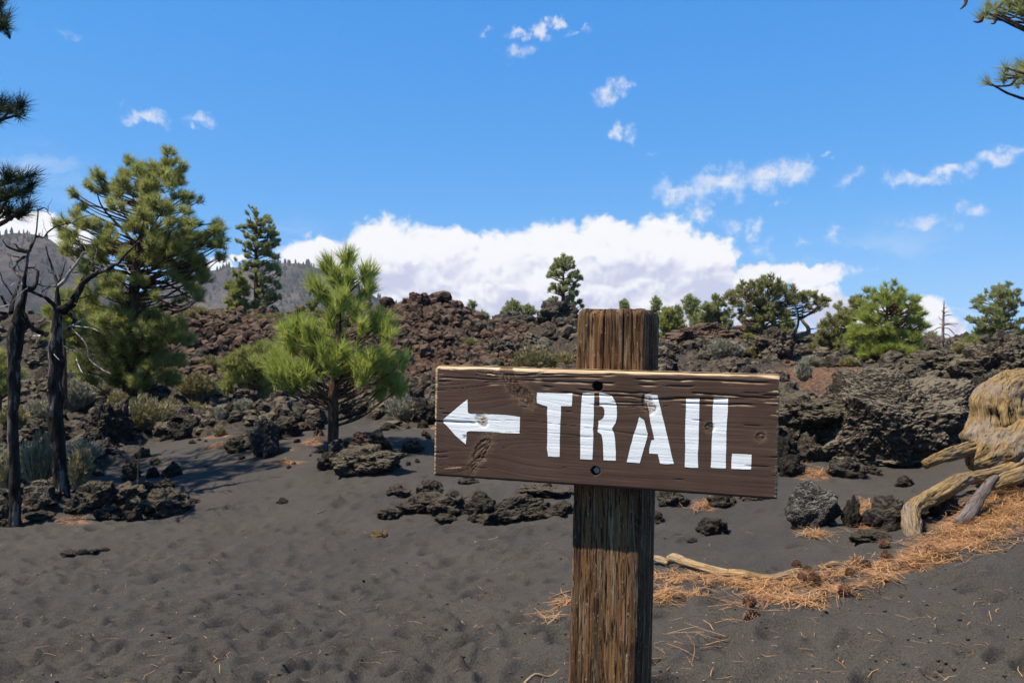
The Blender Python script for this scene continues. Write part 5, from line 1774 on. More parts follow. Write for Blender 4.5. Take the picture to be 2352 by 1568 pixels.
    Z = [(2090, 245, 40), (2050, 290, 40), (2130, 290, 44), (2150, 260, 24), (2000, 360, 50), (2080, 350, 55), (2160, 350, 50), (1950, 380, 40), (2220, 370, 36), (1960, 450, 50), (2050, 430, 60), (2140, 430, 60), (2240, 450, 44), (1900, 500, 44), (1990, 520, 60), (2090, 520, 60), (2190, 520, 60), (2260, 540, 36), (1860, 580, 44), (1930, 590, 55), (2030, 610, 60), (2130, 600, 60), (2230, 600, 50), (1820, 610, 30), (1880, 670, 55), (1980, 680, 60), (2080, 680, 60), (2180, 680, 60), (2270, 670, 50), (1960, 750, 60), (2060, 770, 60), (2160, 770, 60), (2260, 760, 60), (1880, 770, 50),
         (1860, 840, 60), (1950, 850, 60), (2040, 860, 60), (2140, 860, 60), (2240, 850, 60), (1840, 900, 44), (1920, 920, 50), (2010, 930, 44), (2120, 920, 44), (2300, 820, 50), (2340, 760, 40)]
    Z = [(*zr(x, y), r / 2.625 * S4) for x, y, r in Z]
    auth("dense grey-green pine at the right edge of the skyline", 30, zr(2085, 960), zr(2090, 240), Z, per=.12, leaf=LEAF_FAR, hw=62, n=20, r0=.12, bark=BARK_RED)
    for lb, foot, hh, w, Y in [("low green bush-like pine left of the right-edge pine", zr(1790, 990), 180, 220, 27), ("small dark pine between the snag and the right-edge pine", zr(1690, 930), 120, 130, 34), ("small grey pine behind the bright green pine", zr(1370, 900), 140, 150, 33), ("green pine bush below the juniper's bare limb", zr(30, 960), 150, 130, 31), ("pine cut by the right edge of the picture", zr(2350, 930), 190, 160, 31),
                               ("small green pine under the juniper's left limb", z6(1380, 640), 110, 100, 31), ("young pine in the juniper's shade", z6(1860, 560), 230, 200, 33)]:
        s = Y / F * S4 / 2.625
        b = W(foot[0], foot[1], Y)
        Hh, R = hh * s, w * s / 2
        tr, rr = straight_trunk(b - np.array([0, 0, .5]), Hh + .5, .05, (0, 0), .01, rnd)
        cl = conic_clumps(b, Hh, lambda t: R * (1.1 - t * .8), rnd, 8, .24, 13, zlo=.05, gap=.1)
        build_tree("small_pine", lb, "tree", None, b, tr, rr, cl, rnd, .14, 24, .016, LEAF_FAR if 'grey' in lb or 'dark' in lb else LEAF_PINE, BARK, brush=.09, limb_r=.02, twig_r=.008)
    # low pine shrub behind the young pine
    Z = [(590, 800, 22), (560, 810, 20), (620, 805, 20), (540, 840, 24), (580, 835, 26), (620, 840, 20), (530, 870, 22), (570, 868, 24), (610, 870, 24), (515, 890, 14), (600, 895, 16)]
    auth("low spreading pine half hidden behind the young pine's left boughs", 15.3, (598, 915), (592, 800), Z, per=.042, leaf=LEAF_PINE, hw=70, n=22, L=.13, width=.012, r0=.05, name="small_pine", tw=.007, up=.7)
    Z = [(720, 705, 14), (725, 690, 10), (712, 720, 14), (730, 722, 12)]
    auth("small dark pine on the ridge behind the young pine", 32, (720, 740), (722, 688), Z, per=.2, leaf=LEAF_FAR, hw=16, n=24, r0=.05, name="small_pine")
    for lb, Y, Z in [("small yellow-green pine between the burnt trunks", 15, [(150, 690, 26), (120, 720, 22), (175, 715, 20), (150, 745, 26), (115, 770, 20), (180, 760, 20)]), ("small pine at the left edge behind the burnt trunk", 14, [(10, 850, 24), (-10, 880, 24), (20, 890, 18), (-20, 840, 24)])]:
        fx = sum(z[0] for z in Z) / len(Z); b = max(z[1] for z in Z) + 150
        auth(lb, Y, (fx, b), (fx, min(z[1] for z in Z)), Z, per=.03, leaf=LEAF_PINE, hw=40, n=40, L=.14, width=.007, r0=.05, name="small_pine", tw=.006)


BARK_SNAG = bark_mat("snag_wood", (.10, .075, .068), (.22, .17, .155))


def build_snag():
    Y = 26
    zr = lambda x, y: ((3200 + x / 2.625) * S4, (1050 + y / 2.625) * S4)
    b = W(*zr(1497, 935), Y)
    root = empty("dead_tree", tuple(b), "bare grey dead snag standing against the sky at right", "dead tree")
    acc = Acc()
    tp = [W(*zr(x, y), Y) for x, y in [(1496, 975), (1500, 800), (1503, 650), (1508, 520), (1512, 440), (1514, 400)]]
    p, r = smooth_path(tp, [.05, .045, .04, .03, .018, .008], 4)
    V, fs = tube(p, r, 7); acc.add(V, fs)
    mk_obj("trunk", acc.mesh("trunk", True, origin=b), BARK_SNAG, root)
    rnd = np.random.RandomState(8)
    for pts in [[(1502, 680), (1450, 685), (1400, 720), (1375, 760)], [(1503, 690), (1560, 690), (1610, 740), (1625, 760)], [(1502, 640), (1580, 640), (1660, 640)], [(1503, 610), (1470, 590), (1455, 565)], [(1503, 660), (1570, 650), (1635, 665)], [(1505, 560), (1560, 550), (1600, 552)], [(1500, 750), (1560, 760), (1610, 820)], [(1500, 830), (1460, 820), (1420, 850)], [(1500, 835), (1540, 825), (1570, 850)], [(1506, 520), (1485, 505)], [(1510, 480), (1540, 470)], [(1502, 660), (1465, 640)], [(1506, 545), (1530, 520), (1560, 510)], [(1500, 780), (1450, 780), (1430, 800)]]:
        acc = Acc()
        q = [W(*zr(x, y), Y + rnd.uniform(-.25, .25) * k) for k, (x, y) in enumerate(pts)]
        p, r = smooth_path(q, np.linspace(.020, .009, len(q)), 3)
        V, fs = tube(p, r, 5); acc.add(V, fs)
        mk_obj("branch", acc.mesh("branch", True, origin=b), BARK_SNAG, root)


BARK_TWIG = bark_mat("grey_twigs", (.06, .052, .045), (.20, .18, .16))


def build_burnt():
    rnd = np.random.RandomState(31)
    z5 = lambda x, y: ((0 + x / 3.016) * S4, (780 + y / 3.016) * S4)
    k = S4 / 3.016

    def tree(name, label, base_px, Y, trunk, limbs):
        b = W(*base_px, Y)
        z0 = float(H(b[0], b[1])[0])
        root = empty(name, (b[0], b[1], z0), label, "dead tree")
        s = Y / F
        acc = Acc()
        p, r = smooth_path([W(x, y, Y) for x, y, w in trunk], [w / 2 * s * .68 for x, y, w in trunk], 9)
        V, fs = tube(p, r, 14)
        Vn = np.asarray(V)
        c = np.repeat(p, 14, 0)
        c = np.vstack([c, p[0], p[-1]])
        d = Vn - c
        Vn = c + d * (1 + .22 * fbm(Vn * np.array([9, 9, 5.]), 4)[:, None]) + .012 * np.stack([pnoise(Vn * 6), pnoise(Vn * 6 + 4), 0 * Vn[:, 0]], 1)
        acc.add(Vn, fs)
        o = mk_obj("trunk", acc.mesh("trunk", True, origin=root.location), BARK_BURNT, root)
        tw = Acc()
        starts = [pq for pts, _, _, _ in limbs for pq in pts[1:]]
        for _ in range(46):
            x, y = starts[rnd.randint(len(starts))]
            a_ = rnd.uniform(-3.3, .3); ln_ = rnd.uniform(40, 210)
            dy = rnd.uniform(-.5, .5)
            q, cx_, cy_ = [], x, y
            for kk in range(5):
                q.append(W(*z5(cx_, cy_), Y + dy * kk / 4))
                cx_ += math.cos(a_) * ln_ / 4; cy_ += math.sin(a_) * ln_ / 4
                a_ += rnd.normal(0, .45)
            p, r = smooth_path(q, np.linspace(7, 3, 5) / 2 * k * s, 2)
            V, fs = tube(p, r, 4, False)
            tw.add(V, fs)
        two = mk_obj("twigs", tw.mesh("twigs", True, origin=root.location), BARK_TWIG, root)
        two["label"] = "tangle of thin bare grey twigs"
        for pts, w0, w1, pale in limbs:
            acc = Acc()
            dy = rnd.uniform(-.5, .5)
            q = [W(*z5(x, y), Y + dy * kk / max(1, len(pts) - 1)) for kk, (x, y) in enumerate(pts)]
            p, r = smooth_path(q, np.linspace(w0, w1, len(q)) / 2 * k * s, 4)
            p = p + .006 * np.stack([pnoise(p * 14 + dy), pnoise(p * 14 + 5), pnoise(p * 14 + 8)], 1)
            V, fs = tube(p, r * (1 + .2 * pnoise(p * 20)), 6)
            acc.add(V, fs)
            bo = mk_obj("branch", acc.mesh("branch", True, origin=root.location), BARK_GREY if pale else BARK_BURNT, root)
            if pale:
                bo["label"] = "bleached grey branch"
        return root

    t1 = [(36, 1228, 40), (35, 1150, 36), (32, 1050, 33), (30, 960, 34), (30, 880, 36), (33, 800, 46), (40, 740, 44)] + [(*z5(x, y), w * k) for x, y, w in [(280, 1250, 105), (290, 1080, 76), (325, 900, 54), (328, 740, 48), (350, 660, 58), (400, 590, 42), (440, 510, 34), (450, 350, 25), (455, 190, 24), (437, 150, 10)]]
    l1 = [([(455, 190), (490, 175), (510, 158), (550, 162), (580, 210), (610, 245)], 22, 6, 0), ([(440, 505), (475, 497), (520, 515), (570, 460), (650, 390), (750, 360), (860, 340), (940, 290), (1000, 265), (1140, 235)], 28, 6, 0),
          ([(370, 660), (280, 660), (220, 640), (180, 600), (155, 590)], 44, 14, 0), ([(320, 690), (240, 680), (150, 650), (80, 620), (60, 580), (30, 545)], 34, 10, 0), ([(310, 740), (250, 770), (205, 810), (175, 890), (210, 950), (265, 1010)], 34, 24, 0), ([(250, 760), (200, 745), (140, 735)], 18, 10, 0), ([(180, 895), (110, 865)], 18, 8, 0),
          ([(210, 830), (240, 900), (300, 945)], 10, 8, 0), ([(345, 880), (430, 870)], 24, 14, 0), ([(400, 885), (455, 910), (455, 980), (430, 1080), (390, 1130), (330, 1120)], 18, 60, 0), ([(290, 1070), (240, 1080), (180, 1060), (120, 1100)], 14, 12, 1), ([(260, 1070), (310, 1010), (350, 1020)], 16, 8, 1),
          ([(130, 1420), (150, 1290), (180, 1200), (220, 1090), (262, 985)], 60, 22, 0), ([(0, 930), (30, 1030), (90, 1120), (140, 1205)], 10, 18, 0), ([(20, 1220), (80, 1340)], 30, 44, 0), ([(-40, 1410), (90, 1430)], 30, 44, 0), ([(340, 1150), (420, 1180), (500, 1220), (560, 1250)], 34, 30, 0), ([(430, 1060), (500, 1090), (590, 1105)], 22, 8, 0), ([(590, 1100), (620, 1070), (660, 1070)], 8, 5, 0), ([(150, 1300), (220, 1210), (330, 1120)], 8, 6, 1), ([(0, 1350), (120, 1320)], 14, 10, 1), ([(250, 1390), (300, 1480), (300, 1540)], 70, 90, 0)]
    tree("burnt_tree", "burnt black dead tree at the left edge, with a hooked broken top", (36, 1215), 7.9, t1, l1)
    t2 = [(143, 1165, 52), (141, 1130, 48), (136, 1050, 44), (128, 960, 46), (127, 880, 46), (128, 820, 50)] + [(*z5(x, y), w * k) for x, y, w in [(690, 1540, 150), (690, 1400, 145), (692, 1290, 96), (695, 1180, 70), (702, 1100, 58)]]
    l2 = [([(700, 1100), (660, 970), (600, 790), (570, 690), (555, 610)], 40, 8, 0), ([(640, 940), (605, 935), (575, 890)], 14, 8, 0), ([(712, 1095), (745, 960), (790, 800)], 30, 6, 0), ([(725, 985), (700, 940)], 14, 8, 0), ([(705, 1095), (770, 1040), (830, 950), (900, 850), (970, 760), (1005, 690)], 46, 16, 1), ([(1005, 690), (1040, 690), (1130, 705)], 12, 8, 1), ([(850, 900), (850, 860)], 14, 8, 0),
          ([(690, 1385), (790, 1370), (870, 1310), (900, 1240), (960, 1140), (1000, 1060), (1060, 1010), (1150, 950), (1280, 900), (1370, 850), (1460, 790), (1530, 700), (1610, 630), (1680, 560)], 110, 10, 0), ([(1460, 800), (1510, 850), (1550, 920), (1580, 940)], 14, 6, 1), ([(870, 940), (960, 930), (1020, 920), (1060, 840), (1120, 850), (1220, 910)], 10, 14, 0), ([(1060, 850), (1110, 830), (1140, 800)], 10, 6, 0),
          ([(670, 1330), (610, 1290), (560, 1240), (500, 1215), (400, 1170)], 60, 26, 0), ([(680, 1105), (590, 1110), (530, 1140), (490, 1195)], 22, 12, 0), ([(890, 1265), (1050, 1220), (1130, 1170), (1210, 1130)], 16, 8, 0), ([(730, 1270), (860, 1265)], 26, 16, 0), ([(760, 1420), (850, 1440), (900, 1490), (890, 1570), (840, 1600)], 50, 60, 0), ([(840, 1380), (930, 1410)], 16, 8, 0), ([(980, 1030), (1020, 980)], 24, 14, 0), ([(470, 1540), (550, 1490)], 20, 14, 0),
          ([(690, 1640), (800, 1600), (900, 1560), (1010, 1480)], 22, 10, 1), ([(860, 1580), (1000, 1590), (1110, 1600), (1190, 1650)], 16, 8, 1), ([(860, 1600), (1010, 1760), (1060, 1850), (1080, 1980), (1260, 2120), (1340, 2160)], 18, 8, 1), ([(700, 1780), (830, 1870), (960, 1900), (1060, 1960)], 14, 8, 1), ([(920, 1980), (960, 2080), (1000, 2150)], 12, 8, 1), ([(560, 1720), (640, 1900), (720, 2000)], 12, 6, 1), ([(560, 1680), (420, 1620), (330, 1540)], 70, 50, 0), ([(500, 1700), (400, 1700)], 40, 20, 1)]
    tree("burnt_tree", "burnt forked dead tree with a long crooked limb reaching over the big pine", (142, 1150), 9.0, t2, l2)


def build_overhang():
    rnd = np.random.RandomState(17)
    # the pine off the left edge whose boughs reach into the picture and whose shade lies on the rocks
    Y = 9.3
    bx = W(-390, 900, Y)
    gz = float(base_z(bx[0], Y)[0])
    base = np.array([bx[0], Y, gz])
    Zin = [(4, 6, 8), (12, 40, 10), (16, 62, 8), (2, 60, 14), (4, 238, 16), (30, 246, 12), (50, 240, 12), (48, 262, 9), (-20, 250, 20), (-25, 50, 20), (-25, 10, 20), (20, 410, 20), (50, 412, 16), (78, 402, 8), (22, 450, 24), (58, 442, 18), (74, 425, 10), (20, 486, 18), (50, 490, 14), (64, 470, 10), (-20, 430, 30), (-20, 480, 26), (-8, 272, 14)]
    cl = []
    s = Y / F
    for px, py, r in Zin:
        q = W(px, py, Y + rnd.uniform(-.35, .35))
        q = W(px, py, q[1])
        cl.append((q, np.array([r, r, r * .8]) * s * .8, max(3, r * .42)))
    for _ in range(62):
        a = rnd.uniform(0, 6.28); zz = rnd.uniform(3.0, 7.4)
        R = 1.75 * (1 - .45 * max(0, (zz - 4.5) / 3.2)) * math.sqrt(rnd.rand())
        c = base + np.array([math.cos(a) * R, math.sin(a) * R, zz - gz])
        px, py = to_px(c[0], c[1], c[2])
        if px > -48:
            continue
        cl.append((c, np.array([.24, .24, .2]), 8))
    tr, rr = straight_trunk(base, 7.6, .17, (.1, 0), .03, rnd)
    build_tree("pine_tree", "pine mostly out of view at the left edge, its dark boughs hanging into the sky", "tree", None, base, tr, rr, cl, rnd, .21, 34, .0075, LEAF_SHADED, BARK, brush=.13, limb_r=.03, up=.25, twig_r=.006, attach=.2, tintbias=-.12)
    Y = 8.2
    bx = W(2760, 900, Y)
    gz = float(base_z(bx[0], Y)[0])
    base = np.array([bx[0], Y, gz])
    zz_ = lambda x, y: (2182 + x * .1465, y * .1465)
    Zin = [(470, 270, 40), (560, 190, 44), (700, 215, 55), (850, 200, 55), (950, 130, 60), (1100, 150, 77), (1150, 200, 66), (590, 70, 40), (900, 30, 60), (1050, 30, 66), (720, 90, 30), (600, 1290, 50), (860, 1060, 40), (840, 1170, 55), (830, 1250, 44), (1030, 1110, 44), (1140, 1010, 60), (1040, 1320, 36), (1150, 1260, 40), (1180, 1120, 40), (1250, 1150, 60), (1250, 1020, 60), (1250, 100, 80)]
    cl = []
    s = Y / F
    for x, y, r in Zin:
        px, py = zz_(x, y)
        q = W(px, py, Y + rnd.uniform(-.3, .3))
        cl.append((q, np.array([r, r, r * .7]) * .1465 * s * .7, max(2, r * .05)))
    for _ in range(30):
        a = rnd.uniform(0, 6.28); z2 = rnd.uniform(3.6, 7.5)
        R = 1.9 * math.sqrt(rnd.rand())
        c = base + np.array([math.cos(a) * R, math.sin(a) * R, z2 - gz])
        px, py = to_px(c[0], c[1], c[2])
        if px < 2395:
            continue
        cl.append((c, np.array([.24, .24, .2]), 6))
    limbs = []
    for pts in ([(2480, 175), (2400, 172), (2340, 178), (2320, 196), (2280, 197), (2268, 190)], [(2480, 170), (2352, 168), (2330, 178), (2310, 178)], [(2480, 60), (2400, 30), (2352, 10), (2330, 40), (2300, 35)], [(2352, 5), (2320, -8), (2300, 10), (2285, 22), (2265, 30)], [(2260, 30), (2252, 48), (2243, 51), (2236, 50)], [(2290, 30), (2285, 52), (2276, 55)], [(2218, -8), (2218, 8), (2210, 18), (2205, 22)]):
        limbs.append(([W(x, y, Y) for x, y in pts], np.linspace(.022, .004, len(pts))))
    tr, rr = straight_trunk(base, 7.6, .16, (-.1, 0), .03, rnd)
    build_tree("pine_tree", "pine beyond the right edge, only its twig tips showing in the upper right corner", "tree", None, base, tr, rr, cl, rnd, .15, 44, .0042, LEAF_PINE, BARK, brush=.07, limb_r=.02, up=.4, twig_r=.004, attach=.15, extra_limbs=limbs)


def build_shrubs():
    rnd = np.random.RandomState(77)

    def shrub(px, py, w, h, leaf, label, group=None, stems=150, name="shrub", Y=None, leafk=1.0, cat="shrub", bare=.5, spread=1.0):
        p = ground_at(px, py) if Y is None else W(px, py, Y)
        s = p[1] / F
        z = float(H(p[0], p[1])[0])
        b = np.array([p[0], p[1], z - .04])
        hh = h * s + .04
        rw = w * s / 2
        root = empty(name, tuple(b), label, cat, group)
        a = rnd.uniform(0, 6.28, stems); rr = np.sqrt(rnd.rand(stems)) * rw
        Ht = hh * (1 - .38 * (rr / rw) ** 2) * rnd.uniform(.62, 1.05, stems)
        tip = b + np.stack([np.cos(a) * rr, np.sin(a) * rr, Ht], 1)
        foot = b + np.stack([np.cos(a) * rr * .22, np.sin(a) * rr * .22, 0 * rr], 1)
        acc = Acc()
        twigs(acc, foot, tip, .006 + .0003 * p[1], .002 + .0002 * p[1], 0, rnd)
        acc.at["tint"] = [np.clip(rnd.uniform(.1, .8, acc.n), 0, .9).astype(np.float32)]
        mk_obj("stems", acc.mesh("stems", False, origin=b), LEAF_DRY, root)
        if leafk > 0:
            k = 3
            tt = rnd.uniform(bare, 1.0, (stems, k))
            C = (foot[:, None] * (1 - tt[..., None]) + tip[:, None] * tt[..., None]).reshape(-1, 3) + rnd.normal(0, rw * .05, (stems * k, 3))
            A = np.repeat(unit(tip - foot), k, 0) + rnd.normal(0, .3, (stems * k, 3))
            V, Fc, tint = needle_mesh(C, A, rnd, int(9 * leafk), .035 + .0040 * p[1], .006 + .0007 * p[1], .05, (.2, 1.0))
            lacc = Acc(); lacc.add(V, [Fc], tint=tint)
            mk_obj("leaves", lacc.mesh("leaves", False, origin=b), leaf, root)
        return root

    shrub(925, 970, 80, 60, LEAF_SAGE, "dry grey spiky shrub near the board's left edge", None, 170, leafk=.35, bare=.7)
    shrub(984, 952, 34, 24, LEAF_RABBIT, "tuft of pale straw grass at the board's left edge", None, 90, "grass_tuft", leafk=.4, cat="grass")
    shrub(1225, 838, 110, 78, LEAF_RABBIT, "yellow-green bush above the letters T and R", None, 230, Y=23)
    shrub(1290, 842, 80, 42, LEAF_RABBIT, "low yellow-green bush touching the left side of the post top", None, 190, Y=23)
    shrub(1245, 800, 40, 50, LEAF_SAGE, "bare twiggy grey shrub behind the yellow-green bush", None, 90, Y=26, leafk=.2)
    shrub(1666, 842, 78, 52, LEAF_SAGE, "round pale silvery shrub right of the post", None, 260, Y=23.5)
    shrub(1600, 832, 46, 26, LEAF_RABBIT, "small green-yellow shrub left of the silvery one", None, 120, Y=24)
    shrub(1728, 834, 24, 40, LEAF_RABBIT, "narrow green shrub between the silvery shrub and the outcrop", None, 70, Y=25)
    shrub(1846, 872, 38, 46, LEAF_SAGE, "small silvery shrub above the board's right corner", None, 110, Y=15.5)
    shrub(1858, 842, 30, 26, LEAF_SAGE, "pale dry bush, left one of a pair under the pinyon", None, 80, Y=21)
    shrub(1888, 848, 34, 24, LEAF_SAGE, "pale dry bush, right one of a pair under the pinyon", None, 90, Y=21)
    shrub(100, 985, 90, 64, LEAF_SAGE, "pale grey sagebrush between the burnt trunks", None, 200)
    shrub(175, 965, 80, 70, LEAF_SAGE, "pale grey sagebrush just right of the right burnt trunk", None, 190)
    shrub(330, 1010, 130, 90, LEAF_RABBIT, "wide olive shrub in front of the big pine's trunk", None, 300, leafk=.8)
    shrub(270, 965, 50, 60, LEAF_RABBIT, "yellowish shrub left of the big pine's trunk", None, 150)
    shrub(390, 985, 70, 60, LEAF_RABBIT, "straggly olive shrub right of the wide one", None, 150, leafk=.6)
    shrub(455, 925, 90, 70, LEAF_RABBIT, "yellow-brown bush right of the big pine's foot", None, 230)
    shrub(520, 905, 50, 36, LEAF_RABBIT, "small yellow-brown bush below the red ridge", None, 120)
    shrub(88, 1150, 80, 130, LEAF_RABBIT, "tall straggly olive shrub between the feet of the burnt trunks", None, 240, leafk=.6, Y=9.9)
    shrub(185, 1130, 56, 110, LEAF_RABBIT, "olive shrub right of the right burnt trunk's foot", None, 160, leafk=.6)
    shrub(15, 1160, 60, 100, LEAF_RABBIT, "olive shrub left of the left burnt trunk", None, 150, leafk=.6)
    shrub(505, 985, 26, 42, LEAF_SAGE, "thin silvery plant on the orange needles", None, 70, leafk=.5)
    shrub(505, 1000, 30, 26, LEAF_RABBIT, "straw-coloured tuft below the thin silvery plant", None, 60, "grass_tuft", leafk=.3, cat="grass")
    for px, py, w, h, lb in [(452, 735, 60, 28, "dry bush on the ridge crest right of the big pine"), (505, 738, 50, 22, "dry bush on the ridge crest near the tall pine"), (640, 742, 60, 24, "pale bush on the ridge crest left of the young pine's top"), (430, 760, 50, 36, "dry bush on the red slope right of the big pine"), (900, 770, 30, 16, "small dry bush on the red slope"), (585, 745, 40, 16, "low bush at the foot of the tall slim pine")]:
        shrub(px, py, w, h, LEAF_RABBIT, lb, None, 110, Y=27 if py > 750 else 30)
    for px, py, w, h, lf, lb in [(840, 940, 60, 34, LEAF_RABBIT, "low olive bush among the rocks behind the young pine's trunk"), (700, 905, 50, 30, LEAF_RABBIT, "straw-yellow bush on the rocks under the young pine's left boughs"), (560, 960, 44, 30, LEAF_SAGE, "small grey bush among the dark rocks left of the young pine"), (1080, 800, 40, 22, LEAF_RABBIT, "small dry bush on the red slope above the board"), (780, 760, 50, 24, LEAF_RABBIT, "dry bush on the red slope behind the young pine's top"), (1950, 850, 40, 22, LEAF_RABBIT, "low olive bush in front of the bright green pine"), (2215, 820, 46, 24, LEAF_RABBIT, "low bush on the rocks in front of the right-edge pine"), (30, 1010, 70, 60, LEAF_RABBIT, "olive bush at the left edge behind the left burnt trunk")]:
        shrub(px, py, w, h, lf, lb, None, 140, leafk=.8, Y=27 if py < 810 else None)
    for px, py, w, h, lf, lb in [(60, 1075, 90, 70, LEAF_SAGE, "pale scrub between the burnt trunks, above the tall olive shrub"), (190, 1075, 80, 60, LEAF_SAGE, "pale scrub right of the right burnt trunk, beside the black boulder"), (8, 1095, 70, 70, LEAF_SAGE, "pale scrub left of the left burnt trunk"), (235, 930, 80, 50, LEAF_SAGE, "pale dry scrub under the big pine's left boughs"), (440, 975, 60, 36, LEAF_RABBIT, "olive brush on the dark rocks right of the wide olive shrub"), (610, 935, 70, 34, LEAF_SAGE, "pale dry brush under the low spreading pine"), (660, 960, 50, 26, LEAF_RABBIT, "straw brush among dark rocks left of the young pine's trunk"), (860, 905, 60, 36, LEAF_RABBIT, "olive brush below the red ridge, right of the young pine's boughs"), (380, 900, 60, 40, LEAF_RABBIT, "olive brush under the big pine's right boughs"), (480, 860, 60, 34, LEAF_RABBIT, "dry brush at the foot of the red ridge, left"), (1180, 860, 60, 30, LEAF_RABBIT, "straw brush just above the board's top edge")]:
        shrub(px, py, w, h, lf, lb, None, 150, leafk=.7)
    # dry flower stalk
    p = ground_at(316, 1122)
    s = p[1] / F
    z = float(H(p[0], p[1])[0])
    b = np.array([p[0], p[1], z + .02])
    root = empty("dry_stalk", tuple(b), "thin tan dry flower stalk standing up from the left rock row", "plant")
    acc = Acc()
    pts = [b, b + np.array([.004, 0, 38 * s]), b + np.array([.02, 0, 70 * s]), b + np.array([.03, 0, 102 * s])]
    q, r = smooth_path(pts, [.006, .0055, .005, .004], 6)
    V, fs = tube(q, r, 6); acc.add(V, fs, tint=.3)
    mk_obj("stem", acc.mesh("stem", True, origin=b), NEEDLE_DRY, root)
    tt = rnd.rand(70) ** .6
    C = np.stack([np.interp(tt, np.linspace(0, 1, len(q)), q[:, k]) for k in range(3)], 1)
    V, Fc, tint = needle_mesh(C, np.tile([[0, 0, 1.0]], (70, 1)), rnd, 4, .032, .010, .01, (.4, 1.4))
    acc = Acc(); acc.add(V, [Fc], tint=tint)
    mk_obj("seed_heads", acc.mesh("seed_heads", False, origin=b), NEEDLE_DRY, root)


# ------------------------------------------------------------------ far hills
def build_hills():
    g = NT("hill_ground", .95, .05)
    n = g.noise(.012, 6, .65)
    c = g.mix(g.rng(n, .4, .62), (.040, .031, .028), (.085, .060, .049))
    c = g.mix(g.rng(g.noise(.05, 4, .7), .45, .6), c, (.038, .036, .033))
    c = g.mix(g.rng(g.voro(.085), .18, .42, .8, 0), c, (.022, .027, .020))
    g.bump(g.noise(.05, 6, .7), 6, .8)
    mat = g.color(c)
    tg = NT("hill_trees", .9, .05)
    tmat = tg.color(tg.mix(tg.noise(.02, 3, .6), (.022, .029, .020), (.048, .053, .034)))
    rnd = np.random.RandomState(5)

    def hill(name, label, crest, Y, slope, ntrees, crest_trees):
        cx_ = np.array([c[0] for c in crest], float); cy_ = np.array([c[1] for c in crest], float)
        px = np.linspace(cx_[0], cx_[-1], 220)
        t = np.interp(px, cx_, cy_)
        from_top = np.linspace(0, 1, 70)
        xs = (px - CX) / F * Y
        zt = EYE - (t - HOR) / F * Y
        zt = zt + fbm(P3(xs * .02, 0.0), 4) * 3
        bot = -25.0
        V = []
        for f in from_top:
            z = zt * (1 - f) + bot * f
            y = Y - (zt - bot) * f * slope + 14 * fbm(P3(xs * .012, f * 6, 2), 4) * (f > 0)
            V.append(np.stack([xs, y, z + 7 * fbm(P3(xs * .02, f * 9, 7), 4) * (f > 0) * (1 - f * .3)], 1))
        back = V[0].copy(); back[:, 1] += 300; back[:, 2] = bot
        Vf = np.concatenate([back] + V)
        nr, nc = len(from_top) + 1, len(px)
        i = np.arange(nr - 1)[:, None] * nc
        j = np.arange(nc - 1)[None, :]
        Fq = np.stack([i + nc + j, i + nc + j + 1, i + j + 1, i + j], -1).reshape(-1, 4)
        o = mk_obj(name, mk_mesh(name, Vf, [Fq], True), mat)
        tag(o, label, None, None, "structure")
        # trees too far to tell apart
        acc = Acc()
        ang = np.linspace(0, 6.283, 6)[:-1]
        G = np.stack(V)                     # rows, cols, 3
        rows = np.concatenate([rnd.randint(1, len(V) - 1, ntrees), np.zeros(crest_trees, int)])
        cols = np.concatenate([rnd.randint(0, nc - 1, ntrees), rnd.randint(0, nc - 1, crest_trees)])
        for r_, c_ in zip(rows, cols):
            if r_ > 0 and fbm(np.array([[G[r_, c_, 0] * .01, G[r_, c_, 2] * .015, 3.3]]), 3)[0] < -.25:
                continue
            p = G[r_, c_] + (G[r_, c_ + 1] - G[r_, c_]) * rnd.rand()
            hgt = Y / 1000 * rnd.uniform(4, 8.5); rad = hgt * rnd.uniform(.16, .30)
            V1 = np.vstack([np.stack([np.cos(ang) * rad, np.sin(ang) * rad, np.full(5, hgt * .08)], 1), np.stack([np.cos(ang + .5) * rad * .7, np.sin(ang + .5) * rad * .7, np.full(5, hgt * .55)], 1), [[0, 0, hgt]]]) + p - np.array([0, 0, .5])
            F4 = np.array([[k, (k + 1) % 5, 5 + (k + 1) % 5, 5 + k] for k in range(5)])
            F3 = np.array([[5 + k, 5 + (k + 1) % 5, 10] for k in range(5)])
            acc.add(V1, [F4, F3])
        tag(mk_obj("hill_trees", acc.mesh("hill_trees"), tmat), "scattered far pines covering the hillside", None, None, "stuff")

    hill("hill", "tall brownish cinder hill dotted with pines at the left", [(-500, 700), (-250, 620), (-120, 565), (-40, 545), (0, 541), (40, 533), (80, 536), (115, 552), (150, 580), (190, 602), (240, 618), (300, 660), (360, 720), (420, 800), (470, 850)], 1150, 1.5, 1500, 60)
    hill("hill", "lower grey wooded hill behind the young pine", [(240, 760), (300, 700), (370, 660), (430, 632), (480, 622), (540, 615), (600, 612), (640, 606), (680, 604), (710, 608), (750, 626), (800, 652), (850, 676), (900, 698), (960, 720), (1020, 745), (1100, 790), (1150, 840)], 1500, 1.5, 1600, 130)


build_big_pine()
build_young_pine()
build_distant_pines()
build_snag()
build_burnt()
build_overhang()
build_shrubs()
build_hills()


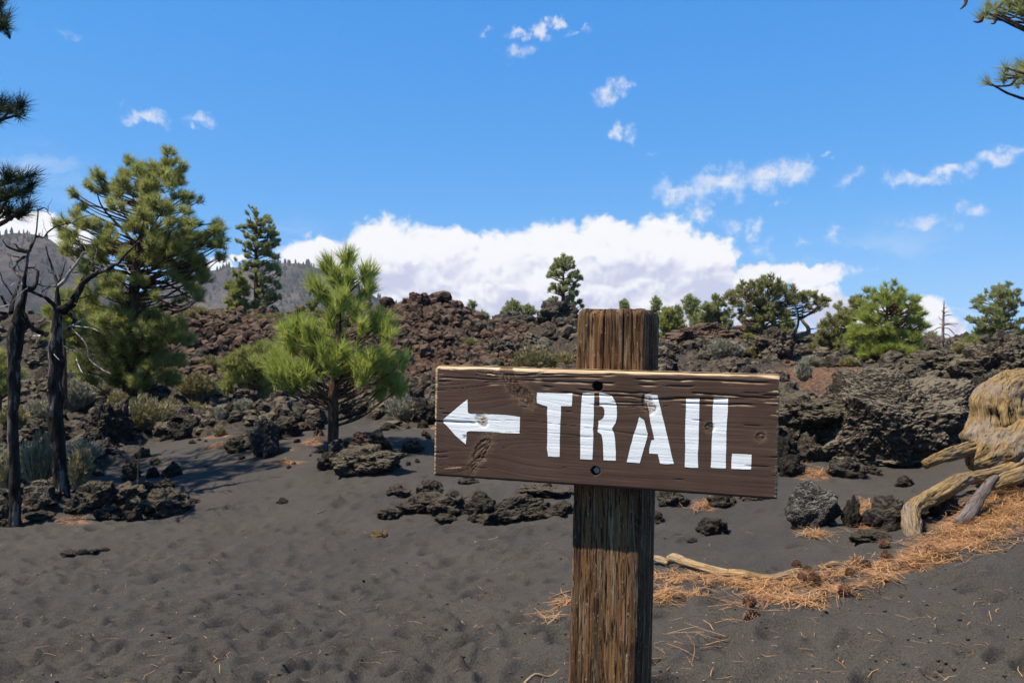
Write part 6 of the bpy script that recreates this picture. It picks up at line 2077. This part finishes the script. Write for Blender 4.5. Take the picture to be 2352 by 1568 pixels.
def build_haze():
    lo, hi = np.array([-2600., -40., -45.]), np.array([2600., 2400., 260.])
    V = np.array([[x, y, z] for z in (lo[2], hi[2]) for y in (lo[1], hi[1]) for x in (lo[0], hi[0])])
    Fq = np.array([[0, 2, 3, 1], [4, 5, 7, 6], [0, 1, 5, 4], [2, 6, 7, 3], [0, 4, 6, 2], [1, 3, 7, 5]])
    mat = bpy.data.materials.new("haze_air")
    mat.use_nodes = True
    nt = mat.node_tree
    nt.nodes.clear()
    out = nt.nodes.new('ShaderNodeOutputMaterial')
    vol = nt.nodes.new('ShaderNodeVolumePrincipled')
    vol.inputs['Color'].default_value = (.86, .92, 1.0, 1)
    vol.inputs['Density'].default_value = 0.00010
    nt.links.new(vol.outputs[0], out.inputs['Volume'])
    o = mk_obj("haze", mk_mesh("haze", V, [Fq]), mat)
    tag(o, "thin blue air between here and the hills", None, None, "stuff")


if USE_HAZE:
    build_haze()

# ------------------------------------------------------------------ stump, roots, log, cones, needles
def grain_mat(name, a, b, dark, grey, greyk, sc=1.0):
    g = NT(name, .9, .1)
    gr = g.attr("grain")
    cb = g.N.new('ShaderNodeCombineXYZ')
    for k, nm in enumerate(("gx", "gy", "gl")):
        g.L.new(g.attr(nm), cb.inputs[k])

    def fib(s, t, detail=4):
        mp = g.N.new('ShaderNodeMapping')
        mp.inputs['Scale'].default_value = (s, s, t)
        g.L.new(cb.outputs[0], mp.inputs['Vector'])
        return g.noise(1.0, detail, .65, mp.outputs[0], dist=.35)

    f1, f2 = fib(95 * sc, 5, 5), fib(300 * sc, 14, 4)
    split = fib(60 * sc, 2.2, 3)
    c = g.mix(g.rng(f1, .34, .66), a, b)
    c = g.mix(g.m('MULTIPLY', g.rng(g.noise(5 * sc, 5, .65), .46, .62), greyk), c, grey)
    c = g.mix(g.m('MULTIPLY', g.rng(f2, .50, .34), .7), c, tuple(x * .3 for x in a))
    c = g.mix(g.rng(split, .365, .33), c, dark)
    c = g.mix(g.rng(gr, .24, .08), c, dark)
    g.bump(g.m('ADD', g.m('MULTIPLY', f1, 1.0), g.m('ADD', g.m('MULTIPLY', f2, .5), g.m('MULTIPLY', g.rng(split, .33, .40), .8))), .014, 1.0)
    return g.color(c)


STUMP = grain_mat("yellow_stump_wood", (.135, .085, .037), (.330, .225, .100), (.012, .009, .006), (.225, .185, .145), .8)
DRIFT = grain_mat("grey_branch_wood", (.085, .066, .056), (.17, .135, .115), (.025, .02, .016), (.20, .17, .15), .6)
LOGM = grain_mat("tan_log_wood", (.21, .13, .058), (.42, .29, .15), (.06, .036, .017), (.36, .29, .21), .5)


GRAIN = {}


def woody(pts, rad, sides=26, sub=8, fur=.16, freq=7.0, twist=.6, seed=0.0, squash=1.0):
    """a gnarled limb with long furrows; returns verts, faces, grain"""
    p, r = smooth_path(pts, rad, sub)
    V, fs = tube(p, r, sides)
    n = len(p)
    c = np.vstack([np.repeat(p, sides, 0), p[0], p[-1]])
    an = np.concatenate([np.tile(np.linspace(0, 2 * np.pi, sides, endpoint=False), n), [0, 0]])
    dist = np.concatenate([[0], np.cumsum(np.linalg.norm(np.diff(p, axis=0), axis=1))])
    dl = np.concatenate([np.repeat(dist, sides), [0, dist[-1]]])
    a2 = an + twist * dl / .3
    q = np.stack([np.cos(a2) * freq * .35, np.sin(a2) * freq * .35, dl * 3.5 + seed], 1)
    fine = ridged(q * np.array([1.3, 1.3, .6]), 3)
    tear = fbm(np.stack([np.cos(an) * 4, np.sin(an) * 4, dl * 14 + seed], 1), 3)
    fine = fine - .7 * sstep(tear, .25, .6)
    lump = fbm(np.stack([np.cos(an) * .8, np.sin(an) * .8, dl * 5 + seed], 1), 3)
    k = 1 + fur * (fine * .42 - .25) + .24 * lump + .08 * pnoise(np.stack([np.cos(an) * 3, np.sin(an) * 3, dl * 22 + seed], 1))
    cr = ridged(np.stack([np.cos(a2) * freq * .9, np.sin(a2) * freq * .9, dl * 2.2 + seed * 3], 1), 2) + .30 * fbm(np.stack([np.cos(an) * 1.5, np.sin(an) * 1.5, dl * 4], 1), 2)
    cut = sstep(cr, np.quantile(cr, .88), np.quantile(cr, .97))
    k = k - .028 * cut
    Vn = c + (V - c) * k[:, None]
    rr_ = np.concatenate([np.repeat(r, sides), [0, 0]])
    GRAIN.clear()
    GRAIN.update(gx=np.cos(a2) * np.maximum(rr_, .01), gy=np.sin(a2) * np.maximum(rr_, .01), gl=dl + seed)
    return Vn, fs, np.clip(.45 + .40 * fine, .2, 1) * (1 - cut)


def build_stump():
    Y = 6.0
    z6 = lambda x, y: ((3600 + x / 2.24) * S4, (1450 + y / 2.24) * S4)
    k = S4 / 2.24 * Y / F
    b = W(2280, 1088, Y)
    gz = float(H(b[0], b[1])[0])
    root = empty("tree_stump", (b[0], b[1], gz), "gnarled yellow weathered tree stump with sprawling roots at the right edge", "stump")

    def rt(pts, rad, label, mat=STUMP, ys=None, seed=0.0, fur=.26, sides=56, name="root", freq=2.6, twist=.4):
        ys = ys or [Y] * len(pts)
        q = [W(*z6(x, y), yy) for (x, y), yy in zip(pts, ys)]
        V, fs, gr = woody(q, [r * k for r in rad], sides, 14, fur, freq, twist, seed)
        acc = Acc(); acc.add(V, fs, grain=gr, **GRAIN)
        o = mk_obj(name, acc.mesh(name, True, origin=root.location), mat, root)
        o["label"] = label

    rt([(930, 1020), (925, 850), (928, 640), (940, 430), (1000, 290), (1120, 215), (1290, 190)], [265, 280, 282, 272, 215, 150, 120], "upright broken trunk base", ys=[6.05] * 7, seed=11.0, fur=.13, sides=150, name="trunk", freq=6.0, twist=.25)
    rt([(1230, 640), (1090, 700), (950, 770), (810, 835), (690, 880), (620, 905)], [190, 200, 195, 170, 115, 60], "bulging root flare", ys=[5.85, 5.85, 5.85, 5.85, 5.85, 5.85], seed=13.0, fur=.15, sides=130, name="root_flare", freq=5.0, twist=1.0)
    rt([(1180, 820), (1080, 900), (950, 970), (780, 1010), (610, 1035), (450, 1110), (300, 1200), (160, 1270), (95, 1340), (110, 1440), (122, 1530), (130, 1590)], [60, 58, 56, 54, 56, 62, 64, 62, 64, 66, 58, 44],
       "long pale yellow root that arches and bends down to the sand", ys=[5.75, 5.72, 5.68, 5.6, 5.5, 5.4, 5.3, 5.2, 5.1, 5.0, 4.95, 4.93], seed=2.0)
    rt([(700, 765), (600, 775), (480, 815), (350, 850), (225, 905)], [70, 58, 56, 52, 40], "short split root stub pointing left", ys=[5.9, 5.85, 5.8, 5.75, 5.7], seed=6.0, fur=.3)
    rt([(1180, 960), (1050, 1010), (930, 1050), (830, 1100)], [60, 60, 56, 44], "lower root at the right", ys=[5.55, 5.5, 5.5, 5.5], seed=8.0)
    # grey dead branch leaning on the root: a thing of its own
    pts = [(860, 1030), (790, 1090), (730, 1180), (660, 1280), (580, 1390), (515, 1440)]
    q = [W(*z6(x, y), yy) for (x, y), yy in zip(pts, [5.3, 5.25, 5.15, 5.05, 4.95, 4.9])]
    V, fs, gr = woody(q, [r * k for r in [30, 38, 44, 46, 44, 34]], 24, 10, .14, 1.8, .2, 4.0)
    acc = Acc(); acc.add(V, fs, grain=gr, **GRAIN)
    o = mk_obj("dead_branch", acc.mesh("dead_branch", True), DRIFT)
    tag(o, "smooth grey dead branch leaning from the stump's root down to the needles", "branch")


def build_log():
    zl = lambda x, y: ((2550 + x / 1.5214) * S4, (1950 + y / 1.5214) * S4)
    k = S4 / 1.5214

    def log(name, pts, rad, label, lift=2.0, mat=LOGM, fur=.10, seed=0.0):
        q = []
        for (x, y), r in zip(pts, rad):
            p = ground_at(*zl(x, y + r * .6))
            s = p[1] / F
            z = float(H(p[0], p[1])[0])
            q.append([p[0], p[1], z + r * k * s * lift])
        s = q[0][1] / F
        V, fs, gr = woody(q, [r * k * s for r in rad], 28, 8, fur, 1.8, .3, seed)
        acc = Acc(); acc.add(V, fs, grain=gr, **GRAIN)
        return tag(mk_obj(name, acc.mesh(name, True), mat), label, "log")

    log("fallen_branch", [(195, 478), (230, 480), (300, 505), (400, 528), (520, 545), (640, 556), (700, 560), (820, 553), (960, 538), (1020, 525)], [24, 29, 24, 22, 21, 20, 16, 15, 14, 10], "tan crooked fallen branch with a knobbed end, lying on needles right of the post", seed=1.0)
    log("fallen_branch", [(90, 462), (130, 466), (190, 476)], [16, 20, 16], "short bleached piece of wood behind the knobbed branch end at the post", seed=3.0)
    log("fallen_branch", [(1110, 505), (1190, 485), (1280, 462)], [16, 18, 9], "pale end of a branch half buried in the orange needles", seed=5.0)
    log("wood_chip", [(-360, 690), (-300, 668), (-250, 640)], [4, 12, 10], "grey splintered piece of wood lying left of the post", mat=DRIFT, fur=.3, seed=7.0)
    # thin sticks on the sand
    rnd = random.Random(4)
    for (x0, y0, x1, y1), lb in [((1060, 1435, 1110, 1448), "thin bent stick on the sand left of the post"), ((1195, 1566, 1290, 1545), "pale stick at the bottom edge beside the post"), ((1310, 1368, 1260, 1380), "thin tan stick touching the post's left side"), ((728, 1185, 752, 1178), "short pale stick on the open sand"), ((1090, 1245, 1160, 1228), "thin twig beside the rock chain")]:
        q = []
        for t in (0, .35, .7, 1):
            p = ground_at(x0 + (x1 - x0) * t, y0 + (y1 - y0) * t + rnd.uniform(-1, 1))
            q.append([p[0], p[1], float(H(p[0], p[1])[0]) + .006])
        V, fs, gr = woody(q, [.006, .006, .005, .003], 8, 4, .1, 4.0, .2, x0)
        acc = Acc(); acc.add(V, fs, grain=gr, **GRAIN)
        tag(mk_obj("stick", acc.mesh("stick", True), LOGM), lb, "stick")


def build_cones():
    g = NT("pine_cone_brown", .75, .2)
    cm = g.color(g.mix(g.rng(g.noise(40, 3, .6), .35, .65), (.070, .034, .020), (.27, .145, .085)))
    acc = Acc()
    V, Fc = ico(2)
    acc.add(V * np.array([.022, .022, .036]), [Fc])
    n = 84
    for k in range(n):
        t = (k + .5) / n
        z = -.040 + .080 * t
        R = .020 * math.sin(math.pi * min(.98, .12 + .86 * t)) + .004
        a = k * 2.39996
        ln = .040 * math.sin(math.pi * (.20 + .66 * t))
        el = -.15 + .9 * t
        d = np.array([math.cos(a) * math.cos(el), math.sin(a) * math.cos(el), math.sin(el)])
        side = np.array([-math.sin(a), math.cos(a), 0])
        up = np.cross(d, side)
        b0 = np.array([math.cos(a) * R * .6, math.sin(a) * R * .6, z])
        tip = b0 + d * ln
        w0, w1 = .0035, .0105
        th = .0022
        vs_ = [b0 - side * w0, b0 + side * w0, tip + side * w1 - up * th, tip - side * w1 - up * th, tip + side * w1 * .8 + up * th * 1.4, tip - side * w1 * .8 + up * th * 1.4, tip + d * .005]
        acc.add(np.array(vs_), [np.array([[0, 1, 2, 3], [1, 0, 5, 4]]), np.array([[3, 2, 6], [2, 4, 6], [4, 5, 6], [5, 3, 6]])])
    me = acc.mesh("pine_cone")
    rnd = random.Random(12)
    zl = lambda x, y: ((2550 + x / 1.5214) * S4, (1950 + y / 1.5214) * S4)
    for x, y, sc, lb in [(700, 820, 1.25, "large open pine cone alone on the sand, nearest to the bottom"), (680, 752, 1.0, "half-sunk pine cone just behind the large open one"), (1262, 690, 1.05, "pine cone at the front rim of the needle bed"), (1140, 668, .6, "small dark pine cone left of the one at the front rim"),
                         (1035, 545, 1.0, "pine cone beside the thin end of the fallen branch"), (1075, 575, .9, "pine cone in front of the fallen branch's thin end"), (1000, 590, .75, "broken pine cone left of the fallen branch's end"), (965, 490, .85, "pine cone behind the fallen branch on the needle rim"), (1385, 505, 1.0, "pine cone right of the half-buried branch end"), (1330, 500, .8, "pine cone beside the half-buried branch end"),
                         (1290, 560, .8, "pine cone deep in the middle of the needle bed"), (1510, 455, 1.05, "pine cone below the low flat rock"), (1498, 385, 1.0, "pine cone standing behind the needle bed near the long root's tip"), (1720, 440, 1.1, "pine cone in the shade at the tip of the long root"), (1780, 425, 1.0, "pine cone right of the long root's tip"), (1200, 545, .8, "pine cone lying on its side under the half-buried branch end")]:
        p = ground_at(*zl(x, y))
        o = mk_obj("pine_cone", me, cm)
        z = float(H(p[0], p[1])[0])
        if y < 100:
            z += .26
        o.location = (p[0], p[1], z + .026 * sc)
        o.rotation_euler = (rnd.uniform(1.2, 2.1), rnd.uniform(-.6, .6), rnd.uniform(0, 6.28))
        o.scale = (.60 * sc,) * 3
        tag(o, lb, "pine cone", "pine cones on the needles")


def needles_on(name, label, spots, rnd, L=(.09, .19), w=.0030, lift=.030):
    """dead needles lying in drifts: spots = (px, py) photo positions"""
    P = []
    pts = np.array(spots)
    Q = ground_many(pts[:, 0], pts[:, 1])
    z = H(Q[:, 0], Q[:, 1])
    n = len(Q)
    a = rnd.uniform(0, np.pi * 2, n)
    ln = rnd.uniform(L[0], L[1], n)
    el = rnd.normal(0, .16, n)
    D = np.stack([np.cos(a) * np.cos(el), np.sin(a) * np.cos(el), np.sin(el)], 1)
    S = np.stack([-np.sin(a), np.cos(a), 0 * a], 1) * w / 2
    C = np.stack([Q[:, 0], Q[:, 1], z + .003 + lift * rnd.rand(n) ** 1.6], 1)
    bend = S / (w / 2) * (rnd.normal(0, .10, n) * ln)[:, None]
    A = C - D * ln[:, None] / 2; B = C + D * ln[:, None] / 2
    Mid = C + bend + np.array([0, 0, .004])
    A[:, 2] = np.maximum(A[:, 2], z + .002); B[:, 2] = np.maximum(B[:, 2], z + .002)
    V = np.stack([A - S, A + S, Mid - S, Mid + S, B - S * .5, B + S * .5], 1).reshape(-1, 3)
    i = np.arange(n)[:, None] * 6
    Fq = np.concatenate([i + np.array([[0, 1, 3, 2]]), i + np.array([[2, 3, 5, 4]])])
    tint = np.repeat(np.clip(rnd.uniform(0, .95, n), 0, 1), 6)
    acc = Acc(); acc.add(V, [Fq], tint=tint)
    tag(mk_obj(name, acc.mesh(name), NEEDLE_DRY), label, None, None, "stuff")


def build_needles():
    rnd = np.random.RandomState(2)

    def band(path, width, n):
        path = np.array(path, float)
        d = np.concatenate([[0], np.cumsum(np.linalg.norm(np.diff(path, axis=0), axis=1))])
        t = rnd.uniform(0, d[-1], n)
        x = np.interp(t, d, path[:, 0]); y = np.interp(t, d, path[:, 1])
        wd = np.interp(t, d, np.broadcast_to(np.asarray(width, float), (len(path),)))
        return np.stack([x + rnd.normal(0, 1, n) * wd * .8, y + rnd.normal(0, .5, n) * wd], 1)

    sp = np.concatenate([band([(1500, 1388), (1550, 1380), (1630, 1368)], 12, 600), band([(1500, 1335), (1560, 1340), (1750, 1350), (1900, 1332), (2050, 1302), (2150, 1272)], [8, 8, 12, 15, 17, 18], 3000),
                         band([(1740, 1372), (1850, 1385), (1950, 1368), (2060, 1330)], 11, 800), band([(2090, 1300), (2200, 1245), (2360, 1170)], [20, 36, 60], 5000), band([(2240, 1190), (2370, 1120)], [26, 40], 1800),
                         band([(1985, 1165), (1998, 1215)], [16, 28], 700), band([(1840, 1245), (1930, 1238)], 10, 260), band([(1590, 1172), (1630, 1152)], 11, 220), band([(1835, 1072), (1855, 1090), (1910, 1095)], 11, 380), band([(1960, 965), (1975, 1000), (1982, 1040)], 5, 60),
                         band([(265, 1175), (310, 1135), (365, 1124)], 7, 380), band([(1282, 1402), (1302, 1396)], 6, 50), band([(1230, 1432), (1290, 1440)], 10, 30), band([(255, 1190), (290, 1180)], 7, 90), band([(130, 1205), (200, 1195)], 5, 70), band([(645, 1055), (675, 1070)], 5, 120), band([(700, 1022), (735, 1010)], 6, 120), band([(470, 1030), (560, 1010)], 5, 160), band([(1660, 1390), (1900, 1400)], 14, 220), band([(1520, 1500), (1700, 1440)], 40, 60)])
    sp = sp[(sp[:, 0] > 1494) | (sp[:, 0] < 1318)]
    patch = fbm(P3(sp[:, 0] / 42.0, sp[:, 1] / 16.0), 3)
    sp = sp[(patch + rnd.normal(0, .22, len(sp)) > np.where(sp[:, 0] < 2080, .04, -.22)) | (sp[:, 0] < 1400)]
    needles_on("dead_needles", "drifts of dead orange pine needles on the sand", sp, rnd)
    n = 520
    x = rnd.uniform(-40, 2400, n); y = 1210 + 390 * rnd.rand(n) ** .8
    y = np.maximum(y, np.interp(x, [0, 400, 1200, 2352], [1225, 1150, 1200, 1130]))
    needles_on("scattered_needles", "single dead needles scattered over the sand", np.stack([x, y], 1), rnd, (.025, .10), .0022, .006)
    # pale chips and seeds
    n = 500
    x = rnd.uniform(-40, 2400, n); y = 1210 + 380 * rnd.rand(n) ** .7
    y = np.maximum(y, np.interp(x, [0, 400, 1200, 2352], [1225, 1150, 1200, 1130]))
    acc = Acc()
    V, Fc = ico(0)
    Q = ground_many(x, y)
    zb = base_z(Q[:, 0], Q[:, 1])
    for p, z in zip(Q, zb):
        s = rnd.uniform(.002, .006)
        acc.add(V * np.array([s, s * .6, s * .5]) + np.array([p[0], p[1], z]), [Fc])
    Vall = np.concatenate(acc.V)
    cen = Vall.reshape(len(x), -1, 3).mean(1)
    dz = H(cen[:, 0], cen[:, 1]) - base_z(cen[:, 0], cen[:, 1])
    off = np.repeat(dz + .002, len(V))
    Vall[:, 2] += off
    acc.V = [Vall]
    acc.at = {"tint": [np.repeat(rnd.rand(len(x)), len(V)).astype(np.float32)]}
    # loose dark cinders of mixed size
    n = 1300
    x = rnd.uniform(-40, 2400, n); y = 1180 + 400 * rnd.rand(n) ** .8
    y = np.maximum(y, np.interp(x, [0, 400, 1200, 2352], [1225, 1150, 1200, 1130]))
    Q = ground_many(x, y)
    z = H(Q[:, 0], Q[:, 1])
    sz = .002 + .009 * rnd.rand(n) ** 6
    V0 = V * (1 + .25 * rnd.normal(size=(len(V), 1)))
    VV = (V0[None] * sz[:, None, None] * np.array([1, .8, .65]) + np.stack([Q[:, 0], Q[:, 1], z + sz * .3], 1)[:, None]).reshape(-1, 3)
    FF = (Fc[None] + (np.arange(n) * len(V))[:, None, None]).reshape(-1, 3)
    tag(mk_obj("cinders", mk_mesh("cinders", VV, [FF]), ROCK_DARK), "small loose cinders strewn over the sand", None, None, "stuff")
    g = NT("pale_chips", .8, .2)
    tag(mk_obj("chips", acc.mesh("chips"), g.color(g.mix(g.attr("tint"), (.04, .035, .03), (.33, .25, .16)))), "pale chips and small cinders strewn on the sand", None, None, "stuff")


build_stump()
build_log()
build_cones()
build_needles()
